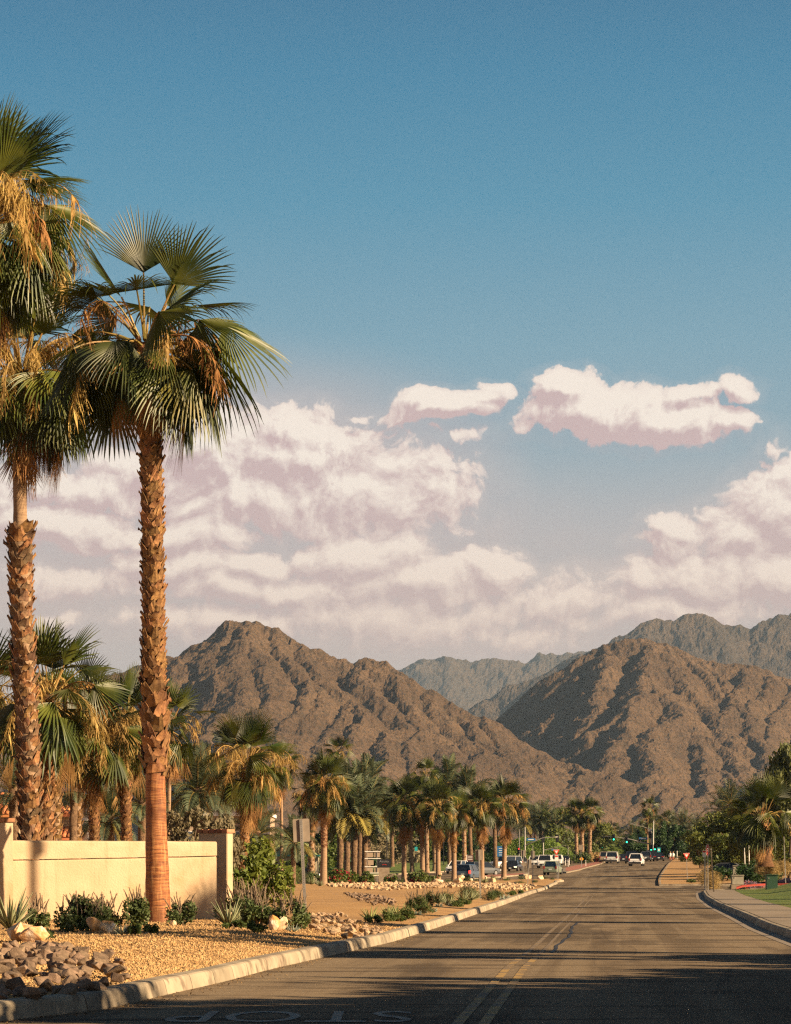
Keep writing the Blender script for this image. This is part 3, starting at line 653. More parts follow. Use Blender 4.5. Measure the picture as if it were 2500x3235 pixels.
# splitter island with red paving (right of the through lanes) and small red nose island
def island(pts, m, h=.14, name='traffic_island'):
    par = empty(name, pts[0]); tag(par, kind='structure'); n = len(pts); c = Vector(pts[0])
    vs = [Vector((p[0], p[1], g(p[0], p[1]) - .03)) - c for p in pts] + [Vector((p[0], p[1], g(p[0], p[1]) + h)) - c for p in pts]
    cen = sum((Vector((p[0], p[1], 0)) for p in pts), Vector()) / n
    ins = []
    for p in pts:
        q = cen + (Vector((p[0], p[1], 0)) - cen) * .9; ins.append(Vector((q.x, q.y, g(q.x, q.y) + h)) - c)
    mb = MB(); mb.add(vs + ins, [(i, (i + 1) % n, n + (i + 1) % n, n + i) for i in range(n)] + [(n + i, n + (i + 1) % n, 2 * n + (i + 1) % n, 2 * n + i) for i in range(n)])
    mb.obj('island_kerb', M['concrete'], par)
    mb = MB(); mb.add([v + Vector((0, 0, .002)) for v in ins], [tuple(range(n))]); mb.obj('island_paving', m, par)
M['redpave'] = mat('red_island_paving', (.36, .14, .085), (.30, .12, .08), 2, .85)
isl = [(1778, 350), (1790, 343), (1830, 362), (1870, 400), (1902, 450), (1915, 520), (1900, 530), (1868, 470), (1815, 420), (1780, 380)]
island([tuple(at_d(a, b)) for a, b in isl], M['redpave'])
isl2 = [(1440, 318), (1500, 314), (1580, 322), (1668, 338), (1672, 350), (1600, 344), (1500, 335), (1440, 332)]
island([tuple(at_d(a, b)) for a, b in isl2], M['redpave'])
# yellow painted nose of the island
yp = MB()
def strip(mb, pts, wd, z):
    P_ = [Vector((p[0], p[1], 0)) for p in pts]; b = len(mb.v)
    for i, p in enumerate(P_):
        t = (P_[min(i + 1, len(P_) - 1)] - P_[max(i - 1, 0)]).normalized(); n = Vector((-t.y, t.x, 0))
        for s in (-.5, .5):
            q = p + n * wd * s; mb.v.append((q.x, q.y, g(q.x, q.y) + z))
    for i in range(len(P_) - 1): mb.f.append((b + 2 * i, b + 2 * i + 1, b + 2 * i + 3, b + 2 * i + 2))
mb = MB(); strip(mb, [tuple(at_d(a, b - 1.2)) for a, b in isl[1:5]], .5, .006); tag(mb.obj('yellow_edge_line', M['yellow']), kind='structure')
# painted centre line: two worn yellow stripes
CL = [(1488, 3235), (1634, 3055), (1698, 3002), (1760, 2940), (1797, 2906), (1835, 2865), (1869, 2828)]
CW = [at(*p) for p in CL]; CW = [CW[0] + (CW[0] - CW[1]) * 1.2] + CW
def xC(d): return interp(d, [(p.y, p.x) for p in CW])
for off in (-.13, .13):
    mb = MB(); strip(mb, [(xC(d) + off, d) for d in np.arange(12, 50, 1.0)], .115, .005); tag(mb.obj('centre_line', M['yellow']), kind='structure')
M['yellow_worn'] = mat('yellow_paint_worn', (.24, .165, .075), (.165, .122, .078), 1.3, .8, contrast=(.34, .50))
for off, wd in ((-.13, .10), (.13, .07)):
    mb = MB(); strip(mb, [(xC(d) + off, d) for d in np.arange(50, 170, 3.0)], wd, .005); tag(mb.obj('centre_line', M['yellow_worn']), kind='structure')
# tar seam that runs beside the line
M['tar'] = mat('tar_seam', (.022, .020, .020), (.035, .031, .03), 4, .6)
mb = MB(); strip(mb, [(xC(d) + .36 + .05 * sin(d * .31) + .02 * sin(d * 1.3), d) for d in np.arange(52, 84, .7)], .07, .006); tag(mb.obj('tar_seam', M['tar']), kind='structure')
# lane dashes on the through road
mb = MB()
for (px0, d0, n, dx) in ((1850, 300, 6, 9), (1905, 305, 7, 7), (1960, 320, 5, 4)):
    for k in range(n):
        p = at_d(px0 + k * dx, d0 + k * 17); strip(mb, [(p.x, p.y), (p.x + .5, p.y + 3.0)], .14, .005)
p = at_d(1800, 288); strip(mb, [(p.x, p.y), (p.x + 1.4, p.y + .3)], .35, .005)
tag(mb.obj('lane_dashes', M['white_line']), kind='structure')
# STOP painted for the oncoming lane: read from the far side
def text_mesh(s, mat_, w_, h_, extrude=0, name='lettering', bold=.0):
    cu = bpy.data.curves.new(name, 'FONT'); cu.body = s; cu.size = 1; cu.extrude = extrude; cu.offset = bold; cu.resolution_u = 3
    o = bpy.data.objects.new(name, cu); C.objects.link(o); bpy.context.view_layer.update()
    me = bpy.data.meshes.new_from_object(o.evaluated_get(bpy.context.evaluated_depsgraph_get())); bpy.data.objects.remove(o); bpy.data.curves.remove(cu)
    me.name = name
    n = len(me.vertices); a = np.zeros(n * 3); me.vertices.foreach_get('co', a); a = a.reshape(-1, 3)
    mn = a.min(0); mx = a.max(0); a[:, 0] = (a[:, 0] - (mn[0] + mx[0]) / 2) / (mx[0] - mn[0]) * w_; a[:, 1] = (a[:, 1] - (mn[1] + mx[1]) / 2) / (mx[1] - mn[1]) * h_
    me.vertices.foreach_set('co', a.ravel()); me.materials.clear(); me.materials.append(mat_); me.update(); return me
o = link('stop_marking', text_mesh('STOP', M['white_line'], 2.5, 2.2, bold=0), None, (-1.08, 29.2, .006), (0, 0, pi)); tag(o, kind='structure')

# ------------------------------------------------------------------ palm parts
def station_run(p, d, length, n, bend, power=1.0):
    """a run of points bending towards the ground"""
    P_ = [Vector(p)]; D_ = [Vector(d).normalized()]
    for i in range(n):
        t = (i + 1) / n
        nd__ = (D_[-1] + Vector((0, 0, -1)) * bend * (t ** power)).normalized()
        P_.append(P_[-1] + nd__ * length / n); D_.append(nd__)
    return P_, D_
def fan_frond(elev, seed, nseg=38, pet=1.25, blade=1.38, dead=False, st=6, pw=.022):
    """one fan leaf growing along +X; returns (blade verts, faces, petiole verts, faces)"""
    r = random.Random(seed); e = radians(elev)
    bend = (.05 + .30 * max(0, cos(e)) ** 1.2) if not dead else .28
    P_, D_ = station_run((0, 0, 0), (cos(e), 0, sin(e)), pet * r.uniform(.62, 1.12), 6, bend * .55)
    pm = MB(); pm.tube(P_, [pw * 1.9, pw * 1.3, pw * 1.05, pw, pw * .9, pw * .85, pw * .8], 5)
    hub = P_[-1]; T = D_[-1].copy()
    # the blade tips a little further over than its stalk
    tip_over = radians(r.uniform(4, 16) + 24 * max(0, cos(e)))
    el2 = atan2(T.z, sqrt(T.x ** 2 + T.y ** 2)) - tip_over * (0.25 if elev > 55 else 1)
    if dead: el2 = radians(-82)
    T = Vector((cos(el2), 0, sin(el2))); S_ = Vector((0, 1, 0)); yaw_ = r.uniform(-.3, .3); T = Matrix.Rotation(yaw_, 3, 'Z') @ T; S_ = Matrix.Rotation(yaw_, 3, 'Z') @ S_; N_ = S_.cross(T) * -1
    if N_.z < 0 and not dead: N_ = -N_
    roll = radians(r.uniform(-50, 50)); S_, N_ = S_ * cos(roll) + N_ * sin(roll), N_ * cos(roll) - S_ * sin(roll)
    wide = radians(r.uniform(58, 82) if elev > 40 else r.uniform(74, 100)) if not dead else radians(r.uniform(16, 40))
    V = []; Fc = []
    grav = (.06 + .40 * max(0, cos(e)) ** .8) if not dead else .1
    grav *= r.uniform(.7, 1.25)
    cut = r.uniform(.42, .56)
    for i in range(nseg):
        ph = -wide + 2 * wide * (i + .5) / nseg; dph = 2 * wide / nseg
        L = blade * (.70 + .30 * cos(ph)) * r.uniform(.93, 1.05)
        fold = (.12 + .38 * (elev < 40)) * abs(sin(ph)) + (.25 if dead else 0)
        d = (T * cos(ph) + S_ * sin(ph) - N_ * fold).normalized()
        side = (S_ * cos(ph) - T * sin(ph)).normalized()
        pos = hub.copy(); dd_ = d.copy(); b = len(V)
        gi = grav * r.uniform(.6, 1.3)
        if r.random() < .16: gi *= 3.0
        for k in range(st + 1):
            t = k / st
            wdt = (L * t * sin(dph / 2) * 1.02) if t <= cut else (L * cut * sin(dph / 2) * max(0, (1 - t) / (1 - cut)) ** .55 * .92)
            wdt = max(wdt, .0015)
            if k == 0: wdt = .006
            nn = side.cross(dd_).normalized()
            rid = nn * wdt * (.55 if i % 2 else .45)
            V += [tuple(pos - side * wdt), tuple(pos + rid), tuple(pos + side * wdt)]
            if k:
                q = b + (k - 1) * 3; Fc += [(q, q + 1, q + 4, q + 3), (q + 1, q + 2, q + 5, q + 4)]
            if k < st:
                dd_ = (dd_ + Vector((0, 0, -1)) * gi * (max(0, t - .25)) ** 1.1 * 6 / st + side * r.uniform(-.03, .03) * t * (3 if dead else 1)).normalized()
                if t >= cut: side = (side - dd_ * side.dot(dd_)).normalized()
                pos = pos + dd_ * L / st
    return V, Fc, pm
class Tmpl:
    """frond templates, kept as (blade mesh, petiole mesh) and shared by every palm"""
    cache = {}
    @classmethod
    def fan(c, lod, elev, var, dead=False, mt='frond'):
        key = ('fan', lod, elev, var, dead, mt)
        if key not in c.cache:
            ns, st = {0: (34, 7), 1: (21, 5), 2: (13, 4), 3: (9, 3)}[lod]
            V, Fc, pm = fan_frond(elev, hash((elev, var, dead)) & 0xffff, ns, dead=dead, st=st)
            Vp = np.array(pm.v); n0 = len(V); fq = [f for f in pm.f if len(f) == 4]
            allv = np.vstack([np.array(V), Vp]); allf = np.array(Fc + [tuple(i + n0 for i in f) for f in fq])
            mi = [0] * len(Fc) + [1] * len(fq)
            me = mesh_np('frond', allv, allf, mats=[M[mt], M['frond_dead'] if dead else M['petiole']], midx=mi)
            c.cache[key] = me
        return c.cache[key]
    @classmethod
    def feather(c, lod, elev, var, mt='date'):
        key = ('fe', lod, elev, var, mt)
        if key not in c.cache:
            r = random.Random(elev * 31 + var); e = radians(elev); L = 1.0
            n = {0: 46, 1: 34, 2: 22, 3: 14}[lod]
            P_, D_ = station_run((0, 0, 0), (cos(e), 0, sin(e)), L, n, (.035 + .05 * max(0, cos(e))) * 40 / n * .75, .8)
            V = []; Fc = []
            tw = r.uniform(-.5, .5)
            for k in range(2, n + 1):
                t = k / n; p = P_[k]; d = D_[k]; s = Vector((0, 1, 0)); u = s.cross(d) * -1
                ll = .26 * sin(pi * min(1, t * .86 + .12)) ** .7 * r.uniform(.85, 1.1)
                for sg in (-1, 1):
                    for lay in (.10, .62):
                        dr = (s * sg * .8 + u * (lay + r.uniform(-.2, .2)) + d * .75 + Vector((0, 0, -.18))).normalized()
                        wv = d.cross(dr).normalized().cross(dr).normalized() * (.0085 * (1.0 if lod < 2 else 1.9)); b = len(V)
                        mid = p + dr * ll * .5; tip = p + dr * ll + Vector((0, 0, -.14 * ll))
                        V += [tuple(p - wv * .6), tuple(p + wv * .6), tuple(mid + wv), tuple(mid - wv), tuple(tip + wv * .15), tuple(tip - wv * .15)]
                        Fc += [(b, b + 1, b + 2, b + 3), (b + 3, b + 2, b + 4, b + 5)]
            pm = MB(); sel = list(range(0, n + 1, max(1, n // 10))); pm.tube([P_[i] for i in sel], [.016 * (1 - .85 * i / n) for i in sel], 4, cap=False)
            n0 = len(V); allv = np.vstack([np.array(V), np.array(pm.v)]); allf = np.array(Fc + [tuple(i + n0 for i in f) for f in pm.f])
            c.cache[key] = mesh_np('frond', allv, allf, mats=[M[mt], M['petiole']], midx=[0] * len(Fc) + [1] * len(pm.f))
        return c.cache[key]
    @classmethod
    def stalk(c, lod, var, fruit=False):
        """a long arching flower stalk hung with fine golden threads"""
        key = ('st', lod, var, fruit)
        if key not in c.cache:
            r = random.Random(900 + var); mb = MB(); n = 10
            e = radians(r.uniform(5, 62)); P_, D_ = station_run((0, 0, 0), (cos(e), 0, sin(e)), r.uniform(1.7, 2.6), n, r.uniform(.30, .46), .8)
            mb.tube(P_, [.022 * (1 - .6 * i / n) for i in range(n + 1)], 4, cap=False); V = [Vector(v) for v in mb.v]; Fc = list(mb.f)
            nb = {0: 38, 1: 32, 2: 14, 3: 6}[lod]; wth = {0: .0035, 1: .006, 2: .012, 3: .02}[lod]
            for q in range(nb):
                k = r.randint(3, n); p = P_[k]; a = r.uniform(0, 2 * pi)
                d = (D_[k] * .5 + Vector((cos(a), sin(a), r.uniform(-1.2, .1))) * .6).normalized()
                L = r.uniform(.35, .9); B, BD = station_run(p, d, L, 5, .75)
                if q % 3 == 0 and lod < 2:   # papery bract
                    sw = Vector((-sin(a), cos(a), 0)); b = len(V)
                    for j, ww in enumerate((.008, .022, .03, .018, .006, .002)): V += [B[j] - sw * ww, B[j] + sw * ww]
                    Fc += [(b + 2 * j, b + 2 * j + 1, b + 2 * j + 3, b + 2 * j + 2) for j in range(5)]
                    continue
                for m_ in range({0: 9, 1: 8, 2: 4, 3: 2}[lod]):
                    j = r.randint(0, 4); a2 = r.uniform(0, 2 * pi); dd_ = (BD[j] * .4 + Vector((cos(a2), sin(a2), -.5))).normalized()
                    T_, TD = station_run(B[j], dd_, r.uniform(.12, .36), 2, .5); sw = Vector((-sin(a2), cos(a2), 0)) * wth; b = len(V)
                    for pt_ in T_: V += [pt_ - sw, pt_ + sw]
                    Fc += [(b, b + 1, b + 3, b + 2), (b + 2, b + 3, b + 5, b + 4)]
                sw = Vector((-sin(a), cos(a), 0)) * wth * 1.3; b = len(V)
                for pt_ in B: V += [pt_ - sw, pt_ + sw]
                Fc += [(b + 2 * j, b + 2 * j + 1, b + 2 * j + 3, b + 2 * j + 2) for j in range(5)]
            c.cache[key] = mesh_np('flower_stalk', np.array([tuple(v) for v in V]), np.array(Fc), M['fruit' if fruit else 'flower'])
        return c.cache[key]
    @classmethod
    def boot(c, var, mt='boot'):
        """a cut leaf base: a split, curling wedge that leans out of the trunk"""
        key = ('boot', var, mt)
        if key not in c.cache:
            r = random.Random(50 + var); w_ = r.uniform(.115, .15); h_ = r.uniform(.20, .30); o_ = r.uniform(.05, .105); V = []; 
            rows_ = [(0, w_, 0), (.3, w_ * .92, .25), (.65, w_ * .62, .62), (1, w_ * r.uniform(.25, .5), 1)]
            sp = r.uniform(.0, .045); tilt = r.uniform(-.04, .04)
            for t, ww, oo in rows_:
                for k, s in enumerate((-1, -.4, .4, 1)):
                    curl = .022 * (1 - abs(s)) - .012 * s * s
                    zz = h_ * t + (r.uniform(-.02, .02) if t else 0) - (sp if (t == 1 and abs(s) < .5) else 0)
                    V.append((o_ * oo + curl + r.uniform(-.006, .006), s * ww + tilt * t, zz))
            Fc = [(i * 4 + k, i * 4 + k + 1, (i + 1) * 4 + k + 1, (i + 1) * 4 + k) for i in range(3) for k in range(3)]
            V2 = [(x - .022 * (1 - .6 * (i // 4) / 3), y * .96, z - .004) for i, (x, y, z) in enumerate(V)]
            n = len(V); F2 = [tuple(i + n for i in f)[::-1] for f in Fc]
            rim = [(12, 13, 13 + n, 12 + n), (13, 14, 14 + n, 13 + n), (14, 15, 15 + n, 14 + n)] + [(i * 4, (i + 1) * 4, (i + 1) * 4 + n, i * 4 + n) for i in range(3)] + [((i + 1) * 4 + 3, i * 4 + 3, i * 4 + 3 + n, (i + 1) * 4 + 3 + n) for i in range(3)]
            c.cache[key] = mesh_np('leaf_base', np.array(V + V2), np.array(Fc + F2 + rim), M[mt])
        return c.cache[key]

def trunk_curve(top, bulge, r):
    """points of a trunk from the origin to top (local)"""
    n = 14; pts = []
    ph = r.uniform(0, 6.28)
    for i in range(n + 1):
        t = i / n; s = sin(pi * t) * bulge
        pts.append(Vector((top[0] * t + s * cos(ph), top[1] * t + s * sin(ph), top[2] * t)))
    return pts
def lathe_trunk(pts, rad, n, mat_, name, parent, rough=0.0, seed=1, rows=None):
    """round trunk through pts with radius function rad(t), with an uneven skin"""
    rows = rows or max(8, int(pts[-1].z * 4)); V = []
    for i in range(rows + 1):
        t = i / rows; k = t * (len(pts) - 1); j = min(int(k), len(pts) - 2); p = pts[j].lerp(pts[j + 1], k - j)
        for q in range(n):
            a = 2 * pi * q / n
            rr = rad(t) * (1 + rough * (fbm(np.array([a * 2.2 + seed]), np.array([p.z * 3.1]), 2, seed)[0] - .5))
            V.append((p.x + rr * cos(a), p.y + rr * sin(a), p.z))
    Fq = [(i * n + q, i * n + (q + 1) % n, (i + 1) * n + (q + 1) % n, (i + 1) * n + q) for i in range(rows) for q in range(n)]
    Fq += [(rows * n + q, rows * n + (q + 1) % n, rows * n + (q + 1) % n, rows * n + (q + 2) % n) for q in range(0)]
    return link(name, mesh_np(name, V, Fq, mat_, True), parent)
def add_boots(root, pts, rad, z0, z1, count, r, mt='boot', scale=1.0, joined=False, mats=None, flare=0):
    """leaf bases in a spiral between heights z0 and z1"""
    H_ = pts[-1].z; ga = 2.399963; Vs = []; Fs = []
    for i in range(count):
        t = i / count; z = z0 + (z1 - z0) * t + r.uniform(-.02, .02); k = z / H_ * (len(pts) - 1); j = min(max(int(k), 0), len(pts) - 2); p = pts[j].lerp(pts[j + 1], k - j)
        a = i * ga + r.uniform(-.12, .12); rr = rad(z / H_)
        m = mt if not mats else mats[0 if r.random() < .6 else 1]
        s = scale * r.uniform(.85, 1.2) * (1 + flare * max(0, t - .9) * 10)
        me = Tmpl.boot(r.randint(0, 7), m)
        loc = Vector((p.x + (rr - .012) * cos(a), p.y + (rr - .012) * sin(a), z)); rot = Euler((r.uniform(-.2, .2), r.uniform(.0, .30) + flare * max(0, t - .9) * 4, a + r.uniform(-.15, .15)), 'XYZ')
        if joined:
            Mx = Matrix.Translation(loc) @ rot.to_matrix().to_4x4() @ Matrix.Scale(s, 4); b = len(Vs)
            co = np.empty(len(me.vertices) * 3, np.float32); me.vertices.foreach_get('co', co); co = co.reshape(-1, 3)
            A = np.array(Mx)[:3, :3]; Vs += list(map(tuple, co @ A.T + np.array(loc)))
            Fs += [tuple(v + b for v in f.vertices) for f in me.polygons]
        else:
            link('leaf_base', me, root, loc, rot, s)
    if joined:
        tag(link('leaf_bases', mesh_np('leaf_bases', Vs, Fs, M[mt]), root), kind='stuff')
def crown(root, c, r, lod, fronds, stalks=0, skirt=0, s=1.0, feather=False, feather_len=3.4, yellow=0.06, rtop=.2, keys=None, fruit=0, skirt_s=1.0, dead=4):
    """hang fronds on a palm; c = crown centre in the root's own space"""
    c = Vector(c); lst = []
    if keys: lst += [(a, e, r.uniform(.82, 1.1), None) for a, e in keys]
    ga = 2.399963; a0 = r.uniform(0, 6)
    for i in range(fronds):
        t = (i + .5) / fronds
        e = 86 - 128 * t ** 1.15 + r.uniform(-8, 8); lst.append((a0 + i * ga + r.uniform(-.25, .25), e, r.uniform(.88, 1.08), None))
    for (a, e, ss, _) in lst:
        if feather:
            eb = min((80, 62, 45, 25, 5, -15, -40), key=lambda q: abs(q - e)); me = Tmpl.feather(lod, eb, r.randint(0, 1), 'date' if (r.random() > yellow or e > 0) else 'date_yel'); sc_ = feather_len * s * ss
        else:
            eb = min((85, 68, 50, 32, 14, -6, -26, -48), key=lambda q: abs(q - e)); me = Tmpl.fan(lod, eb, r.randint(0, 3 if lod < 1 else 2 if lod < 2 else 1), False, 'frond' if (r.random() > yellow or e > 10) else 'frond_yel'); sc_ = s * ss
        off = Vector((cos(a) * rtop * .8, sin(a) * rtop * .8, -.35 * s * (1 - max(0, sin(radians(e))))))
        link('frond', me, root, c + off, (r.uniform(-.10, .10), r.uniform(-.07, .07), a), sc_)
    for i in range(dead if not feather else 0):
        a = r.uniform(0, 2 * pi); link('dead_frond', Tmpl.fan(lod, -48, 10 + i % 3, True, 'frond_dead'), root, c + Vector((cos(a) * rtop, sin(a) * rtop, -.4 * s)), (0, 0, a), s * r.uniform(.85, 1.1))
    for i in range(stalks):
        a = a0 + i * 2 * pi / max(stalks, 1) + r.uniform(-.3, .3); link('flower_stalk', Tmpl.stalk(lod, r.randint(0, 3), r.random() < fruit), root, c + Vector((cos(a) * rtop, sin(a) * rtop, -.1 * s)), (r.uniform(-.15, .15), r.uniform(-.15, .25), a), s * r.uniform(.75, 1.1))
    for i in range(skirt):
        a = r.uniform(0, 2 * pi); link('dead_frond', Tmpl.fan(max(lod, 1) if lod < 3 else 3, -75, 20 + i % 4, True, 'frond_dead'), root, c + Vector((cos(a) * rtop * .9, sin(a) * rtop * .9, -.45 * s - r.uniform(0, .9) * skirt_s)), (r.uniform(-.08, .08), r.uniform(-.1, .25), a), (s * .62 * skirt_s, s * .9 * skirt_s, s * .82 * skirt_s))

def fan_palm(px, d, ztop, pxtop, label, group, lod=2, r0=.28, r1=.2, fronds=26, stalks=4, skirt=8, s=1.0, seed=1, boots='joined', nb=120, smooth_to=.3, zb=None, bulge=.0, name='fan_palm', feather=False, flen=3.2, trunk_mat=None, base=None, keys=None, dead=4, boot_scale=1.0, yellow=.06, fruit=.2, skirt_s=1.0, bootmats=None, rseg=10):
    """a palm whose foot is seen at column px, distance d; ztop = photo row of the crown centre"""
    r = random.Random(seed * 77 + 5)
    b = base or at_d(px, d, (0.13 if zb is None else zb)); root = empty(name, b, 0, label, 'palm tree', group)
    tp = W3(pxtop, ztop, d) - b; tp = Vector((tp.x, 0 + r.uniform(-.2, .2) * 0, tp.z))
    pts = trunk_curve(tp, bulge, r)
    rad = lambda t: r1 + (r0 - r1) * (1 - t) ** 2.2 + (r0 * .30) * max(0, 1 - t * tp.z / .7) ** 2
    tm = trunk_mat or M['trunk_in' if boots == 'parts' else ('trunk_dark' if feather else 'trunk_grey')]
    lathe_trunk(pts, rad, rseg, tm, 'trunk', root, .10 if not feather else .28, seed)
    z0 = tp.z * smooth_to
    if boots == 'parts': add_boots(root, pts, rad, z0, tp.z - .3, nb, r, 'boot', boot_scale, mats=bootmats)
    elif boots == 'joined': add_boots(root, pts, rad, z0, tp.z - .3, nb, r, 'boot', boot_scale, joined=True)
    crown(root, tp, r, lod, fronds, stalks, skirt, s, feather, flen, rtop=r1, keys=keys, dead=dead, yellow=yellow, fruit=fruit, skirt_s=skirt_s)
    return root

# ---- the big palm in front of the wall
DM = 66.0
def main_palm():
    r = random.Random(4); b = at_d(502, DM); b.z = zg(b.x, b.y) - .05
    root = empty('fan_palm', b, 0, 'tall fan palm with smooth orange lower trunk in front of the cream wall', 'palm tree')
    prof = [(502, 2955), (496, 2700), (493, 2560), (490, 2400), (486, 2150), (485, 1950), (482, 1700), (480, 1500), (471, 1330), (464, 1200), (460, 1085)]
    pts = [W3(a, c, DM) - b for a, c in prof]; pts = [Vector((p.x, 0, p.z)) for p in pts]; pts[0].z = -.05
    zs = [p.z for p in pts]; H_ = pts[-1].z
    # resample evenly by height so that t is height
    def P(z): return Vector((float(np.interp(z, zs, [p.x for p in pts])), 0, z))
    ev = [P(H_ * i / 30) for i in range(31)]
    zsm = (2955 - 2480) / F * DM
    rad = lambda t: float(np.interp(t * H_, [0, .12, .5, 1.5, 2.6, zsm, zsm + .2, 6, 9, 12, H_], [.36, .315, .285, .262, .238, .232, .235, .225, .20, .205, .235]))
    nlow = 9
    lo = [P(zsm * i / 20) for i in range(21)]
    lathe_trunk(lo, lambda t: rad(t * zsm / H_), 40, M['bark'], 'lower_trunk', root, .10, 3, rows=110)
    up = [P(zsm + (H_ - zsm) * i / 20) for i in range(21)]
    V = up; r2 = lambda t: rad((zsm + t * (H_ - zsm)) / H_) * .97
    rows_ = 80; n = 20; vs = []
    for i in range(rows_ + 1):
        t = i / rows_; p = P(zsm + t * (H_ - zsm))
        for q in range(n): a = 2 * pi * q / n; vs.append((p.x + r2(t) * cos(a), p.y + r2(t) * sin(a), p.z))
    link('upper_trunk', mesh_np('upper_trunk', vs, [(i * n + q, i * n + (q + 1) % n, (i + 1) * n + (q + 1) % n, (i + 1) * n + q) for i in range(rows_) for q in range(n)], M['trunk_in'], True), root)
    # large brown bases just above the smooth part, tighter ones above
    add_boots(root, ev, rad, zsm - .05, zsm + 2.0, 46, r, 'boot', 1.35)
    add_boots(root, ev, rad, zsm + 2.0, H_ - .1, 254, r, 'boot', 1.0)
    add_boots(root, ev, rad, zsm + 2.05, H_ - .1, 230, r, 'boot', .8, joined=True)
    c = Vector(pts[-1])
    D = radians
    keys = [(D(-95), 84), (D(-20), 74), (D(15), 62), (D(0), 50), (D(-25), 40), (D(20), 30), (D(-8), 16), (D(10), 6), (D(-30), -4), (D(15), -16), (D(-10), -26), (D(0), -40), (D(25), -44),
            (D(170), 70), (D(195), 56), (D(160), 46), (D(185), 32), (D(205), 22), (D(170), 12), (D(190), 0), (D(165), -12), (D(200), -24), (D(180), -36), (D(172), -48),
            (D(-90), 48), (D(-75), 32), (D(-105), 18), (D(-60), 4), (D(-120), -6), (D(-85), -26), (D(90), 55), (D(70), 35), (D(110), 18), (D(95), -5), (D(60), 12), (D(-50), 54), (D(-135), 50), (D(130), 30), (D(45), -20), (D(135), -30)]
    crown(root, c + Vector((0, 0, .15)), r, 0, 0, 10, 0, 1.15, rtop=.2, keys=keys, dead=0, yellow=.15, fruit=.45)
    for a, e, v, ss in ((D(2), 14, 1, 1.55), (D(-12), 14, 2, 1.45), (D(14), -6, 0, 1.5), (D(-4), -6, 3, 1.35), (D(8), 32, 1, 1.4), (D(-20), -26, 1, 1.4), (D(178), 14, 2, 1.45), (D(186), 32, 0, 1.35), (D(168), -6, 1, 1.4), (D(-60), -26, 2, 1.2)):
        link('frond', Tmpl.fan(0, e, v, False, 'frond'), root, c + Vector((cos(a) * .16, sin(a) * .16, -.1)), (R.uniform(-.1, .1), 0, a), ss)
    for a, ss in ((D(15), 1.15), (D(-20), 1.25), (D(200), 1.0), (D(-75), .9), (D(-130), .95)):
        link('dead_frond', Tmpl.fan(0, -48, 10 + R.randint(0, 2), True, 'frond_dead'), root, c + Vector((cos(a) * .2, sin(a) * .2, -.15)), (0, 0, a), ss)
    return root
main_palm()
# ---- palms at the left edge
def left_palm():
    r = random.Random(8); d = 74.0; b = at_d(100, d); b.z = zg(b.x, d) - .05
    root = empty('fan_palm', b, 0, 'left-edge fan palm whose trunk turns thin above a collar of rough leaf bases', 'palm tree')
    prof = [(102, 2925), (98, 2650), (88, 2350), (76, 2100), (68, 1950), (65, 1700), (62, 1500), (70, 1250)]
    pts = [W3(a, c, d) - b for a, c in prof]; zs = [p.z for p in pts]; H_ = zs[-1]
    def P(z): return Vector((float(np.interp(z, zs, [p.x for p in pts])), 0, z))
    zc = (2925 - 1700) / F * d; zk = (2925 - 1340) / F * d
    ev = [P(H_ * i / 30) for i in range(31)]
    rad = lambda t: float(np.interp(t * H_, [0, zc - .1, zc + .05, H_], [.25, .27, .18, .17]))
    lathe_trunk(ev, rad, 24, M['trunk_grey'], 'trunk', root, .12, 5, rows=90)
    radb = lambda t: .25 + .03 * t
    add_boots(root, ev, radb, .3, zc, 300, r, 'boot_grey', 1.0, mats=('boot_grey', 'boot'), flare=.5)
    add_boots(root, ev, radb, .35, zc, 120, r, 'boot', .9, joined=True)
    D = radians
    crown(root, Vector(pts[-1]) + Vector((0, 0, .75)), r, 0, 44, 22, 16, 1.15, rtop=.22, dead=8, yellow=.12, keys=[(D(-10), 0), (D(10), -14), (D(-30), 22), (D(20), 45), (D(-60), -20), (D(0), -26), (D(-20), -48), (D(15), -48), (D(-5), 30), (D(12), 12), (D(-40), 4), (D(-12), 60)], skirt_s=.95)
left_palm()
r_ = fan_palm(-95, 70, 690, -60, 'tallest fan palm at the left picture edge, crown heavy with dry flower stalks', None, 0, .34, .26, 60, 40, 16, 1.25, 21, nb=160, smooth_to=.2, keys=[(radians(q), e) for q, e in ((0, 60), (-10, 40), (10, 25), (-20, 10), (5, -5), (-15, -22), (15, -30), (-5, -45))], fruit=.2, base=Vector((W3(-95, 2750, 70).x, 70, .1)))
# ---- the grove behind the wall
GR = 'fan palms growing in the grove behind the cream wall'
fan_palm(143, 82, 2190, 150, 'thick rough-trunked fan palm just right of the collared palm, behind the wall', GR, 1, .24, .20, 36, 10, 8, 1.0, 31, 'parts', 190, .12, boot_scale=.85, bootmats=('boot', 'boot_grey'))
fan_palm(297, 98, 2330, 300, 'fan palm behind the middle of the wall under a golden mass of flower threads', GR, 1, .18, .155, 30, 40, 8, .88, 32, 'parts', 190, .15, boot_scale=.62, fruit=0)
fan_palm(402, 100, 2290, 395, 'fan palm behind the wall just left of the tall orange-trunked palm', GR, 1, .19, .165, 34, 32, 8, .88, 33, 'parts', 190, .15, boot_scale=.62, fruit=0)
fan_palm(172, 108, 2270, 182, 'slim fan palm half hidden behind the thick rough trunk left of the wall gap', GR, 1, .2, .18, 22, 20, 4, .9, 34, nb=120, smooth_to=.15, fruit=0)
fan_palm(240, 120, 2250, 250, 'fan palm at the back of the grove with a high green crown', GR, 1, .2, .17, 24, 24, 3, 1.05, 35, nb=110, smooth_to=.2, fruit=0)
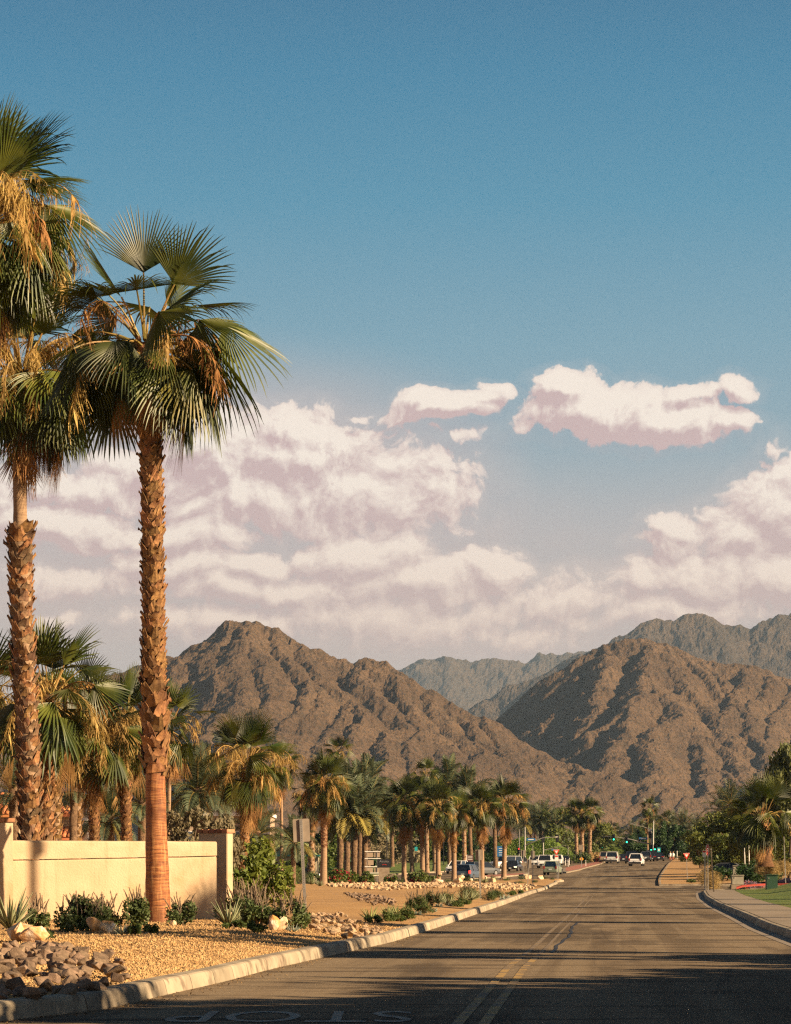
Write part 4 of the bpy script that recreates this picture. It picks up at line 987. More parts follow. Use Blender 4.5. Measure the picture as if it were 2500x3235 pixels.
fan_palm(-60, 92, 2200, -50, 'fan palm at the left picture edge low behind the collared palm', GR, 1, .25, .2, 26, 8, 8, 1.0, 36, nb=120, smooth_to=.2)
fan_palm(527, 150, 2290, 540, 'thin-trunked fan palm directly behind the tall orange-trunked palm', GR, 1, .12, .10, 22, 6, 8, 1.05, 37, nb=10, smooth_to=.9, boots='none', dead=2)
DG = 'feathery date palms among the fan palms'
fan_palm(243, 112, 2475, 236, 'small date palm with a crooked dark trunk behind the wall', DG, 1, .16, .15, 24, 0, 0, 1, 38, 'none', 0, 0, feather=True, flen=1.15, bulge=.12, name='date_palm')
fan_palm(55, 105, 2480, 40, 'small date palm with a dark stubby trunk left of the rough trunks', DG, 1, .17, .17, 22, 0, 0, 1, 39, 'none', 0, 0, feather=True, flen=1.15, name='date_palm')
fan_palm(350, 125, 2570, 348, 'low bushy date palm between two rough trunks behind the wall', DG, 1, .2, .2, 40, 0, 0, 1, 40, 'none', 0, 0, feather=True, flen=1.5, name='date_palm')
fan_palm(450, 135, 2520, 450, 'low date palm close behind the tall orange-trunked palm', DG, 1, .2, .2, 36, 0, 0, 1, 46, 'none', 0, 0, feather=True, flen=1.4, name='date_palm')
fan_palm(627, 165, 2485, 625, 'date palm with arching blue-green fronds over the right end of the wall', DG, 1, .27, .27, 44, 0, 0, 1, 41, 'none', 0, 0, feather=True, flen=2.5, name='date_palm', yellow=.5)
fan_palm(812, 190, 2625, 812, 'date palm with fronds drooping beside the pale building', DG, 1, .28, .28, 44, 0, 0, 1, 42, 'none', 0, 0, feather=True, flen=2.0, name='date_palm')
fan_palm(925, 215, 2650, 930, 'date palm whose crown stands behind the grey street sign', DG, 1, .2, .2, 36, 0, 0, 1, 43, 'none', 0, 0, feather=True, flen=1.9, name='date_palm')
# ---- middle distance, left of the median
MG = 'fan palms of middle distance along the through road'
fan_palm(768, 127, 2412, 781, 'shaggy fan palm right of the wall pillar with long hanging golden stalks', MG, 0, .20, .17, 36, 26, 18, .98, 51, 'joined', 260, .12, boot_scale=.65, fruit=.1, dead=7)
fan_palm(891, 230, 2415, 889, 'slender fan palm with golden crown behind the shaggy palm', MG, 1, .16, .12, 22, 14, 6, 1.0, 52, 'none', 10, .9, fruit=0)
fan_palm(715, 250, 2480, 712, 'thin fan palm between the pillar and the shaggy palm', MG, 2, .16, .12, 18, 4, 4, 1.0, 53, 'none', 10, .9)
fan_palm(660, 260, 2460, 668, 'very thin far fan palm over the flat-roofed building', MG, 2, .14, .10, 16, 3, 4, 1.0, 44, 'none', 10, .9)
fan_palm(1070, 330, 2375, 1070, 'tall thin fan palm whose small crown stands clear against the left mountain', MG, 1, .2, .15, 20, 4, 8, .95, 54, 'none', 10, .9)
fan_palm(1022, 232, 2480, 1027, 'broad fan palm with smooth grey foot standing at the edge of the sand', MG, 1, .32, .21, 42, 24, 20, 1.15, 55, 'joined', 190, .38, fruit=.1, boot_scale=.75)
fan_palm(985, 262, 2520, 985, 'rough-trunked fan palm standing left behind the broad palm', MG, 1, .3, .25, 24, 6, 14, 1.0, 56, 'joined', 90, .1)
FD = 'date palms with bare dark trunks in a close clump'
for i, (px, d, zt, lb) in enumerate([(1078, 300, 2545, 'leftmost date palm of the dark clump'), (1100, 318, 2515, 'date palm second from left in the dark clump, trunk a little inclined'), (1122, 300, 2560, 'date palm third from left in the dark clump'), (1140, 322, 2500, 'tallest date palm at the right of the dark clump'), (1156, 308, 2555, 'rightmost low date palm of the dark clump')]):
    fan_palm(px - 4, d, zt, px, lb, FD, 2, .34, .33, 38, 0, 0, 1, 60 + i, 'none', 0, 0, feather=True, flen=3.7, name='date_palm', yellow=.6)
MD = 'fan palms in a row on the planted median'
for i, (px, pt, d, zt, fr, sk, st_, lb) in enumerate([(1277, 1276, 284, 2540, 36, 16, 6, 'leftmost fan palm of the median row'), (1336, 1332, 288, 2520, 32, 12, 3, 'second fan palm from left in the median row'), (1385, 1383, 282, 2550, 34, 14, 2, 'third fan palm of the median row, above the big pale boulder'),
        (1435, 1436, 286, 2565, 32, 12, 4, 'fourth fan palm of the median row, beside the blue car'), (1523, 1522, 288, 2548, 34, 22, 6, 'fifth fan palm of the median row, right of the blue car'), (1592, 1598, 290, 2540, 34, 14, 14, 'rightmost fan palm of the median row, with a long stray frond')]):
    fan_palm(px, d, zt, pt, lb, MD, 1, .27, .20, fr + (14, 4, 10, 6, 12, 8)[i], st_ + 6, sk + (10, 4, 8, 5, 12, 9)[i], (1.16, 1.0, 1.1, .98, 1.08, 1.16)[i], 70 + i, 'joined', 170, .40, fruit=.1, skirt_s=1.2, boot_scale=.7)
BG = 'palms standing on the lawn behind the median row'
for i, (px, pt, d, zt, fe, lb) in enumerate([(1303, 1290, 395, 2500, 0, 'leaning fan palm on the lawn behind the first median palm'), (1350, 1346, 380, 2445, 0, 'highest fan palm behind the median row'), (1374, 1372, 400, 2490, 0, 'fan palm on the lawn just left of the third median palm'),
        (1468, 1466, 385, 2540, 0, 'fan palm behind the fourth median palm'), (1420, 1418, 405, 2470, 1, 'date palm with upright grey-green fronds behind the median row'), (1490, 1480, 400, 2500, 1, 'date palm behind and right of the fourth median palm'), (1566, 1562, 390, 2560, 1, 'date palm behind the rightmost median palm'), (1165, 1163, 390, 2470, 1, 'grey-green date palm rising behind the dark clump'), (1240, 1238, 420, 2560, 1, 'date palm far behind the first median palm')]):
    fan_palm(px, d, zt, pt, lb, BG, 2, .3, .27, 30, 0 if fe else 3, 0 if fe else 10, 1.0, 80 + i, 'none' if fe else 'joined', 60, .05, feather=bool(fe), flen=3.9, name='date_palm' if fe else 'fan_palm', base=Vector(((px - CX) / F * d, d, zlw((px - CX) / F * d, d))))
# ---- far palms
TG = 'three fan palms standing together beyond the crossing'
for i, (px, pt, zt, lb) in enumerate([(1823, 1820, 2568, 'left palm of the trio beyond the crossing'), (1841, 1838, 2575, 'middle, set-back palm of the trio beyond the crossing'), (1863, 1866, 2565, 'right palm of the trio beyond the crossing')]):
    fan_palm(px, 500, zt, pt, lb, TG, 2, .34, .28, 30, 5, 16, 1.15, 95 + i, 'joined', 60, .04, rseg=8)
fan_palm(2058, 560, 2552, 2054, 'lone tall thin fan palm over the traffic signal at right', None, 2, .2, .15, 24, 3, 8, 1.1, 99, 'none', 0, .9, rseg=6)
fan_palm(2047, 545, 2590, 2045, 'short fan palm crown just below the lone tall one', None, 2, .2, .15, 20, 3, 8, .9, 100, 'none', 0, .9, rseg=6)
FG = 'date palms in the distance behind the green vine bank'
for i, px in enumerate((1655, 1676, 1690, 1706, 1720, 1736, 1750, 1764)):
    fan_palm(px, 640 + (i % 3) * 25, (2600, 2598, 2578, 2592, 2572, 2600, 2608, 2612)[i], px + 2, 'distant date palm behind the green vine bank, ' + ('leftmost', 'second from left', 'third from left', 'fourth from left', 'fifth and highest', 'sixth from left', 'second from right', 'rightmost')[i], FG, 3, .32, .3, 26, 0, 0, 1, 110 + i, 'none', 0, 0, feather=True, flen=3.9, name='date_palm', rseg=6)
HG = 'fan palms in the distance over the queue of cars'
for i, px in enumerate((1918, 1927, 1937, 1948, 1958)):
    fan_palm(px, 900 + 30 * (i % 2), (2625, 2640, 2622, 2636, 2645)[i], px, 'distant slim fan palm above the queue of cars, ' + ('leftmost of five', 'second of five', 'middle of five', 'fourth of five', 'rightmost of five')[i], HG, 3, .35, .3, 18, 2, 10, 1.3, 120 + i, 'none', 0, .9, rseg=6)
RG = 'palms poking above the trees at right'
for i, (px, d, zt, fe) in enumerate([(2000, 700, 2640, 1), (2085, 720, 2610, 0), (2105, 700, 2592, 0), (2125, 720, 2615, 1), (2160, 700, 2605, 1), (2200, 700, 2620, 1), (2283, 520, 2558, 1), (2307, 500, 2535, 1), (2040, 760, 2625, 0), (2072, 740, 2600, 0)]):
    fan_palm(px, d, zt, px, 'palm crown above the dark trees at right, ' + ('over the street lamp arm', 'just right of the lone tall palm', 'second right of the lone tall palm', 'third right of the lone tall palm', 'over the dark ficus', 'right of the ficus crown', 'left of a pair over the shrubs', 'higher of a pair over the shrubs', 'left of the lone tall palm', 'right under the lone tall crown')[i], RG, 3, .35, .3, 26, 0, 6 if not fe else 0, 1.2, 130 + i, 'none', 0, .9, feather=bool(fe), flen=3.6, name='date_palm' if fe else 'fan_palm', rseg=6)
# right side: stout palm on the bank
bR = at_d(2420, 190); bR.z = EYE + (HY - 2738) / F * 190
fan_palm(2420, 190, 2575, 2408, 'stout fan palm with wide dark crown on the planted bank at right', None, 1, .46, .34, 34, 3, 12, 1.12, 141, 'parts', 110, .25, base=bR, boot_scale=1.5, keys=[(radians(180), 30), (radians(170), 12), (radians(190), -5), (radians(185), -25), (radians(175), 50)])

# ------------------------------------------------------------------ cream wall with its two piers
def zgp(px, d): x = (px - CX) / F * d; return Vector((x, d, zg(x, d)))
A_ = zgp(-60, 68.2); B_ = zgp(690, 71.2); base_z = min(A_.z, B_.z) - .25; topz = EYE + (HY - 2656) / F * 70
def wall():
    root = empty('garden_wall', (A_.x, A_.y, base_z), 0, 'long cream stucco garden wall with a thin crack line under its upper band', 'wall')
    ax = (B_ - A_); ax.z = 0; L = ax.length; ax.normalize(); nrm_ = Vector((ax.y, -ax.x, 0))   # towards the road
    def prism(name, z0f, z1f, off, th, rough, n=140):
        V = []
        for i in range(n + 1):
            s = L * i / n; t = s / L
            zz0, zz1 = z0f(s), z1f(s); o_ = off + rough * (fbm(np.array([s * 1.3]), np.array([3.3]), 3, 5)[0] - .5)
            endr = .045 if (i == n) else 0
            for (dz, dn) in ((zz0, o_), (zz0 * .66 + zz1 * .34, o_ + .004 * sin(s * 5)), (zz0 * .33 + zz1 * .67, o_ - .004 * sin(s * 3)), (zz1 - .05, o_ - .004), (zz1 - .012, o_ - .03), (zz1, o_ - .07), (zz1, -th), (zz0, -th)):
                p = ax * (s - endr) + nrm_ * dn; V.append((p.x, p.y, dz - base_z))
        k = 8; Fq = [(i * k + j, (i + 1) * k + j, (i + 1) * k + (j + 1) % k, i * k + (j + 1) % k) for i in range(n) for j in range(k)]
        mb = MB(); mb.add(V, Fq + [tuple(range(k)), tuple(n * k + j for j in range(k))[::-1]]); mb.obj(name, M['stucco'], root)
    wob = lambda s, k: .012 * (fbm(np.array([s * .9]), np.array([k]), 3, 8)[0] - .5) * 2
    crack = lambda s: topz - .50 + .13 * s / L + wob(s, 1)
    prism('wall_face', lambda s: base_z - .3, lambda s: crack(s), .0, .28, .02)
    prism('upper_band', lambda s: crack(s) + .013, lambda s: topz + wob(s, 7) * 1.4, .022, .30, .02)
wall()
def pier(name, p, w_, t_, rz, h, label, nb):
    root = empty(name, p, rz, label, 'pier')
    MB().box((0, 0, h / 2 - .15), (w_, t_, h + .3)).obj('pier_shaft', M['stucco'], root, bevel=.015)
    for i in range(nb):
        MB().box((0, 0, 0), (w_ / nb + .002, t_ + .08, .095)).obj('brick', M['brick'], root, ((i + .5) * (w_ + .08) / nb - (w_ + .08) / 2, R.uniform(-.004, .004), h + .0485 + R.uniform(0, .004)), (0, 0, R.uniform(-.01, .01)), bevel=.008).scale = (.97, 1, 1)
pR = zgp(682, 72.9); hR = EYE + (HY - 2632) / F * 72.9 - pR.z
pier('wall_pier', pR, .90, .27, -radians(32), hR, 'slab-like cream pier with brick cap at the right end of the wall', 5)
pL = zgp(-62, 67.9); hL = EYE + (HY - 2597) / F * 67.6 - pL.z
pier('wall_pier', pL, 1.5, .45, .5, hL, 'tall cream pier with brick cap at the left picture edge', 6)

# ------------------------------------------------------------------ foliage
def leafcloud(blobs, n, leaf, seed=1, aspect=.45, gap=.42, shell=2.4, droop=0, up=0, nsc=1.3):
    r = np.random.RandomState(seed); B = np.array(blobs, float); vol = B[:, 3] * B[:, 4] * B[:, 5]; pick = r.choice(len(B), n * 2, p=vol / vol.sum())
    d = r.normal(size=(n * 2, 3)); d /= np.linalg.norm(d, axis=1)[:, None]; rad = r.uniform(0, 1, n * 2) ** (1 / shell)
    rad *= 1 + .22 * (fbm(d[:, 0] * 3 + pick * 3.1 + 50, d[:, 1] * 3 + d[:, 2] * 4 + 50, 3, seed) - .5) * 2
    P = B[pick, :3] + d * B[pick, 3:6] * rad[:, None]
    sc_ = nsc / max(leaf * 7, .1)
    nz = vnoise(P[:, 0] * sc_ + 100, P[:, 1] * sc_ * .6 + P[:, 2] * sc_ + 100, seed + 3)
    P = P[nz > gap * .9][:n]; m = len(P); d = d[nz > gap * .9][:n]
    a = r.normal(size=(m, 3)) + d * .7 + np.array([0, 0, up]); a /= np.linalg.norm(a, axis=1)[:, None]
    t = np.cross(a, r.normal(size=(m, 3))); t /= np.linalg.norm(t, axis=1)[:, None]; t[:, 2] -= droop; b = np.cross(a, t)
    s = leaf * r.uniform(.6, 1.35, m)[:, None]
    V = np.stack([P - t * s, P - b * s * aspect, P + t * s, P + b * s * aspect], 1).reshape(-1, 3)
    return V, np.arange(m * 4).reshape(-1, 4)
def limb_mesh(h, spread, r0, seed, n=6, lean=0.1, fork=.4):
    r = random.Random(seed); mb = MB(); f = Vector((r.uniform(-lean, lean) * h, r.uniform(-lean, lean) * h, h * fork))
    mb.tube([(0, 0, -.15), (f.x * .4, f.y * .4, h * fork * .5), f], [r0 * 1.25, r0 * .95, r0 * .8], 8)
    for i in range(n):
        a = 2 * pi * i / n + r.uniform(-.4, .4); e = f + Vector((cos(a) * spread * r.uniform(.5, .9), sin(a) * spread * r.uniform(.5, .9), h * (1 - fork) * r.uniform(.45, .85)))
        mid = f.lerp(e, .5) + Vector((r.uniform(-.1, .1), r.uniform(-.1, .1), .06)) * spread
        mb.tube([f, mid, e], [r0 * .55, r0 * .34, r0 * .12], 6)
        for q in range(2):
            e2 = mid + Vector((r.uniform(-1, 1), r.uniform(-1, 1), r.uniform(.2, .9))) * spread * .5; mb.tube([mid, e2], [r0 * .28, r0 * .06], 5)
    return mb
TREES = {}
def tree(name, kind, base, w_, h_, label, group=None, seed=1, rz=None):
    """kinds: olive, mesquite, ficus, broad, grey; w_ crown width, h_ total height, metres"""
    key = (kind, seed % 3)
    if key not in TREES:
        r = random.Random(seed * 13 + len(kind)); blobs = []
        P_ = {'olive': (26, .16, .30, .36, 9000, .030, 'lf_olive', .50), 'mesquite': (24, .15, .22, .08, 9000, .026, 'lf_mesq', .42), 'ficus': (18, .20, .16, .10, 9000, .024, 'lf_dark', .36), 'broad': (20, .18, .20, .20, 8000, .026, 'lf_green', .45), 'grey': (22, .15, .20, .16, 8000, .022, 'lf_grey', .46), 'lime': (20, .18, .2, .15, 8000, .026, 'lf_lime', .42)}[kind]
        nb, br, zf, zlow, n, leaf, mt, gap = P_
        for i in range(nb):
            a = r.uniform(0, 2 * pi); q = r.uniform(0, 1) ** .6; z = r.uniform(zlow + .14, .86); wz = sqrt(max(0, 1 - ((z - .52) / .52) ** 2))
            blobs.append((cos(a) * .36 * q * (wz + .1), sin(a) * .36 * q * (wz + .1), z, br * r.uniform(.7, 1.2), br * r.uniform(.7, 1.2), br * r.uniform(.55, .95)))
        V, Fq = leafcloud(blobs, n, leaf, seed + 40, gap=gap, aspect=.35 if kind in ('olive', 'mesquite') else .55, nsc=1.4)
        lo_, hi_ = np.percentile(V, 1, axis=0), np.percentile(V, 99, axis=0); tgt0 = np.array([-.5, -.5, zlow]); tgt1 = np.array([.5, .5, 1.0])
        V = (V - lo_) / (hi_ - lo_) * (tgt1 - tgt0) + tgt0
        crown_ = mesh_np('crown', V, Fq, M[mt]); tm = limb_mesh(1, .42, .030, seed + 3, fork=.28 if kind != 'olive' else .36).mesh('trunk', M['bark_tree'], True)
        TREES[key] = (crown_, tm)
    cm, tm = TREES[key]
    root = empty(name, base, R.uniform(0, 6) if rz is None else rz, label, 'tree', group); sc_ = (w_, w_, h_)
    link('trunk', tm, root, scale=sc_); link('crown', cm, root, scale=sc_)
    return root
def tree_px(name, kind, px, d, wpx, ytop, label, group=None, seed=1, zadd=0):
    b = at_d(px, d, zadd); return tree(name, kind, b, wpx / F * d, EYE + (HY - ytop) / F * d - b.z, label, group, seed)
# -- right-hand tree masses
tree_px('olive_tree', 'olive', 2492, 225, 210, 2368, 'large silvery olive tree at the right edge, towering over the stout palm', None, 1, .5)
tree_px('olive_tree', 'olive', 2560, 215, 190, 2420, 'olive tree cut by the right picture edge behind the stout palm', None, 2, .5)
tree_px('mesquite_tree', 'mesquite', 2300, 300, 230, 2565, 'wide green mesquite tree behind the stop sign and twin lamp posts', None, 1, .3)
tree_px('mesquite_tree', 'mesquite', 2398, 285, 190, 2580, 'mesquite tree between the twin lamp posts and the stout palm', None, 2, .3)
tree_px('mesquite_tree', 'mesquite', 2215, 340, 120, 2612, 'darker mesquite tree behind the low white fence', None, 3, .2)
tree_px('mesquite_tree', 'mesquite', 2490, 270, 160, 2620, 'low mesquite tree under the olive at the right edge', None, 4, .6)
tree_px('ficus_tree', 'ficus', 2128, 520, 92, 2606, 'round dark ficus tree right of the traffic signal pole', 'dense dark green trees by the crossing', 1)
tree_px('ficus_tree', 'ficus', 2182, 560, 76, 2622, 'dark ficus tree behind the yield sign', 'dense dark green trees by the crossing', 2)
tree_px('ficus_tree', 'ficus', 2005, 620, 62, 2632, 'dark ficus tree behind the signal arm', 'dense dark green trees by the crossing', 3)
tree_px('ficus_tree', 'broad', 2040, 640, 56, 2612, 'green tree left of the tall signal pole', 'dense dark green trees by the crossing', 1)
tree_px('ficus_tree', 'ficus', 2080, 600, 56, 2625, 'dark tree right behind the tall signal pole', 'dense dark green trees by the crossing', 2)
TB = 'trees in the distance beyond the crossing'
for i, (px, d, wp, yt, k, lb) in enumerate([(1765, 640, 130, 2558, 'mesquite', 'pale green feathery tree left of the palm trio'), (1885, 620, 120, 2598, 'mesquite', 'pale green feathery tree right of the palm trio'), (1930, 800, 90, 2655, 'broad', 'small green tree low behind the queue of cars'), (1975, 820, 80, 2650, 'ficus', 'small dark tree low behind the queue of cars'),
        (2240, 640, 90, 2618, 'broad', 'green tree behind the white fence at right'), (2160, 760, 110, 2625, 'broad', 'green tree filling the gap beyond the ficus'), (2105, 800, 90, 2618, 'mesquite', 'soft green tree far behind the lone tall palm'), (1600, 900, 120, 2655, 'broad', 'green tree far behind the green bank, left end'), (1700, 900, 130, 2650, 'broad', 'green tree far behind the green bank, middle'), (1790, 950, 110, 2648, 'mesquite', 'green tree far behind the green bank, right end'), (2330, 520, 130, 2590, 'broad', 'green tree rising behind the wide mesquite'), (2450, 420, 170, 2560, 'broad', 'tall green tree behind the stout palm')]):
    tree_px('tree', k, px, d, wp, yt, lb, TB, i)
TL = 'trees in the middle distance at left'
for i, (px, d, wp, yt, k, lb) in enumerate([(1225, 450, 130, 2620, 'grey', 'grey leafless-looking tree behind the dark name sign'), (1330, 520, 150, 2590, 'broad', 'green tree behind the second median palm'), (1250, 560, 140, 2570, 'broad', 'green tree high behind the grey tree'), (1450, 480, 130, 2620, 'broad', 'green tree between the fourth and fifth median palms'), (1540, 470, 90, 2640, 'ficus', 'dark low tree behind the blue direction sign'),
        (1490, 430, 60, 2655, 'ficus', 'dark bush-like tree behind the brown notice board'), (1170, 430, 110, 2650, 'grey', 'grey-green tree behind the slatted screen'), (940, 330, 130, 2620, 'grey', 'brown-green tree above the green-roofed building'), (1010, 380, 150, 2610, 'broad', 'green tree behind the broad palm'), (860, 300, 90, 2640, 'broad', 'dark green tree beside the pale building'), (1395, 560, 120, 2600, 'mesquite', 'soft green tree behind the third median palm'), (1100, 460, 160, 2600, 'broad', 'green tree behind the dark date palm clump'), (930, 270, 70, 2705, 'broad', 'dark shrub-like tree in front of the green-roofed building'), (760, 170, 80, 2700, 'broad', 'dark shrub-like tree behind the big leafy bush')]):
    tree_px('tree', k, px, d, wp, yt, lb, TL, i)
tree_px('bare_shrub', 'grey', 575, 95, 200, 2570, 'large dry grey shrub spilling over the right half of the wall', None, 7, .1)
tree_px('bare_shrub', 'grey', 685, 100, 130, 2590, 'smaller dry grey shrub behind the right pier', None, 8, .1)
# -- trees and palms just outside the picture at right; their shadows cross the road
def at_xy(x, d, dz=.2): return Vector((x, d, g(x, d) + dz))
OT = 'street trees along the right pavement, outside the picture'
for i, (x, d, w_, h_) in enumerate([(12.6, 25, 7, 6.6), (18.6, 22.5, 8.5, 9.2), (25, 20, 9, 11), (12.2, 31, 5.8, 5.2), (18.5, 29, 7.5, 7.6), (31, 17, 10, 12), (12.6, 37.5, 4.6, 4.2), (17.5, 36.5, 6, 5.6), (25, 27, 8, 9.4), (14, 17, 8, 8), (37, 14, 10, 13), (17.5, 43, 5.5, 5.0), (23, 40.5, 6.5, 7.6), (13.6, 45.5, 4, 3.4)]):
    tree('street_tree', 'ficus' if i % 2 == 0 else 'broad', at_xy(x, d), w_, h_, 'dense street tree by the right pavement outside the picture', OT, i)
OP = 'tall palms along the right pavement, outside the picture'
for i, (x, d, h_) in enumerate([(15.5, 44.5, 8.5), (19.5, 41, 10), (22.6, 44, 10.5), (21, 60, 10.5), (29, 88, 11), (25, 74, 9.5), (40, 120, 10.5), (33, 104, 10), (60, 170, 12), (48, 150, 11), (45, 200, 9), (70, 230, 12)]):
    fan_palm(0, d, HY - (h_ + .2 - EYE) * F / d, CX + x / d * F, 'tall fan palm by the right pavement outside the picture', OP, 2, .26, .2, 22, 0, 8, 1.0, 200 + i, 'none', 0, .9, base=at_xy(x, d))
def street_lamp(p, rz, h, label):
    root = empty('street_lamp', p, rz, label, 'street lamp', None)
    MB().tube([(0, 0, 0), (0, 0, h * .5), (0, 0, h)], [.105, .09, .08], 10).obj('pole', M['galv'], root, smooth=True)
    MB().tube([(0, 0, h - .3), (-.8, 0, h), (-1.9, 0, h + .15)], [.04, .035, .03], 8).obj('arm', M['galv'], root, smooth=True)
    MB().box((-2.1, 0, h + .13), (.6, .26, .13), taper=.8).obj('lamp_head', M['alu'], root, bevel=.02)
    MB().box((.06, -.2, h - 1.75), (.3, .34, .36)).obj('control_box', M['alu'], root, bevel=.02)
street_lamp(at_xy(12.2, 59.5), 1.2, 13.4, 'steel street lamp on the right pavement outside the picture')

# -- bushes
def bush(name, px, py, wpx, hpx, mt, label, cat='bush', group=None, n=1500, leaf=.045, seed=1, spikes=0, spike_h=.4, p=None, aspect=.5, gap=.35, flowers=None, nf=0, up=0, depth=1.0, spm='spike', zsq=1.0):
    p = p or at(px, py, .14); d = p.y; p = Vector((p.x, p.y, zg(p.x, p.y) if (p.x < xL(p.y) and d < 246) else p.z)); w_ = wpx / F * d; h_ = hpx / F * d; r = random.Random(seed)
    root = empty(name, p, 0, label, cat, group); blobs = []
    for i in range(9):
        a = r.uniform(0, 6.28); q = r.uniform(0, 1) ** .5; blobs.append((cos(a) * w_ * .32 * q, sin(a) * w_ * .32 * q * depth, h_ * r.uniform(.18, .62) * (1.15 - .5 * q), w_ * .2, w_ * .2 * depth, h_ * .34))
    V, Fq = leafcloud(blobs, n, leaf, seed + 7, aspect, gap, up=up); lo_, hi_ = np.percentile(V, 1, axis=0), np.percentile(V, 99, axis=0); V = (V - lo_) / (hi_ - lo_) * np.array([w_, w_ * depth, h_]) + np.array([-w_ / 2, -w_ * depth / 2, 0]); V[:, 2] = np.maximum(V[:, 2], .01); link('foliage', mesh_np('foliage', V, Fq, M[mt]), root)
    mb = MB()
    for i in range(7): a = r.uniform(0, 6.28); mb.tube([(0, 0, -.05), (cos(a) * w_ * .12, sin(a) * w_ * .12, h_ * .3), (cos(a) * w_ * .3, sin(a) * w_ * .3, h_ * .62)], [.018, .012, .005], 5)
    mb.obj('stems', M['bark_tree'], root)
    for i in range(spikes):
        a = r.uniform(0, 6.28); q = r.uniform(0, 1) ** .5; key = ('spike', i % 5)
        if key not in Tmpl.cache:
            rr = random.Random(i); m2 = MB(); P_ = [Vector((0, 0, 0))]; dv = Vector((rr.uniform(-.15, .15), rr.uniform(-.15, .15), 1))
            for k in range(6): P_.append(P_[-1] + dv.normalized() / 6); dv += Vector((rr.uniform(-.12, .12), rr.uniform(-.12, .12), 0))
            m2.tube(P_, [.010, .009, .008, .007, .006, .005, .003], 4)
            for k in range(13):
                t = .42 + .58 * k / 13; j = int(t * 6); c_ = P_[j].lerp(P_[min(j + 1, 6)], t * 6 - j); m2.box(c_, (.034 * (1.15 - t * .6), .034 * (1.15 - t * .6), .03), rr.uniform(0, 3))
            Tmpl.cache[key] = m2.mesh('flower_spike', M[spm])
        o = link('flower_spike', Tmpl.cache[key], root, (cos(a) * w_ * .42 * q, sin(a) * w_ * .42 * q * depth, h_ * (.72 - .25 * q)), (r.uniform(-.22, .22), r.uniform(-.25, .25), a), (.9, .9, spike_h * r.uniform(.45, 1.0)))
    if flowers:
        V, Fq = leafcloud([(b[0], b[1], b[2] + .03, b[3] * 1.12, b[4] * 1.12, b[5] * 1.12) for b in blobs], nf, leaf * 1.3, seed + 9, .8, .5, shell=12)
        link('flowers', mesh_np('flowers', V, Fq, M[flowers]), root)
    return root
SB = 'salvia bushes with dry flower spikes in front of the wall'
bush('salvia_bush', 262, 2976, 160, 105, 'lf_sage', 'largest salvia bush with many dry flower spikes left of the orange palm trunk', 'bush', SB, 3400, .032, 1, 44, .45)
bush('salvia_bush', 120, 2966, 75, 58, 'lf_sage', 'small salvia bush at the foot of the dark pole shadow on the wall', 'bush', SB, 1200, .030, 2, 12, .55)
bush('salvia_bush', 340, 2962, 90, 55, 'lf_sage', 'sparse salvia bush behind the middle golden boulder', 'bush', SB, 900, .028, 3, 26, .6)
bush('salvia_bush', 432, 2962, 80, 92, 'lf_sage', 'salvia bush right behind the left side of the orange palm trunk', 'bush', SB, 1500, .032, 4, 18, .5)
bush('salvia_bush', 574, 2950, 90, 72, 'lf_sage', 'salvia bush just right of the orange palm trunk', 'bush', SB, 1500, .030, 5, 24, .45)
bush('salvia_bush', 150, 3003, 38, 30, 'lf_sage', 'tiny green bush at the right tip of the leftmost golden boulder', 'bush', SB, 260, .028, 6, 0)
bush('salvia_bush', 820, 2952, 110, 80, 'lf_sage', 'salvia bush behind the orange and white boulder', 'bush', SB, 2600, .034, 7, 26, .7)
bush('salvia_bush', 915, 2958, 120, 85, 'lf_sage', 'salvia bush around the foot of the grey street sign', 'bush', SB, 2400, .032, 8, 30, .6)
bush('salvia_bush', 775, 2935, 120, 90, 'lf_sage', 'salvia bush with tall straw spikes right of the slab-like pier', 'bush', SB, 2000, .032, 9, 34, .8)
bush('leafy_bush', 825, 2880, 185, 200, 'lf_lime', 'tall bright green leafy bush right of the slab-like pier', 'bush', None, 5200, .075, 10, 0, p=Vector((at_d(825, 92).x, 92, .1)), gap=.4)
bush('leafy_bush', 765, 2860, 110, 160, 'lf_lime', 'bright green leafy bush tight against the slab-like pier', 'bush', None, 2600, .075, 11, 0, p=Vector((at_d(765, 88).x, 88, .1)), gap=.4)
LG = 'low dark green shrubs near the kerb'
for i, (px, py, wp, hp, lb) in enumerate([(742, 2962, 75, 26, 'low dark shrub spreading on the gravel left of the orange and white boulder'), (812, 2972, 62, 34, 'low dark shrub just left of the orange and white boulder'), (478, 2985, 46, 30, 'low shrub in front of the orange palm trunk, right one'), (425, 2988, 40, 32, 'low shrub in front of the orange palm trunk, left one'),
        (1180, 2925, 56, 26, 'first low green shrub where the planting strip begins by the kerb'), (1222, 2918, 52, 36, 'second low green shrub of the planting strip'), (1290, 2908, 50, 36, 'low shrub right of the striped agaves'), (1262, 2916, 44, 22, 'small low shrub under the striped agaves'),
        (1447, 2870, 42, 26, 'rounded low shrub left of the second sign post'), (1476, 2862, 28, 16, 'small low shrub close left of the second sign post'), (1340, 2892, 60, 34, 'loose low shrub in the middle of the planting strip'), (1616, 2830, 34, 16, 'low dark shrub near the end of the planting strip, left'), (1640, 2826, 30, 16, 'low dark shrub near the end of the planting strip, right')]):
    bush('low_shrub', px, py, wp, hp, 'lf_low', lb, 'shrub', LG, 1100, .026, 20 + i, gap=.3, up=1.0, aspect=.3)
SG = 'small tufted shrubs among the median boulders'
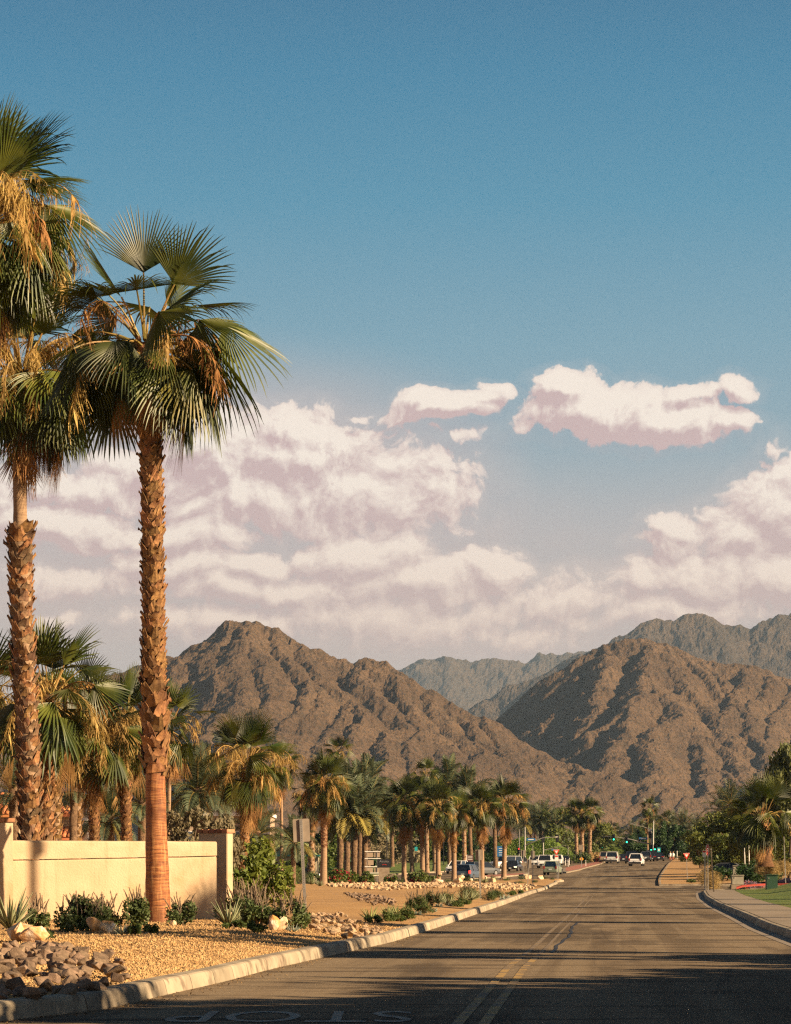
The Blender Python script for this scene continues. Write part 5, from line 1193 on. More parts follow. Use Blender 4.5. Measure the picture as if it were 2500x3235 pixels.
for i, (px, py, wp, hp) in enumerate([(1177, 2797, 24, 18), (1262, 2797, 30, 20), (1208, 2789, 18, 14), (1312, 2790, 20, 14), (1350, 2792, 30, 18), (1418, 2796, 30, 20), (1478, 2785, 20, 16), (1508, 2788, 24, 14), (1560, 2782, 22, 16), (1602, 2786, 22, 14), (1648, 2782, 26, 16), (1690, 2790, 20, 10), (1643, 2792, 34, 10), (1722, 2780, 18, 14), (1745, 2782, 16, 10), (1530, 2792, 18, 14)]):
    bush('tufted_shrub', px, py, wp, hp, 'lf_sage' if i % 3 else 'lf_low', 'small grey-green tufted shrub ' + ('left of the dark name sign|before the first median palm at left|before the dark name sign|right of the first median palm|before the second median palm|before the fourth median palm|right of the blue-side boulders|before the fifth median palm, left|before the fifth median palm, right|at the foot of the rightmost median palm|left of the upright boulder|near the island nose, front|low and wide before the upright boulder|right of the boulder at the island nose|last before the island nose|just right of the second sign post'.split('|')[i]), 'shrub', SG, 420, .045, 50 + i, gap=.2, up=1.4, aspect=.25)
GG = 'wispy grass plants along the planting strip'
for i, (px, py, wp, hp) in enumerate([(1320, 2880, 60, 40), (1365, 2872, 60, 44), (1410, 2862, 50, 34), (1545, 2848, 50, 32), (1570, 2838, 44, 26), (1480, 2848, 60, 40), (1300, 2884, 40, 30), (950, 2800, 60, 40)]):
    bush('grass_tuft', px, py, wp, hp, 'lf_sage', 'wispy grey-green grass plant ' + ('right of the striped agaves|in the middle of the planting strip|around the pale agave fans|right of the second sign post|farthest along the planting strip|behind the second sign post|close right of the striped agaves|left of the broad palm on the sand'.split('|')[i]), 'grass plant', GG, 800, .09, 80 + i, 8, .5, gap=.2, up=1.6, aspect=.08)
BGV = 'pink flowering bougainvillea bushes by the through road'
for i, (px, py, wp, hp, lb) in enumerate([(1060, 2793, 70, 48, 'left pink-flowered bush right of the broad palm foot'), (1100, 2791, 60, 44, 'second pink-flowered bush right of the broad palm foot'), (1155, 2792, 52, 38, 'pink-flowered bush under the dark date palm clump'), (1320, 2782, 60, 40, 'pink-flowered bush between first and second median palms'), (1365, 2780, 44, 24, 'pink-flowered bush between second and third median palms'), (1235, 2785, 40, 26, 'pink-flowered bush before the dark name sign'), (1035, 2760, 40, 34, 'orange-pink flowered bush behind the broad palm foot')]):
    d = 262; bush('flowering_bush', px, py, wp, hp, 'lf_green', lb, 'bush', BGV, 1300, .09, 100 + i, flowers='lf_pink', nf=420, p=at_d(px, d + i, .14))
bush('round_shrub', 1012, 2795, 60, 40, 'lf_sage', 'rounded sage-green shrub behind the foot of the broad palm', 'shrub', None, 1400, .07, 120, p=at_d(1000, 255, .14))
bush('round_shrub', 930, 2790, 110, 62, 'lf_mesq', 'feathery green shrub left of the white pickup', 'shrub', None, 2200, .07, 121, p=at_d(893, 255, .14), up=.6, aspect=.2)
# right bank
RB = 'shrubs and grasses on the right bank'
def bp(px, py, d): x = (px - CX) / F * d; return Vector((x, d, EYE + (HY - py) / F * d))
bush('fountain_grass', 2245, 2802, 80, 62, 'lf_straw', 'yellow fountain grass around the stop sign post', 'grass plant', RB, 2600, .16, 130, p=bp(2243, 2810, 196), up=1.8, aspect=.05, gap=.1)
bush('fountain_grass', 2470, 2760, 130, 50, 'lf_straw', 'straw-coloured grasses right of the stout palm', 'grass plant', RB, 2600, .2, 131, p=bp(2470, 2768, 215), up=1.8, aspect=.05, gap=.1)
bush('fountain_grass', 2418, 2760, 80, 44, 'lf_straw', 'straw-coloured grasses under the stout palm', 'grass plant', RB, 1800, .2, 132, p=bp(2425, 2765, 205), up=1.8, aspect=.05, gap=.1)
bush('dark_shrub', 2365, 2790, 90, 66, 'lf_dark', 'dark green dome-shaped shrub between grey cabinet and green cabinet', 'shrub', RB, 3000, .07, 133, p=bp(2372, 2792, 222), gap=.2)
bush('dark_shrub', 2300, 2770, 90, 40, 'lf_dark', 'dark green shrub behind the grey cabinet', 'shrub', RB, 2000, .08, 134, p=bp(2295, 2782, 262), gap=.2)
bush('dark_shrub', 2230, 2760, 60, 30, 'lf_dark', 'dark green shrub in shade under the wide mesquite', 'shrub', RB, 1500, .08, 135, p=bp(2260, 2770, 275), gap=.2)
bush('flower_bed', 2370, 2806, 90, 22, 'lf_purple', 'bed of lilac and orange flowers behind the red ground strip', 'flower bed', RB, 1500, .05, 136, flowers='lf_orange', nf=300, p=bp(2368, 2806, 203), gap=.1)
bush('flower_bed', 2330, 2806, 50, 16, 'lf_low', 'left end of the flower bed beside the grey cabinet', 'flower bed', RB, 700, .05, 137, flowers='lf_pink', nf=80, p=bp(2330, 2808, 199), gap=.1)
bush('flower_bed', 2480, 2796, 60, 22, 'lf_purple', 'bed of orange flowers right of the green cabinet', 'flower bed', RB, 900, .05, 138, flowers='lf_orange', nf=260, p=bp(2482, 2797, 208), gap=.1)
bush('dark_shrub', 2500, 2745, 60, 60, 'lf_mesq', 'green shrub with orange blossoms at the right edge', 'shrub', RB, 1300, .07, 139, flowers='lf_orange', nf=120, p=bp(2498, 2752, 225))
bush('low_shrub', 2440, 2770, 60, 30, 'lf_sage', 'small grey-green shrub behind the green cabinet', 'shrub', RB, 900, .06, 140, p=bp(2445, 2785, 212))
bush('low_shrub', 2182, 2778, 30, 12, 'lf_low', 'small weedy plant at the foot of the right yield sign', 'shrub', None, 500, .05, 141, p=at_d(2184, 252, .2))
bush('round_shrub', 1845, 2745, 56, 34, 'lf_sage', 'grey-green shrub under the palm trio on the crossing island', 'shrub', None, 1200, .12, 142, p=at_d(1838, 470, .1))
bush('round_shrub', 1868, 2740, 40, 30, 'lf_straw', 'pale yellow drooping shrub beside the palm trio', 'shrub', None, 900, .14, 143, p=at_d(1880, 490, .1))
bush('round_shrub', 1813, 2740, 40, 26, 'lf_green', 'green shrub left under the palm trio', 'shrub', None, 900, .12, 144, p=at_d(1812, 480, .1))
bush('flowering_bush', 1885, 2735, 30, 16, 'lf_low', 'pinkish bush at the right of the crossing island', 'bush', None, 500, .12, 145, flowers='lf_pink', nf=150, p=at_d(1890, 490, .1))
# a tangle of undergrowth that closes the view under the far trees
UG = 'low hedgerow bushes under the far trees'
for i, (px, d, wp, hp, mt) in enumerate([(1950, 640, 120, 40, 'lf_green'), (2060, 620, 120, 34, 'lf_dark'), (2150, 600, 140, 40, 'lf_dark'), (2250, 480, 140, 50, 'lf_mesq'), (1880, 700, 120, 44, 'lf_green'), (1500, 500, 130, 44, 'lf_dark'), (1380, 520, 160, 44, 'lf_green'), (1260, 500, 160, 60, 'lf_grey'), (1130, 420, 160, 50, 'lf_dark'), (1000, 360, 120, 40, 'lf_dark'), (880, 300, 140, 56, 'lf_dark'), (2360, 330, 200, 60, 'lf_dark'), (2480, 300, 160, 70, 'lf_mesq'), (2020, 900, 200, 60, 'lf_green'), (1840, 900, 200, 60, 'lf_green')]):
    bush('hedgerow_bush', px, 0, wp, hp, mt, 'broad green bush growing low %s' % ('behind the queue of cars|right of the signal pole|behind the white fence|under the darker mesquite|left of the car queue|behind the brown notice board|behind the third median palm|behind the dark name sign|behind the slatted screen|behind the broad palm|beside the pale building|under the wide mesquite|under the right-edge olive|far behind the queue of cars|far behind the palm trio'.split('|')[i]), 'bush', UG, 2600, .012 * d / 20, 150 + i, p=at_d(px, d, .1), gap=.25)

# -- vine-covered bank
def vine_bank():
    d0 = 585; x0 = (1560 - CX) / F * d0; x1 = (1815 - CX) / F * d0; z0 = g(x0, d0); root = empty('vine_bank', (x0, d0, z0), 0, 'long bank covered in bright green vines beyond the crossing', 'hedge')
    L = x1 - x0; V = []; n = 60
    for i in range(n + 1):
        x = L * i / n; h = 4.9 + .4 * sin(i * .35) + .3 * vnoise(np.array([i * .4]), np.array([0.]), 4)[0] - 3.6 * sm((i - 46) / 14)
        for (y, z) in ((0, -1), (.8, h * .45), (2.0, h * .85), (3.4, h), (8, h), (9, -1)): V.append((x, y, z))
    mb = MB(); mb.add(V, [(i * 6 + j, (i + 1) * 6 + j, (i + 1) * 6 + j + 1, i * 6 + j + 1) for i in range(n) for j in range(5)]); mb.obj('bank_core', M['hedge'], root)
    r = NR; m = 26000; u = r.uniform(0, L, m); t = r.uniform(0, 1, m); hh = 4.9 + .4 * np.sin(u / L * n * .35) - 3.6 * np.clip((u / L * n - 46) / 14, 0, 1); P = np.stack([u, np.interp(t, [0, .45, .85, 1], [0, .8, 2.0, 3.4]) + r.uniform(-.42, -.05, m), hh * t + r.uniform(-.05, .28, m)], 1)
    a = r.normal(size=(m, 3)) + np.array([0.4, -1, .6]); a /= np.linalg.norm(a, axis=1)[:, None]; tt = np.cross(a, r.normal(size=(m, 3))); tt /= np.linalg.norm(tt, axis=1)[:, None]; b = np.cross(a, tt); s = .16 * r.uniform(.6, 1.3, m)[:, None]
    link('vine_leaves', mesh_np('vine_leaves', np.stack([P - tt * s, P - b * s * .7, P + tt * s, P + b * s * .7], 1).reshape(-1, 3), np.arange(m * 4).reshape(-1, 4), M['hedge']), root)
vine_bank()

# ------------------------------------------------------------------ agaves
def agave_leaf(L, w_, mt, bend, seed):
    key = ('ag', L, w_, mt, bend, seed)
    if key not in Tmpl.cache:
        n = 7; P_, D_ = station_run((0, 0, 0), (.25, 0, 1), L, n, bend, 1); V = []; Fc = []
        for k in range(n + 1):
            t = k / n; ww = w_ * (.75 + .6 * sin(pi * min(t * 1.1, 1)) * .5) * (1 - t ** 2.2) + .002; u = Vector((0, 1, 0)).cross(D_[k])
            V += [tuple(P_[k] + Vector((0, -ww, 0)) + u * ww * .5), tuple(P_[k] - u * .2 * ww), tuple(P_[k] + Vector((0, ww, 0)) + u * ww * .5), tuple(P_[k] - u * (.35 * ww + .006))]
            if k:
                a = (k - 1) * 4; b = k * 4; Fc += [(a, a + 1, b + 1, b), (a + 1, a + 2, b + 2, b + 1), (a + 2, a + 3, b + 3, b + 2), (a + 3, a, b, b + 3)]
        Tmpl.cache[key] = mesh_np('leaf', V, Fc, M[mt], True)
    return Tmpl.cache[key]
def agave(px, py, hpx, n, label, mt='agave', wr=.075, group=None, seed=1, spread=1.0, name='agave'):
    p = at(px, py, .14); d = p.y; p.z = zg(p.x, d); L = hpx / F * d * 1.08; r = random.Random(seed); root = empty(name, p, 0, label, 'agave', group)
    for i in range(n):
        t = i / n; a = i * 2.399 + r.uniform(-.2, .2); tilt = (.08 + .95 * t) * spread
        link('leaf', agave_leaf(round(L, 2), round(L * wr, 3), mt, .05 + .05 * (i % 2), i % 2), root, (cos(a) * .04, sin(a) * .04, 0), (0, tilt, a), r.uniform(.75, 1.1) * (1 - .25 * t))
AG = 'agaves and aloes in the planting beds'
agave(34, 2968, 125, 30, 'large grey-green agave at the left picture edge behind a golden boulder', wr=.055, seed=1, spread=.7)
agave(722, 2948, 92, 26, 'slender agave in front of the slab-like pier', wr=.045, seed=2, group=AG, spread=.7)
agave(748, 2940, 70, 18, 'smaller slender agave just right of the slab-like pier', wr=.04, seed=3, group=AG, spread=.8)
agave(385, 2988, 40, 30, 'small blue-grey agave rosette at the tip of the middle golden boulder', 'agave_blue', .07, AG, 4, 1.1)
agave(925, 2962, 26, 22, 'small blue agave right of the orange and white boulder', 'agave_blue', .07, AG, 5, 1.1)
for i, (px, py, h_, lb) in enumerate([(1170, 2916, 46, 'striped yellow agave, first in the planting strip'), (1228, 2908, 44, 'striped yellow agave, second in the planting strip'), (1260, 2903, 46, 'striped yellow agave, third in the planting strip'), (1242, 2901, 40, 'striped yellow agave tucked between second and third'), (1418, 2868, 40, 'pale agave fan left of the second sign post'), (1385, 2864, 38, 'pale agave fan behind the blue rosettes'), (1462, 2852, 38, 'upright agave close left of the second sign post'), (1488, 2850, 40, 'upright agave touching the second sign post'), (1502, 2846, 36, 'upright agave behind the second sign post'), (1532, 2795, 22, 'little agave near the fifth median palm'), (985, 2800, 26, 'agave left of the broad palm foot'), (1012, 2806, 22, 'agave before the broad palm foot'), (1560, 2790, 20, 'little agave between fifth and sixth median palms')]):
    agave(px, py, h_, 24, lb, 'agave_var' if i < 4 else 'agave', .06, AG, 10 + i, 1.0)
for i, (px, py) in enumerate([(1387, 2874), (1427, 2870), (1370, 2886), (1340, 2890), (1588, 2844), (1322, 2896), (1600, 2840)]):
    agave(px, py, 15, 26, 'small blue rosette agave close to the kerb, ' + ('behind the rounded low shrub', 'beside the rounded low shrub', 'fourth before the shrub', 'left of the others', 'near the strip end', 'leftmost', 'last of the strip')[i], 'agave_blue', .12, AG, 30 + i, 1.15)

# ------------------------------------------------------------------ rocks
def rock_mesh(seed, sub=2, cuts=7, mt='cobble', flat=.75, rough=.12, smooth=False):
    key = ('rock', seed, sub, cuts, mt, flat)
    if key in Tmpl.cache: return Tmpl.cache[key]
    bm = bmesh.new(); r = random.Random(seed)
    npt = 11 if sub <= 2 else 15
    for _ in range(npt):
        v = Vector((r.gauss(0, 1), r.gauss(0, 1), r.gauss(0, 1))).normalized() * r.uniform(.42, .56); v.z *= flat; bm.verts.new(v)
    h_ = bmesh.ops.convex_hull(bm, input=list(bm.verts)); bmesh.ops.delete(bm, geom=[v for v in h_['geom_interior'] if isinstance(v, bmesh.types.BMVert)], context='VERTS')
    if sub >= 2: bmesh.ops.bevel(bm, geom=list(bm.edges), offset=.03, segments=1, affect='EDGES', clamp_overlap=True)
    if sub >= 3:
        bmesh.ops.triangulate(bm, faces=list(bm.faces)); bmesh.ops.subdivide_edges(bm, edges=list(bm.edges), cuts=3, use_grid_fill=True)
        for v in bm.verts:
            n_ = fbm(np.array([v.co.x * 3 + seed]), np.array([v.co.y * 3 + v.co.z * 4.1]), 4, seed, .6, True)[0] - .5; v.co *= 1 + .20 * n_
        bmesh.ops.triangulate(bm, faces=list(bm.faces))
    bmesh.ops.recalc_face_normals(bm, faces=bm.faces)
    me = bpy.data.meshes.new('rock'); bm.to_mesh(me); bm.free(); me.materials.append(M[mt]); me.polygons.foreach_set('use_smooth', [smooth] * len(me.polygons)); me.update(); Tmpl.cache[key] = me; return me
def boulder(px, py, wpx, hpx, label, mt='rock_gold', seed=1, group=None, zs=1, rz=None):
    p = at(px, py, .14); d = p.y; p.z = zg(p.x, d) if d < 246 else p.z; w_ = wpx / F * d; h_ = hpx / F * d; me = rock_mesh(500 + seed, 4, 9, mt, 1.0, .06)
    o = link('boulder', me, None, p + Vector((0, 0, h_ * .42)), (R.uniform(-.2, .2), R.uniform(-.2, .2), R.uniform(0, 6) if rz is None else rz), (w_ * 1.1, w_ * .85, h_ * 1.3)); tag(o, label, 'boulder', group); return o
boulder(52, 3012, 92, 62, 'golden and white boulder at the left edge, its left half', 'rock_gold', 1)
boulder(105, 3014, 88, 54, 'golden boulder with white veins, right half of the leftmost pair', 'rock_gold', 2)
boulder(72, 2985, 70, 44, 'rough golden boulder top standing behind the leftmost pair', 'rock_gold', 3)
boulder(300, 2980, 62, 56, 'taller orange boulder in front of the largest salvia bush', 'rock_gold', 4)
boulder(342, 2982, 80, 38, 'low sloping golden boulder in front of the largest salvia bush', 'rock_gold', 5)
boulder(450, 2954, 24, 28, 'small tan boulder peeping out left of the orange palm trunk', 'rock_tan', 6)
boulder(549, 2952, 26, 18, 'small pale boulder peeping out right of the orange palm trunk', 'rock_tan', 7)
boulder(866, 2962, 46, 46, 'orange side of the split boulder left of the grey street sign', 'rock_gold', 8)
boulder(888, 2960, 46, 48, 'white-topped boulder left of the grey street sign', 'rock_tan', 9)
MBG = 'pale boulders on the planted median'
for i, (px, py, w_, h_, lb) in enumerate([(1384, 2796, 38, 21, 'big pale boulder before the third median palm'), (1444, 2793, 36, 20, 'pale boulder before the fourth median palm'), (1457, 2779, 34, 16, 'boulder half hidden behind another by the blue car'), (1554, 2792, 40, 19, 'wide boulder between fifth and sixth median palms'), (1592, 2785, 30, 13, 'boulder at the foot of the rightmost median palm'), (1667, 2779, 24, 19, 'upright boulder left of the thin sign posts'), (1708, 2782, 24, 17, 'boulder near the island nose'), (1298, 2781, 32, 14, 'boulder right of the first median palm'), (1262, 2792, 30, 16, 'boulder behind a round shrub left of the first median palm'), (1226, 2783, 30, 14, 'boulder before the dark name sign'), (1530, 2780, 22, 12, 'small boulder behind the fifth median palm'), (1352, 2782, 20, 13, 'small boulder between second and third median palms'), (1421, 2806, 12, 8, 'small stone at the edge of the cobble band'), (1385, 2770, 26, 16, 'boulder behind the third median palm'), (1485, 2783, 20, 10, 'flat boulder right of the blue car')]):
    boulder(px, py, w_, h_, lb, 'rock_tan', 20 + i, MBG)
def inpoly(x, y, P_):
    c = False; j = len(P_) - 1
    for i in range(len(P_)):
        if (P_[i][1] > y) != (P_[j][1] > y) and x < (P_[j][0] - P_[i][0]) * (y - P_[i][1]) / (P_[j][1] - P_[i][1]) + P_[i][0]: c = not c
        j = i
    return c
def rock_bed(poly, n, s0, s1, mt, label, group, seed, pile=.0, joined=False, cat='rock', name='rock', kinds=8):
    W_p = [at(px, py, .14) for px, py in poly]; P2 = [(p.x, p.y) for p in W_p]; r = random.Random(seed); xs = [p[0] for p in P2]; ys = [p[1] for p in P2]; pts = []; tries = 0
    mind = (s0 + s1) * .5 * .55
    while len(pts) < n and tries < n * 60:
        tries += 1; x = r.uniform(min(xs), max(xs)); y = r.uniform(min(ys), max(ys))
        if not inpoly(x, y, P2): continue
        k = mind * (1 if tries < n * 30 else .6)
        if any((x - a) ** 2 + (y - b) ** 2 < k * k for a, b in pts): continue
        pts.append((x, y))
    Vs = []; Fs = []; umin = min(p[0] / p[1] for p in P2); umax = max(p[0] / p[1] for p in P2)
    cx_ = sum(xs) / len(xs); cy_ = sum(ys) / len(ys); hw = (max(xs) - min(xs)) / 2; hh = (max(ys) - min(ys)) / 2
    for x, y in pts:
        s = r.uniform(s0, s1) * (1.25 if r.random() < .15 else 1); e = 1 - min(1, max(abs(x - cx_) / hw, abs(y - cy_) / hh))
        loc = Vector((x, y, zg(x, y) + s * .22 + pile * min(1, e * 3) * r.uniform(.2, 1))); rot = Euler((r.uniform(-.5, .5), r.uniform(-.5, .5), r.uniform(0, 6.28))); sc3 = Vector((s, s * r.uniform(.7, 1), s * r.uniform(.65, 1)))
        me = rock_mesh(r.randint(0, kinds - 1), 1 if joined else 2, 6, mt, .8, .12)
        if joined:
            Mx = Matrix.Translation(loc) @ rot.to_matrix().to_4x4() @ Matrix.Diagonal((*sc3, 1)); co = np.empty(len(me.vertices) * 3, np.float32); me.vertices.foreach_get('co', co); co = co.reshape(-1, 3); b = len(Vs)
            Vs += list(map(tuple, co @ np.array(Mx)[:3, :3].T + np.array(loc))); Fs += [tuple(v + b for v in f.vertices) for f in me.polygons]
        else:
            lab = label
            if label:   # say where in the pile it lies and how big it is
                fx_ = (x / y - umin) / (umax - umin); fy_ = (y - min(ys)) / (max(ys) - min(ys))
                lab = ('big ' if s > s0 + (s1 - s0) * .66 else 'small ' if s < s0 + (s1 - s0) * .33 else '') + label + ', ' + ('front' if fy_ < .33 else 'back' if fy_ > .66 else 'middle') + ' ' + ('left' if fx_ < .33 else 'right' if fx_ > .66 else 'centre')
            tag(link(name, me, None, loc, rot, sc3), lab, cat, group)
    if joined: tag(link(name + '_bed', mesh_np(name + '_bed', Vs, Fs, M[mt]), None), kind='stuff')
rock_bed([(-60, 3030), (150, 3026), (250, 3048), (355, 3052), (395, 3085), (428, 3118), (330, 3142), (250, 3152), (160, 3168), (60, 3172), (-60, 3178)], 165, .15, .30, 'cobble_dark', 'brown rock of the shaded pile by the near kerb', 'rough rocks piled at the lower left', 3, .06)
rock_bed([(974, 2918), (1010, 2905), (1060, 2908), (1130, 2926), (1188, 2938), (1216, 2950), (1180, 2962), (1120, 2970), (1060, 2972), (985, 2956)], 130, .12, .22, 'cobble', 'pale cobble of the pile beside the kerb', 'pale cobbles piled beside the kerb', 4, .05)
rock_bed([(1088, 2834), (1150, 2838), (1200, 2852), (1250, 2864), (1255, 2880), (1190, 2882), (1140, 2866), (1110, 2850)], 150, .15, .26, 'cobble_dark', '', '', 5, .03, True, name='cobble')
rock_bed([(1030, 2800), (1210, 2797), (1370, 2797), (1520, 2800), (1640, 2800), (1700, 2802), (1665, 2816), (1560, 2818), (1480, 2812), (1310, 2814), (1240, 2824), (1170, 2822), (1100, 2812), (1035, 2808)], 1100, .2, .42, 'cobble', '', '', 6, .04, True, name='cobble')
def gravel():
    r = np.random.RandomState(9); n = 30000; y = 27 / (1 - r.uniform(0, 1, n) * .62); y = y[y < 71]; n = len(y)
    e = r.uniform(0, 1, n) ** 1.2; xl = np.interp(y, [p[0] for p in KL], [p[1] for p in KL]) - .3; x0 = -.142 * y - .4; x = xl + (x0 - xl) * e; ok = x < xl; x = x[ok]; y = y[ok]; n = len(x)
    z = np.array([zg(a, b) for a, b in zip(x, y)]); s = r.uniform(.010, .030, n)[:, None, None]
    base = np.array([(1, 0, 0), (0, 1, 0), (-1, 0, 0), (0, -1, 0), (0, 0, .9), (0, 0, -.6)], float)[None] * r.uniform(.6, 1.3, (n, 6, 1)); a = r.uniform(0, 6.28, n); c, q = np.cos(a), np.sin(a)
    X = base[:, :, 0] * c[:, None] - base[:, :, 1] * q[:, None]; Y = base[:, :, 0] * q[:, None] + base[:, :, 1] * c[:, None]; Zq = base[:, :, 2] + X * r.uniform(-.5, .5, (n, 1)); V = np.stack([X, Y, Zq], -1) * s + np.stack([x, y, z + .008], -1)[:, None]
    f = np.array([(0, 1, 4), (1, 2, 4), (2, 3, 4), (3, 0, 4), (1, 0, 5), (2, 1, 5), (3, 2, 5), (0, 3, 5)]); Fq = (np.arange(n)[:, None, None] * 6 + f[None]).reshape(-1, 3)
    tag(link('gravel', mesh_np('gravel', V.reshape(-1, 3), Fq, M['gravel'])), kind='stuff')
gravel()

# ------------------------------------------------------------------ buildings
def tile_roof(parent, x0, x1, y0, z0, y1, z1, pitch=.24, row=.42, name='roof'):
    """a sloped roof of barrel tiles; coordinates local to the building"""
    rf = MB().add([(x0, y0, z0 - .06), (x1, y0, z0 - .06), (x1, y1, z1 - .06), (x0, y1, z1 - .06), (x0, y0, z0 - .2), (x1, y0, z0 - .2), (x1, y1, z1 - .2), (x0, y1, z1 - .2)], [(0, 1, 2, 3), (7, 6, 5, 4), (4, 5, 1, 0), (5, 6, 2, 1), (6, 7, 3, 2), (7, 4, 0, 3)]).obj(name, M['tile'], parent)
    key = ('tile', pitch, row)
    if key not in Tmpl.cache:
        mb = MB(); n = 6
        for k in (0, 1):
            for i in range(n + 1):
                a = pi * i / n; rr = pitch * (.46 if k == 0 else .40); mb.v.append((cos(a) * rr, row * k * 1.12, sin(a) * rr * .8))
        for i in range(n): mb.f.append((i, i + 1, n + 2 + i, n + 1 + i))
        mb.f.append(tuple(range(n + 1))[::-1]); Tmpl.cache[key] = mb.mesh('tile', M['tile'], True)
    L = sqrt((y1 - y0) ** 2 + (z1 - z0) ** 2); an = atan2(z1 - z0, y1 - y0); nr = int(L / row); nc = int((x1 - x0) / pitch)
    for j in range(nr):
        for i in range(nc):
            link('tile', Tmpl.cache[key], rf, (x0 + (i + .5) * pitch, y0 + (y1 - y0) * j / nr - .05, z0 + (z1 - z0) * j / nr - .05 + R.uniform(0, .012)), (an + .05, 0, R.uniform(-.02, .02)))
    return rf
def X(px, d): return (px - CX) / F * d
def Z(py, d): return EYE + (HY - py) / F * d
d = 128; b0 = Vector((X(-120, d), d, g(-15, d)))
h = empty('hotel_building', b0, 0, 'tan hotel wing with orange tiled roof behind the wall at the left edge', 'building')
MB().box((X(52, d) / 2 - b0.x / 2, 3, (Z(2566, d) - b0.z) / 2), (X(52, d) - b0.x, 6, Z(2566, d) - b0.z)).obj('wall', M['stucco_tan'], h)
tile_roof(h, -.4, X(50, d) - b0.x, -.5, Z(2568, d) - b0.z, 3.2, Z(2500, d) - b0.z, .24, .42)
M['sign_dark'] = mat('painted_lettering', (.05, .035, .03), rough=.6)
link('lettering', text_mesh('I O', M['sign_dark'], .32, .17, .01), h, (X(34, d) - b0.x, -.012, Z(2626, d) - b0.z), (pi / 2, 0, 0))
d = 136; b1 = Vector((X(120, d), d, g(-15, d)))
h = empty('hotel_building', b1, 0, 'white-walled hotel wing with a low tiled awning behind the wall', 'building')
MB().box(((X(215, d) - b1.x) / 2, 2.6, (Z(2568, d) - b1.z) / 2), (X(215, d) - b1.x, 4, Z(2568, d) - b1.z)).obj('wall', M['stucco_tan'], h)
tile_roof(h, 0, X(222, d) - b1.x, .1, Z(2567, d) - b1.z, 2.8, Z(2543, d) - b1.z, .24, .42)
MB().box((X(178, d) - b1.x, .1, (Z(2582, d) - b1.z) / 2), (11 / F * d, .5, Z(2582, d) - b1.z)).obj('column', M['stucco_white'], h)
MB().box(((X(230, d) - b1.x), 1.0, (Z(2592, d) - b1.z) / 2), (88 / F * d, .3, Z(2592, d) - b1.z)).obj('wall', M['stucco_tan'], h)
MB().box(((X(230, d) - b1.x), 1.0, Z(2587, d) - b1.z), (90 / F * d, .5, 9 / F * d)).obj('parapet', M['stucco_white'], h)
MB().box(((X(262, d) - b1.x), .55, (Z(2598, d) - b1.z) / 2), (26 / F * d, .4, Z(2598, d) - b1.z)).obj('wall', M['stucco_white'], h)
tile_roof(h, X(185, d) - b1.x, X(268, d) - b1.x, -.9, Z(2642, d) - b1.z, .8, Z(2610, d) - b1.z, .24, .42, 'awning_roof')
# flat-roofed pale building
d = 235; b2 = Vector((X(470, d), d, g(-15, d)))
h = empty('flat_roofed_building', b2, 0, 'pale flat-roofed building seen between palms right of the wall pier', 'building')
W_b = X(852, d) - b2.x; H_b = Z(2578, d) - b2.z
MB().box((W_b / 2, 5, H_b / 2), (W_b, 10, H_b)).obj('wall', M['stucco_tan'], h)
MB().box((W_b / 2, 4.9, H_b + .14), (W_b + .3, 10.3, .28)).obj('parapet', M['stucco_white'], h)
for px in (560, 600, 650, 700, 742):
    w1 = empty('window', (X(px, d) - b2.x, -.02, Z(2650, d) - b2.z)); w1.parent = h
    MB().box((0, 0, 0), (.9, .08, 1.3)).obj('frame', M['stucco_white'], w1); MB().box((0, -.03, 0), (.76, .08, 1.16)).obj('pane', M['winglass'], w1)
for k in range(3):
    MB().box((X(776 + k * 30, d) - b2.x, -.8, (Z(2606, d) - b2.z) / 2), (.32, .4, Z(2606, d) - b2.z)).obj('column', M['stucco_white'], h)
MB().box((X(842, d) - b2.x, -.3, (Z(2606, d) - b2.z) / 2), (.55, .6, Z(2606, d) - b2.z)).obj('column', M['stucco_white'], h)
gt = empty('iron_gate', (X(796, d), d - 1.6, g(-12, d)), 0, 'dark iron gate of upright bars before the pale flat-roofed building', 'gate')
for k in range(12): MB().box(((k - 5.5) * .10, 0, 1.2), (.022, .022, 2.1)).obj('bar', M['black'], gt)
for z_ in (.2, 2.15): MB().box((0, 0, z_), (1.25, .03, .04)).obj('rail', M['black'], gt)
# green-roofed building
d = 290; b3 = Vector((X(850, d), d, g(-10, d)))
h = empty('green_roofed_building', b3, 0, 'low building with sloping pale green metal roof behind the grey street sign', 'building')
W_b = X(1002, d) - b3.x; H_b = Z(2700, d) - b3.z
M['sage_wall'] = mat('wall_sage', (.34, .30, .20), (.40, .35, .24), 1)  # the wall's own sage colour, two close tones mixed by noise
MB().box((W_b / 2, 4, H_b / 2), (W_b, 7.6, H_b)).obj('wall', M['sage_wall'], h)
M['groof'] = mat('green_metal_roof', (.34, .36, .13), (.28, .32, .14), 2, .5); M['gtrim'] = mat('teal_trim', (.03, .20, .16), rough=.5)
x1 = X(935, d) - b3.x
MB().add([(-.6, -.6, H_b), (x1, -.6, H_b), (x1, 4, H_b + 2.3), (1.2, 4, H_b + 2.3), (-.6, -.6, H_b - .12), (x1, -.6, H_b - .12), (x1, 4, H_b + 2.1), (1.2, 4, H_b + 2.1)], [(0, 1, 2, 3), (7, 6, 5, 4), (4, 5, 1, 0), (5, 6, 2, 1), (7, 4, 0, 3)]).obj('roof', M['groof'], h)
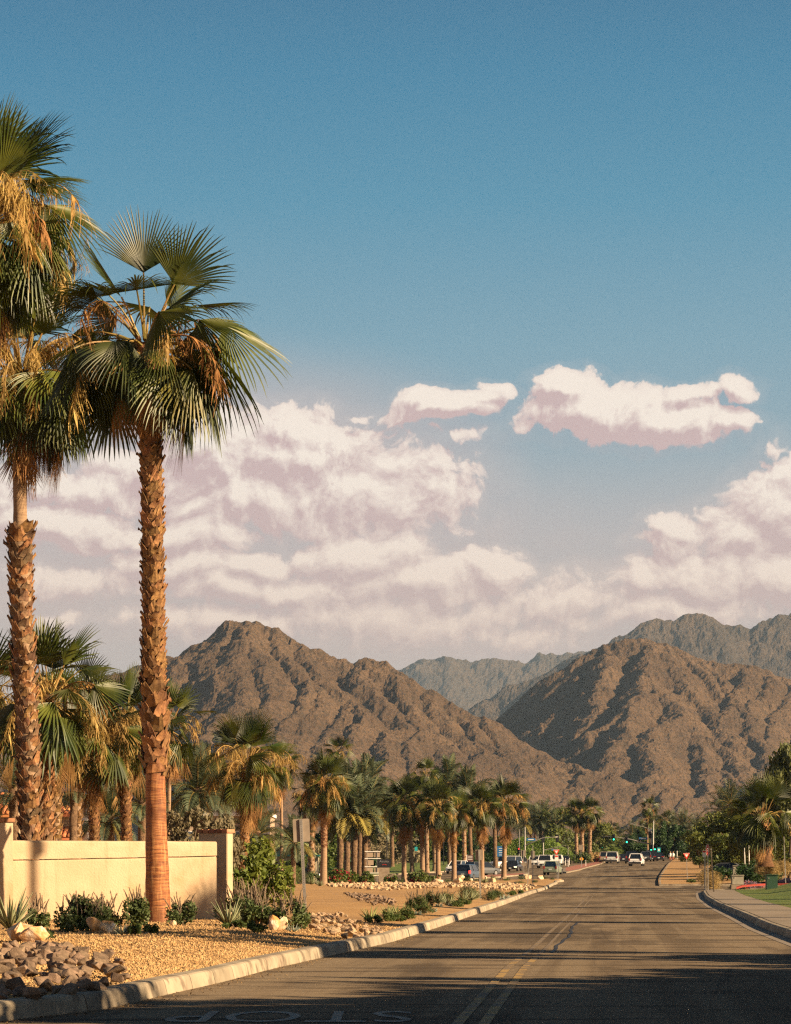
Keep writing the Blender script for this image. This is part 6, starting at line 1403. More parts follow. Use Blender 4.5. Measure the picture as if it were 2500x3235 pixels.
MB().add([(x1, -.6, H_b + .9), (W_b + .6, -.6, H_b - .4), (W_b - .2, 4, H_b + .3), (x1, 4, H_b + 2.3), (x1, -.6, H_b + .78), (W_b + .6, -.6, H_b - .52), (W_b - .2, 4, H_b + .18), (x1, 4, H_b + 2.1)], [(0, 1, 2, 3), (7, 6, 5, 4), (4, 5, 1, 0), (5, 6, 2, 1)]).obj('roof', M['groof'], h)
MB().box((W_b / 2, -.66, H_b - .1), (W_b + 1.2, .06, .16)).obj('trim', M['gtrim'], h)
for px in (914, 930, 962, 980):
    w1 = MB().box((0, 0, 0), (.34 if px < 950 else .5, .08, 1.6)).obj('window', M['winglass'], h, (X(px, d) - b3.x, -.03, 1.2))
# far pale wall on the right
d = 640; b4 = Vector((X(2122, d), d, g(60, d))); h = empty('boundary_wall', b4, 0, 'low brown boundary wall behind the white fence', 'wall')
MB().box((2.2, 0, .8), (5.4, .3, 3.4)).obj('wall_face', M['stucco_tan'], h)
d = 560; b5 = Vector((X(1325, d), d, g(5, d))); h = empty('sandy_house', b5, 0, 'small sandy house wall between trees behind the first median palms', 'building')
MB().box((0, 3, 3.2), (3.6, 6, 5.4)).obj('wall', M['stucco'], h); MB().box((0, 3, 6.0), (4.2, 6.6, .3)).obj('roof', M['stucco_tan'], h); MB().box((.5, -.05, 3.6), (1.0, .1, 1.6)).obj('window', M['winglass'], h)

# ------------------------------------------------------------------ signs and posts
def round_plate(w_, h_, th, rc, n=4):
    """rounded plate standing in the XZ plane"""
    P_ = []
    for cx_, cz_, a0 in ((w_ / 2 - rc, h_ / 2 - rc, 0), (-w_ / 2 + rc, h_ / 2 - rc, 90), (-w_ / 2 + rc, -h_ / 2 + rc, 180), (w_ / 2 - rc, -h_ / 2 + rc, 270)):
        for i in range(n + 1): a = radians(a0 + 90 * i / n); P_.append((cx_ + rc * cos(a), cz_ + rc * sin(a)))
    return poly_plate(P_, th)
def poly_plate(P_, th, y=0):
    m = len(P_); mb = MB(); mb.add([(x, y - th / 2, z) for x, z in P_] + [(x, y + th / 2, z) for x, z in P_], [tuple(range(m)), tuple(m + i for i in range(m))[::-1]] + [(i, m + i, m + (i + 1) % m, (i + 1) % m) for i in range(m)]); return mb
def perforated_post(h, w_=.055, holes=True):
    mb = MB(); mb.box((0, 0, h / 2 - .2), (w_, w_ * .8, h + .4)); me = mb
    return me
def sign_post(px_foot, py_foot, px_top, py_top, d, signs, label, cat='road sign', group=None, rz=0, w_=.055, base=None, wood=False, holes=False):
    """signs: list of (builder, height fraction from photo row)"""
    p = base or at_d(px_foot, d, .14 if d < 246 else .1); p = Vector(p); top = W3(px_top, py_top, d); v = top - p; h = v.length
    root = empty('road_sign', p, 0, label, cat, group); q = Vector((0, 0, 1)).rotation_difference(v.normalized()); root.rotation_mode = 'QUATERNION'; root.rotation_quaternion = q @ Euler((0, 0, rz)).to_quaternion()
    perforated_post(h, w_).obj('post', M['wood' if wood else 'galv'], root)
    if holes:
        for i in range(40): MB().box((0, 0, 0), (.014, .006, .014)).obj('hole', M['black'], root, (0, -w_ * .4, h - .1 - i * .048))
    for f in signs: f(root, h)
    return root
def plate_back(w_, h_, ztop, y=.03, m='alu', rc=.04, rz=0, name='sign_plate'):
    def f(root, h):
        o = round_plate(w_, h_, .006, rc).obj(name, M[m], root, (0, y, h - ztop - h_ / 2), (0, 0, rz)); return o
    return f
# nearest sign, seen from behind, leaning
sign_post(966, 2926, 951, 2588, 78, [plate_back(.46, .63, -.01, .026, rz=.12)], 'leaning grey back of a road sign on a perforated steel post beside the salvia', holes=True, w_=.085)
sign_post(1519, 2850, 1514, 2684, 130, [plate_back(.34, .48, 0, .028)], 'grey back of a road sign on a straight post in the planting strip', w_=.075)
sign_post(1667, 2803, 1673, 2715, 238, [plate_back(.40, .73, 0, .028)], 'shorter of two thin sign posts near the island nose, leaning, brown back', w_=.06)
sign_post(1684, 2804, 1684, 2672, 236, [plate_back(.32, .62, .42, .028)], 'taller thin sign post near the island nose with a grey back plate', w_=.06)
def diamond(w_, ztop, m, y=-.03, name='sign_plate'):
    def f(root, h): poly_plate([(0, w_ / 2), (-w_ / 2, 0), (0, -w_ / 2), (w_ / 2, 0)], .006).obj(name, M[m], root, (0, y, h - ztop - w_ / 2))
    return f
sign_post(1656, 2752, 1654, 2686, 330, [plate_back(.58, .70, 0, .04), diamond(.72, 1.25, 'alu')], 'grey sign back above a diamond plate on the small red island', w_=.07)
def yield_face(w_, ztop, y=-.035):
    def f(root, h):
        hh = w_ * .866; z0 = h - ztop
        pl = poly_plate([(-w_ / 2, 0), (w_ / 2, 0), (w_ * .04, -hh), (-w_ * .04, -hh)], .008).obj('sign_plate', M['redsign'], root, (0, y, z0))
        poly_plate([(-w_ * .27, -hh * .17), (w_ * .27, -hh * .17), (0, -hh * .70)], .004).obj('white_triangle', M['whitesign'], pl, (0, -.008, 0))
        mb = MB()
        b = .03 * w_; mb.add(poly_plate([(-w_ / 2 + b, -b * .6), (w_ / 2 - b, -b * .6), (w_ / 2 - 2.2 * b, -b * 1.6), (-w_ / 2 + 2.2 * b, -b * 1.6)], .003).v, poly_plate([(0, 0), (1, 0), (1, 1), (0, 1)], .003).f)
        mb.obj('white_border', M['whitesign'], pl, (0, -.007, 0))
        link('lettering', text_mesh('YIELD', M['redsign'], w_ * .40, w_ * .085, .001, bold=.01), pl, (0, -.011, -hh * .235), (pi / 2, 0, 0))
    return f
def small_notice(w_, h_, ztop, y=-.035, words_=('NO', 'PARKING'), red=True, rz=0):
    def f(root, h):
        pl = round_plate(w_, h_, .006, .02).obj('notice_plate', M['whitesign'], root, (0, y, h - ztop - h_ / 2), (0, 0, rz))
        if red: MB().box((0, 0, 0), (w_ * .86, .004, h_ * .26)).obj('red_band', M['redsign'], pl, (0, -.006, h_ * .30))
    return f
sign_post(1761, 2778, 1758, 2684, 290, [yield_face(.66, 0.0), small_notice(.36, .52, .60)], 'red yield sign with small notice below it, standing on the island nose', w_=.06)
perf = at_d(1764, 292, .1)
sign_post(1765, 2778, 1764, 2708, 292, [], 'bare thin post right behind the left yield sign', 'post', w_=.06)
sign_post(2172, 2776, 2169, 2694, 262, [yield_face(.64, .03)], 'red and white yield sign standing on the sand verge at right', w_=.055, base=bp(2172, 2776, 262))
# stop sign seen sharply from the side
def stop_face(w_, ztop, rz, y=-.035):
    def f(root, h):
        P_ = [(w_ / 2 * cos(radians(22.5 + 45 * i)) / cos(radians(22.5)), w_ / 2 * sin(radians(22.5 + 45 * i)) / cos(radians(22.5))) for i in range(8)]
        pl = poly_plate([(a * 1.0, b * 1.0) for a, b in P_], .008).obj('sign_plate', M['whitesign'], root, (0, 0, h - ztop - w_ / 2), (0, 0, rz))
        poly_plate([(a * .94, b * .94) for a, b in P_], .004).obj('red_field', M['redsign'], pl, (0, -.006, 0))
        link('lettering', text_mesh('STOP', M['whitesign'], w_ * .74, w_ * .32, .001, bold=.012), pl, (0, -.010, 0), (pi / 2, 0, 0))
    return f
sign_post(2238, 2812, 2236, 2667, 190, [stop_face(.80, 0, radians(66))], 'red stop sign seen almost edge-on at the corner of the pavement', w_=.055, base=bp(2238, 2812, 190))
sign_post(2227, 2812, 2225, 2686, 192, [small_notice(.28, .46, 0, rz=.45)], 'small no-parking notice on twin posts left of the stop sign', w_=.045, base=bp(2227, 2812, 192))
sign_post(2231, 2812, 2229, 2704, 193, [], 'second thin post close beside the no-parking notice', 'post', w_=.04, base=bp(2231, 2812, 193))
sign_post(2256, 2826, 2247, 2683, 172, [plate_back(.5, .62, .02, .03, rz=radians(84))], 'leaning post with edge-on sign on the pavement right of the stop sign', w_=.075, base=bp(2256, 2828, 176))
sign_post(2482, 2768, 2477, 2643, 200, [plate_back(.5, .75, .02, .03, rz=radians(80))], 'edge-on road sign on a tall post near the right picture edge', w_=.06, base=bp(2482, 2772, 200))
sign_post(1838, 2742, 1838, 2708, 392, [diamond(.60, -.05, 'orange_sign')], 'yellow diamond sign on a white stub post at the red island', w_=.12, base=bp(1838, 2742, 392))
def white_post(px, py, d, h, label, m='whitesign', w_=.09):
    root = empty('marker_post', bp(px, py, d), 0, label, 'post', 'white marker posts'); MB().tube([(0, 0, 0), (0, 0, h)], w_ / 2, 8).obj('tube', M[m], root); MB().box((0, 0, h - .15), (w_ * 1.1, w_ * 1.1, .1)).obj('reflector', M['alu'], root)
for px, py, lb in ((1787, 2734, 'left one left of the red island'), (1799, 2733, 'second from left'), (1851, 2740, 'right of the yellow diamond sign'), (1795, 2738, 'shorter one in front, left of the red island')): white_post(px, py, 400, 1.0, 'white plastic marker post, ' + lb)
# low white fence at right
fr = empty('picket_fence', bp(2105, 2724, 520), 0, 'low white picket fence behind the sand verge at right', 'fence')
for i in range(46):
    x = i * .17 if i < 20 else i * .14 + .6; hgt = 1.0 + .35 * ((i * 7) % 5 == 0) + R.uniform(-.15, .1)
    MB().box((x * 1.05 - 1, 0, hgt / 2), (.05, .04, hgt)).obj('picket', M['whitesign'], fr)
MB().box((2.5, .05, .7), (7, .03, .06)).obj('rail', M['whitesign'], fr)
for px, hgt in ((2140, 2.0), (2214, 2.2)): 
    r0_ = empty('marker_post', bp(px, 2724, 500), 0, 'taller white post standing in the picket fence, ' + ('left' if px < 2200 else 'right'), 'post'); MB().box((0, 0, hgt / 2), (.11, .11, hgt)).obj('tube', M['whitesign'], r0_)
# orange-clad barrels by the fence
for i, px in enumerate((2118, 2127)):
    r0_ = empty('road_worker', bp(px, 2722, 500), 0, 'person in orange work clothes by the white fence, ' + ('left of two' if i == 0 else 'right of two'), 'person', 'two people in orange by the fence')
    sk = MB(); sk.tube([(-.09, 0, 0), (-.09, 0, .45), (-.07, 0, .86)], [.06, .075, .1], 8); sk.tube([(.09, .08, 0), (.08, .02, .45), (.07, 0, .86)], [.06, .075, .1], 8); sk.obj('trousers', mat('work_trousers_%d' % i, (.30, .09, .05)), r0_, smooth=True)
    tb = MB(); tb.tube([(0, 0, .82), (0, 0, 1.05), (0, 0, 1.32), (0, 0, 1.46), (0, 0, 1.52)], [.14, .15, .19, .15, .06], 10); tb.tube([(-.19, 0, 1.4), (-.25, -.03, 1.12), (-.22, -.12, .88)], [.06, .05, .04], 6); tb.tube([(.19, 0, 1.4), (.25, -.03, 1.12), (.22, -.12, .88)], [.06, .05, .04], 6); tb.obj('shirt', M['whitesign'], r0_, smooth=True)
    hd = MB(); hd.tube([(0, 0, 1.5), (0, -.01, 1.56), (0, -.01, 1.66), (0, 0, 1.75), (0, 0, 1.79)], [.055, .075, .1, .08, .02], 8); hd.obj('head', mat('skin_%d' % i, (.35, .19, .12)), r0_, smooth=True)
# cabinets
def cabinet(p, w_, dd_, h_, m, label, lid=.0, plinth=.12):
    root = empty('utility_cabinet', p, 0, label, 'utility box', None)
    MB().box((0, 0, plinth / 2 - .1), (w_ + .12, dd_ + .12, plinth + .2)).obj('plinth', M['pave'], root, bevel=.01)
    MB().box((0, 0, plinth + h_ / 2), (w_, dd_, h_)).obj('housing', M[m], root, bevel=.02)
    MB().box((0, -.02, plinth + h_ + .03), (w_ + .08, dd_ + .1, .07)).obj('lid', M[m], root, bevel=.02)
    MB().box((-w_ * .3, -dd_ / 2 - .01, plinth + h_ * .8), (.04, .03, .1)).obj('handle', M['galv'], root)
cabinet(bp(2438, 2818, 184), .72, .6, .95, 'cab_green', 'dark green utility cabinet standing on the lawn at right')
cabinet(bp(2330, 2800, 196), .80, .6, .60, 'cab_grey', 'low grey concrete-coloured utility box left of the flower bed')
cabinet(bp(2322, 2770, 235), .34, .34, .75, 'cab_grey', 'narrow grey pedestal box behind the low grey utility box')
# red ground strip
mb = MB(); pts_ = [(2326, 2811), (2345, 2805), (2375, 2802), (2420, 2799)]; W2 = [bp(a, b_ - 2, 193 + i * 1.5) for i, (a, b_) in enumerate(pts_)]
for i, p in enumerate(W2): mb.v += [tuple(p + Vector((0, -.25, 0))), tuple(p + Vector((0, -.25, .12))), tuple(p + Vector((0, .35, .15)))]
for i in range(len(W2) - 1): mb.f += [(i * 3, i * 3 + 3, i * 3 + 4, i * 3 + 1), (i * 3 + 1, i * 3 + 4, i * 3 + 5, i * 3 + 2)]
tag(mb.obj('red_edging', M['red']), 'bright red edging strip between lawn and flower bed', 'edging')
mb = MB(); W2 = [bp(a, 2797, 200) for a in (2458, 2480, 2510)]
for i, p in enumerate(W2): mb.v += [tuple(p + Vector((0, -.2, 0))), tuple(p + Vector((0, -.2, .12))), tuple(p + Vector((0, .35, .15)))]
for i in range(2): mb.f += [(i * 3, i * 3 + 3, i * 3 + 4, i * 3 + 1), (i * 3 + 1, i * 3 + 4, i * 3 + 5, i * 3 + 2)]
tag(mb.obj('red_edging', M['red']), 'bright red edging strip right of the green cabinet', 'edging')
# twin post-top lamps
for i, (px, pt, yt) in enumerate(((2354, 2350, 2640), (2368, 2364, 2636))):
    p = bp(px, 2735, 250); root = empty('post_lamp', p, 0, 'white post-top lamp with flat shade, ' + ('left of the pair' if i == 0 else 'right of the pair'), 'lamp', 'twin post-top lamps'); v = W3(pt, yt, 250) - p
    MB().tube([(0, 0, -.5), (v.x * .4, 0, v.z * .5), (v.x, 0, v.z - .25)], [.055, .05, .045], 8).obj('pole', M['whitesign'], root, smooth=True)
    MB().tube([(v.x, 0, v.z - .42), (v.x, 0, v.z - .1)], [.08, .11], 8).obj('lantern', M['whitesign'], root); MB().box((v.x, 0, v.z), (.52, .34, .05)).obj('shade', M['alu'], root, bevel=.01)
# name sign and screens in the middle distance
d = 278; p = at_d(1214, d, .1); root = empty('name_sign', p, 0, 'dark monument sign reading Acuity behind the median planting', 'sign')
zt = Z(2714, d) - p.z; zb_ = Z(2741, d) - p.z
MB().box((0, 0, (zt + zb_) / 2), (44 / F * d, .16, zt - zb_)).obj('panel', M['black'], root, bevel=.01)
MB().box((0, .05, zb_ / 2), (34 / F * d, .3, zb_)).obj('base', M['wood'], root)
M['sign_text'] = mat('grey_lettering', (.22, .22, .22), rough=.5)
link('lettering', text_mesh('Acuity', M['sign_text'], 30 / F * d, 9 / F * d, .004), root, (0, -.09, (zt + zb_) / 2 + .17), (pi / 2, 0, 0))
MB().tube([(-.2, -.085, (zt + zb_) / 2 - .16), (.0, -.085, (zt + zb_) / 2 - .08), (.25, -.085, (zt + zb_) / 2 - .17)], .022, 6).obj('swoosh', M['redsign'], root)
root = empty('slatted_screen', at_d(1178, 282, .1), 0, 'frame with pale horizontal rails and brown panels left of the dark name sign', 'screen'); q = root.location
for py in (2690, 2712, 2738, 2758): MB().box((0, 0, Z(py, 282) - q.z), (50 / F * 282, .12, .07)).obj('rail', M['stucco_white'], root)
for px in (1160, 1192): MB().box((X(px, 282) - q.x, 0, (Z(2686, 282) - q.z) / 2), (.07, .08, Z(2686, 282) - q.z)).obj('post', M['galv'], root)
for px, py in ((1170, 2700), (1192, 2700), (1172, 2725), (1192, 2748), (1170, 2748)): MB().box((X(px, 282) - q.x, .04, Z(py, 282) - q.z), (.55, .04, .5)).obj('panel', M['stucco_tan'], root)
d = 360; p = at_d(1581, d); root = empty('direction_sign', p, 0, 'blue direction sign with white arrows and lettering behind the sixth median palm', 'sign')
MB().box((0, 0, (Z(2673, d) + Z(2706, d)) / 2 - p.z), (20 / F * d, .08, 33 / F * d)).obj('panel', M['bluesign'], root)
for k in range(4): MB().box((.02, -.045, Z(2680 + k * 7, d) - p.z), (.42 - .06 * (k % 2), .01, .06)).obj('lettering', M['whitesign'], root)
for sx_ in (-.3, .3): MB().box((sx_, .06, (Z(2690, d) - p.z) / 2), (.07, .07, Z(2690, d) - p.z)).obj('post', M['galv'], root)
d = 380; p = at_d(1486, d); root = empty('notice_board', p, 0, 'brown notice board with pale lettering between fourth and fifth median palms', 'sign')
MB().box((0, 0, Z(2711, d) - p.z), (20 / F * d, .08, 20 / F * d)).obj('panel', M['maroonsign'], root)
for k in range(3): MB().box((0, -.045, Z(2705 + k * 5, d) - p.z), (.6, .01, .06)).obj('lettering', M['whitesign'], root)
MB().box((-.45, .0, (Z(2700, d) - p.z) / 2), (.09, .09, Z(2700, d) - p.z)).obj('post', M['whitesign'], root)
for px, d, zt_, lb in ((1223, 300, 2590, 'thin dark lamp pole rising behind the name sign'), (1315, 420, 2600, 'thin dark pole with a small teal sign between first and second median palms'), (1402, 430, 2655, 'thin dark lamp pole right of the third median palm')):
    p = at_d(px, d); root = empty('lamp_pole', p, 0, lb, 'pole'); MB().tube([(0, 0, 0), (0, 0, Z(zt_, d) - p.z)], [.07, .04], 6).obj('pole', M['black'], root)
    MB().box((-.2, 0, Z(zt_, d) - p.z), (.5, .25, .12)).obj('lamp_head', M['black'], root)
    if px == 1315: MB().box((0, -.06, Z(2682, d) - p.z), (.42, .05, .62)).obj('teal_sign', M['tealsign'], root)
# back of a grey sign among the palm trio
p = at_d(1836, 470); root = empty('road_sign', p, 0, 'grey sign back fixed low between the palms of the trio', 'road sign'); MB().box((0, 0, Z(2677, 470) - p.z), (.75, .03, .85)).obj('sign_plate', M['alu'], root); MB().box((0, .05, (Z(2677, 470) - p.z) / 2), (.08, .06, Z(2677, 470) - p.z)).obj('post', M['galv'], root)

# ------------------------------------------------------------------ traffic signals
def signal_head(parent, loc, lit=2, rz=0, s=1.0):
    hd = empty('signal_head', loc, rz); hd.parent = parent
    MB().box((0, 0, 0), (.36 * s, .26 * s, 1.08 * s)).obj('housing', M['black'], hd, bevel=.03 * s)
    MB().box((0, .05, 0), (.56 * s, .02, 1.30 * s)).obj('backplate', M['black'], hd)
    for k, m in enumerate(('taillamp', 'black', 'greenlamp')):
        on = (k == lit)
        mm = m if on else 'black'
        if k == 0 and lit == 0: mm = 'redlamp'
        MB().tube([(0, -.13 * s, .34 * s * (1 - k)), (0, -.17 * s, .34 * s * (1 - k))], .14 * s, 10).obj('lens', M[mm], hd)
        MB().tube([(0, -.13 * s, .34 * s * (1 - k) + .03), (0, -.32 * s, .34 * s * (1 - k) + .02)], [.16 * s, .15 * s], 8, cap=False).obj('visor', M['black'], hd)
    return hd
def name_plate(parent, loc, w_, m='bluesign', h_=.42, rz=0):
    o = MB().box((0, 0, 0), (w_, .04, h_)).obj('street_name_sign', M[m], parent, loc, (0, 0, rz))
    MB().box((0, -.025, 0), (w_ * .6, .01, h_ * .3)).obj('lettering', M['whitesign'], o)
# far-right mast
d = 520; p = at_d(2059, d); root = empty('traffic_signal', p, 0, 'traffic signal with long arm carrying two green lights and a blue name sign', 'traffic light')
hp = Z(2617, d) - p.z
MB().tube([(0, 0, 0), (0, 0, hp)], [.16, .10], 8).obj('pole', M['galv'], root, smooth=True)
arm = [(X(px, d) - p.x, 0, Z(py, d) - p.z) for px, py in ((2056, 2666), (2030, 2662), (1995, 2652), (1950, 2645), (1903, 2642))]
MB().tube(arm, [.13, .11, .09, .07, .05], 8).obj('signal_arm', M['galv'], root, smooth=True)
signal_head(root, (X(1939, d) - p.x, -.1, Z(2646, d) - p.z)); signal_head(root, (X(1980, d) - p.x, -.1, Z(2654, d) - p.z)); signal_head(root, (X(2057, d) - p.x, -.3, Z(2680, d) - p.z)); signal_head(root, (X(2069, d) - p.x, -.3, Z(2678, d) - p.z), s=.9)
signal_head(root, (X(2053, d) - p.x, -.3, Z(2638, d) - p.z), lit=9)
name_plate(root, (X(2033, d) - p.x, -.1, Z(2649, d) - p.z), 1.6)
MB().tube([(0, 0, Z(2622, d) - p.z), (X(2030, d) - p.x, 0, Z(2611, d) - p.z), (X(1998, d) - p.x, 0, Z(2604, d) - p.z)], [.06, .05, .035], 6).obj('lamp_arm', M['galv'], root); MB().box((X(1996, d) - p.x, 0, Z(2603, d) - p.z), (.7, .3, .12)).obj('lamp_head', M['galv'], root)
for q in (2050, 2057): MB().tube([(X(q, d) - p.x, -.1, Z(2628, d) - p.z), (X(q, d) - p.x, -.1, Z(2618, d) - p.z)], .1, 6).obj('camera', M['whitesign'], root)
d = 530; p = at_d(2064, d); root = empty('utility_pole', p, 0, 'tall pale slim pole standing right of the far traffic signal', 'pole'); MB().tube([(0, 0, 0), (.1, 0, Z(2594, d) - p.z)], [.11, .06], 6).obj('pole', M['whitesign'], root)
d = 540; p = at_d(2082, d); root = empty('road_sign', p, 0, 'small teal square sign right of the far traffic signal', 'road sign'); MB().box((0, 0, Z(2685, d) - p.z), (.62, .04, .85)).obj('sign_plate', M['tealsign'], root); MB().box((0, .04, (Z(2690, d) - p.z) / 2), (.07, .05, Z(2690, d) - p.z)).obj('post', M['galv'], root); MB().box((0, -.03, Z(2685, d) - p.z), (.3, .01, .4)).obj('symbol', M['whitesign'], root)
# distant second gantry on the left of the queue
d = 640; p = at_d(1899, d); root = empty('traffic_signal', p, 0, 'distant traffic signal with three small green lights left of the car queue', 'traffic light')
MB().tube([(0, 0, 0), (0, 0, Z(2668, d) - p.z)], [.14, .1], 6).obj('pole', M['galv'], root); MB().tube([(0, 0, Z(2670, d) - p.z), (X(1975, d) - p.x, 0, Z(2683, d) - p.z)], [.09, .05], 6).obj('signal_arm', M['galv'], root)
for px, py in ((1904, 2674), (1930, 2675), (1899, 2694)): signal_head(root, (X(px, d) - p.x, -.2, Z(py, d) - p.z), s=.9)
# left mast
d = 480; p = at_d(1659, d); root = empty('traffic_signal', p, 0, 'traffic signal at left whose rising arm carries two heads seen from behind', 'traffic light')
MB().tube([(0, 0, 0), (0, 0, Z(2612, d) - p.z)], [.16, .09], 8).obj('pole', M['galv'], root)
arm = [(X(px, d) - p.x, 0, Z(py, d) - p.z) for px, py in ((1661, 2671), (1690, 2657), (1715, 2647), (1745, 2645), (1764, 2644))]
MB().tube(arm, [.13, .10, .08, .06, .05], 8).obj('signal_arm', M['galv'], root, smooth=True)
signal_head(root, (X(1716, d) - p.x, .1, Z(2650, d) - p.z), lit=9, rz=pi); signal_head(root, (X(1761, d) - p.x, .1, Z(2649, d) - p.z), lit=9, rz=pi); signal_head(root, (X(1640, d) - p.x, .1, Z(2688, d) - p.z), lit=0)
name_plate(root, (X(1678, d) - p.x, -.1, Z(2652, d) - p.z), 1.5)
MB().tube([(X(1640, d) - p.x, 0, 0), (X(1642, d) - p.x, 0, Z(2620, d) - p.z)], [.1, .06], 6).obj('side_pole', M['galv'], root)
d = 500; p = at_d(1717, d); root = empty('traffic_signal', p, 0, 'shorter signal pole with plain arm rising to the right before the vine bank', 'traffic light')
MB().tube([(0, 0, 0), (0, 0, Z(2658, d) - p.z)], [.13, .1], 8).obj('pole', M['galv'], root)
MB().tube([(0, 0, Z(2686, d) - p.z), (X(1760, d) - p.x, 0, Z(2677, d) - p.z), (X(1790, d) - p.x, 0, Z(2670, d) - p.z)], [.09, .06, .04], 8).obj('signal_arm', M['galv'], root)
name_plate(root, (X(1752, d) - p.x, -.1, Z(2685, d) - p.z), 1.0, h_=.25)
p = at_d(1795, d); root = empty('lamp_pole', p, 0, 'slender grey pole right of the plain signal arm', 'pole'); MB().tube([(0, 0, 0), (0, 0, Z(2672, d) - p.z)], [.07, .05], 6).obj('pole', M['galv'], root)

# ------------------------------------------------------------------ cars
PAINT = {}
def paint(c, name):
    if name not in PAINT: PAINT[name] = mat('car_paint_' + name, c, rough=.35, spec=.5, coat=.6)
    return PAINT[name]
def car(p, heading, body, col, label, group='cars on the through road', lights='off', name='car'):
    """heading 0 = driving away from the camera (+Y)"""
    m = paint(*col)
    T_ = {'suv': dict(L=4.6, W=1.9, H=1.70, belt=1.02, hood=.98, wb=2.7, roof=(-2.05, 1.0), ws=(.35, 1.15), rw=(-2.22, -1.95), gr=.70),
          'bigsuv': dict(L=5.1, W=2.0, H=1.88, belt=1.12, hood=1.10, wb=2.95, roof=(-2.3, 1.0), ws=(.35, 1.15), rw=(-2.48, -2.3), gr=.76),
          'sedan': dict(L=4.7, W=1.83, H=1.45, belt=.92, hood=.86, wb=2.75, roof=(-1.0, .55), ws=(.5, 1.35), rw=(-1.85, -1.0), gr=.62),
          'wagon': dict(L=3.95, W=1.75, H=1.62, belt=1.0, hood=.96, wb=2.5, roof=(-1.8, .8), ws=(.75, 1.35), rw=(-1.92, -1.78), gr=.66),
          'pickup': dict(L=5.6, W=2.0, H=1.88, belt=1.12, hood=1.10, wb=3.5, roof=(-.7, .95), ws=(.9, 1.55), rw=(-.95, -.75), gr=.74)}[body]
    L, W_c, H_c, belt, hood, wb = T_['L'], T_['W'], T_['H'], T_['belt'], T_['hood'], T_['wb']
    root = empty(name, p, heading, label, 'car' if body != 'pickup' else 'pickup truck', group); g_ = .26
    rear_top = belt if body not in ('sedan',) else belt + .02
    stn = [(-L / 2, g_ + .14, belt * .80, .80), (-L / 2 + .06, g_ + .02, belt * .93, .93), (-L / 2 + .35, g_, rear_top, .99), (-wb / 2, g_, rear_top, 1.0), (0, g_ - .02, belt, 1.0), (T_['ws'][1], g_, hood + .02, 1.0), (wb / 2, g_, hood - .03, .99), (L / 2 - .35, g_, hood - .10, .96), (L / 2 - .06, g_ + .04, hood - .22, .88), (L / 2, g_ + .14, hood - .36, .78)]
    V = []; 
    for (y, z0, z1, w_) in stn:
        hw = W_c / 2 * w_; zm = z0 + (z1 - z0) * .55
        V += [(-hw * .90, y, z0), (-hw, y, z0 + .10), (-hw * 1.0, y, zm), (-hw * .955, y, z1 - .05), (-hw * .88, y, z1), (hw * .88, y, z1), (hw * .955, y, z1 - .05), (hw * 1.0, y, zm), (hw, y, z0 + .10), (hw * .90, y, z0)]
    k = 10; n = len(stn); Fq = [(i * k + j, i * k + (j + 1) % k, (i + 1) * k + (j + 1) % k, (i + 1) * k + j) for i in range(n - 1) for j in range(k)] + [tuple(range(k))[::-1], tuple((n - 1) * k + j for j in range(k))]
    MB().add(V, Fq).obj('body', m, root, smooth=False)
    # greenhouse: dark glass volume with roof skin and pillars
    r0, r1 = T_['roof']; w0, w1 = T_['ws']; b0_, b1_ = T_['rw']; hw = W_c / 2 * .90; hr = W_c / 2 * T_['gr']; z0 = belt - .04; z1 = H_c - .05
    gv = [(-hw, b0_ + .03, z0), (hw, b0_ + .03, z0), (hw, w1, z0), (-hw, w1, z0), (-hr, r0, z1), (hr, r0, z1), (hr, w0, z1), (-hr, w0, z1)]
    MB().add(gv, [(3, 2, 1, 0), (4, 5, 6, 7), (1, 2, 6, 5), (3, 0, 4, 7)]).obj('side_windows', M['glass'], root)
    MB().add([gv[0], gv[1], gv[5], gv[4]], [(0, 1, 2, 3)]).obj('rear_window', M['glass'], root, (0, -.004, 0)); MB().add([gv[2], gv[3], gv[7], gv[6]], [(0, 1, 2, 3)]).obj('windscreen', M['glass'], root, (0, .004, 0))
    rf = MB(); rr = [(-hr - .03, r0 - .08, z1 - .03), (hr + .03, r0 - .08, z1 - .03), (hr + .03, w0 + .08, z1 - .03), (-hr - .03, w0 + .08, z1 - .03), (-hr * .86, r0 + .1, H_c), (hr * .86, r0 + .1, H_c), (hr * .86, w0 - .15, H_c - .01), (-hr * .86, w0 - .15, H_c - .01)]
    rf.add(rr, [(3, 2, 1, 0), (4, 5, 6, 7), (0, 1, 5, 4), (1, 2, 6, 5), (2, 3, 7, 6), (3, 0, 4, 7)]).obj('roof', m, root)
    pm = MB()
    for sx_ in (-1, 1):
        for ya, yb, wd in ((b0_, r0, .07), ((b0_ + w1) * .5 - .35, (r0 + w0) / 2 - .35, .045), (w1, w0, .045)):
            pm.tube([(sx_ * (hw + .012), ya, z0), (sx_ * (hr + .012), yb, z1)], [wd, wd * .8], 6)
    pm.obj('pillars', m, root)
    if body == 'pickup':
        MB().box((0, -L / 2 + .95, belt + .004), (W_c * .78, 1.5, .02)).obj('load_bed', M['black'], root)
    for sy in (-1, 1):
        for sx_ in (-1, 1):
            R_w = .36 if body not in ('bigsuv', 'pickup') else .41
            wh = empty('wheel', (sx_ * (W_c / 2 - .11), sy * wb / 2, R_w)); wh.parent = root
            MB().tube([(-.12, 0, 0), (-.10, 0, 0), (.10, 0, 0), (.12, 0, 0)], [R_w * .9, R_w, R_w, R_w * .9], 14).obj('tyre', M['tyre'], wh); MB().tube([(sx_ * .115, 0, 0), (sx_ * .13, 0, 0)], R_w * .62, 10).obj('rim', M['rim'], wh)
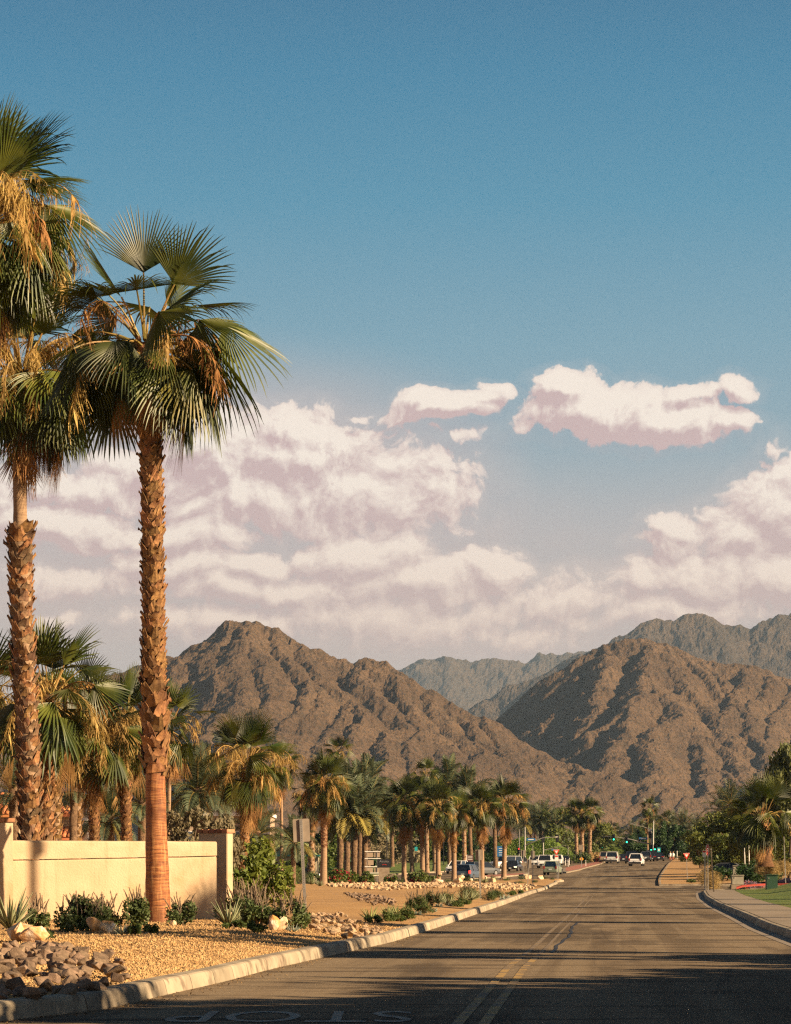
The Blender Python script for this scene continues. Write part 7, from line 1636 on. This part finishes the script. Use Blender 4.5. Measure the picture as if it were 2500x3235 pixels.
    # arches hide the gap
    lamp_z = hood - .30; tz = belt - .14
    for sx_ in (-1, 1):
        MB().box((sx_ * W_c * .36, L / 2 - .07, lamp_z), (.36, .14, .16)).obj('headlight', M['headlamp' if lights == 'on' else 'headoff'], root, bevel=.02)
        if body in ('suv', 'wagon', 'bigsuv', 'pickup'): MB().box((sx_ * W_c * .415, -L / 2 + .05, tz), (.20, .16, .34)).obj('tail_light', M['redlamp' if lights == 'brake' else 'taillamp'], root, bevel=.02)
        else: MB().box((sx_ * W_c * .36, -L / 2 + .05, tz - .02), (.40, .14, .15)).obj('tail_light', M['redlamp' if lights == 'brake' else 'taillamp'], root, bevel=.02)
        MB().box((sx_ * (W_c / 2 + .06), w1 - .1, belt + .06), (.18, .12, .13)).obj('mirror', m, root, bevel=.02)
    MB().box((0, L / 2 - .035, g_ + .24), (W_c * .6, .10, .26)).obj('grille', M['black'], root, bevel=.02)
    MB().box((0, -L / 2 + .03, g_ + .18), (W_c * .86, .14, .22)).obj('bumper', M['black'] if body in ('suv', 'bigsuv') else m, root, bevel=.03)
    MB().box((0, -L / 2 - .03, belt * .64), (.34, .02, .15)).obj('licence_plate', M['plate'], root); MB().box((0, L / 2 + .01, g_ + .15), (.34, .02, .14)).obj('licence_plate', M['plate'], root)
    if body in ('bigsuv',): 
        for sx_ in (-1, 1): MB().box((sx_ * hr * .8, -.6, H_c + .05), (.05, 2.2, .05)).obj('roof_rail', M['black'], root)
    return root
WHT = ((.72, .70, .66), 'white'); SIL = ((.48, .47, .44), 'silver'); BLK = ((.012, .012, .014), 'black'); BLU = ((.06, .085, .12), 'slate_blue'); GRY = ((.07, .075, .08), 'dark_grey'); GRN = ((.20, .23, .16), 'grey_green'); RED_ = ((.07, .012, .012), 'dark_red'); TAN = ((.30, .24, .17), 'tan')
ro = -.075   # the road runs slightly to the right
def cp(px, d): return at_d(px, d, .0)
car(cp(943, 322), pi - 1.0, 'pickup', WHT, 'white pickup truck partly hidden by the grey street sign at left', name='pickup_truck')
car(cp(1445, 372), pi - .35, 'suv', WHT, 'white car coming round behind the fourth median palm')
car(cp(1482, 303), ro - .25, 'suv', BLU, 'slate-blue car seen from behind between fourth and fifth median palms', lights='brake')
car(cp(1525, 345), ro - .75, 'suv', GRY, 'dark grey car beyond the slate-blue one behind the fifth palm')
car(cp(1598, 420), pi - .9, 'bigsuv', SIL, 'silver car half hidden behind the rightmost median palm')
car(cp(1622, 376), pi - .22, 'sedan', BLK, 'black saloon with lit headlights right of the rightmost median palm', lights='on')
car(cp(1630, 460), pi - .15, 'sedan', GRY, 'dark saloon farther back behind the black saloon')
car(cp(1650, 480), pi - .1, 'sedan', BLK, 'dark car far back left of the white oncoming ones')
car(cp(1690, 440), pi - .12, 'suv', WHT, 'white oncoming car behind the thin sign posts')
car(cp(1722, 405), pi - .12, 'bigsuv', WHT, 'large white oncoming car with roof rails', lights='off')
car(cp(1760, 455), pi - .12, 'suv', WHT, 'white oncoming car behind the left yield sign')
car(cp(1784, 470), pi - .12, 'sedan', BLK, 'dark oncoming car right of the white ones')
car(cp(1747, 333), ro - .14, 'wagon', GRN, 'boxy grey-green car seen from behind left of the red island')
car(cp(2012, 388), ro - .10, 'suv', WHT, 'white car seen from behind, nearest in the queue at the crossing')
car(cp(1936, 455), ro - .06, 'bigsuv', SIL, 'silver car seen from behind in the left part of the queue')
car(cp(1914, 478), ro - .05, 'bigsuv', TAN, 'tan car left of the silver one in the queue'); car(cp(1907, 500), ro - .05, 'suv', BLK, 'dark car at the left of the tan one in the queue')
car(cp(1888, 525), ro + .1, 'suv', RED_, 'dark red car with brake light at the far left of the queue', lights='brake')
car(cp(1970, 470), ro, 'sedan', BLK, 'dark saloon between the silver and the black tall car', lights='off')
car(cp(1996, 440), ro, 'bigsuv', BLK, 'tall black car just left of the nearest white car')
car(cp(2040, 480), ro, 'suv', GRY, 'grey car showing right of the nearest white car'); car(cp(2060, 495), pi, 'bigsuv', BLK, 'tall dark van-like car left of the black saloon in the queue')
car(cp(2081, 474), ro, 'sedan', BLK, 'black saloon seen from behind at the right of the queue')
car(cp(2290, 290), 1.3, 'sedan', GRY, 'grey car parked in shade under the wide mesquite tree', group=None)

# ------------------------------------------------------------------ dry leaves and grit along the near kerb
def litter():
    r = np.random.RandomState(21); n = 2600; y = 27 + 60 * r.uniform(0, 1, n) ** 1.6; xl = np.interp(y, [p[0] for p in KL], [p[1] for p in KL])
    side = r.uniform(0, 1, n) < .55; x = np.where(side, xl + .02 + np.abs(r.normal(0, .22, n)), xl - .35 - r.uniform(0, 7, n) ** 1.0)
    z = np.array([g(a, b) + .008 if q else zg(a, b) + .035 for a, b, q in zip(x, y, side)]); s = np.where(side, r.uniform(.006, .022, n), r.uniform(.012, .04, n))[:, None]
    a = r.normal(size=(n, 3)) * .5 + np.array([0, 0, 1.]); a /= np.linalg.norm(a, axis=1)[:, None]; t = np.cross(a, r.normal(size=(n, 3))); t /= np.linalg.norm(t, axis=1)[:, None]; b = np.cross(a, t); P_ = np.stack([x, y, z], 1)
    V = np.stack([P_ - t * s, P_ - b * s * .45, P_ + t * s, P_ + b * s * .45], 1).reshape(-1, 3)
    M['litter'] = mat('dry_leaf_litter', (.10, .062, .03), (.26, .165, .07), 9, .9)
    tag(link('leaf_litter', mesh_np('leaf_litter', V, np.arange(n * 4).reshape(-1, 4), M['litter'])), kind='stuff')
litter()
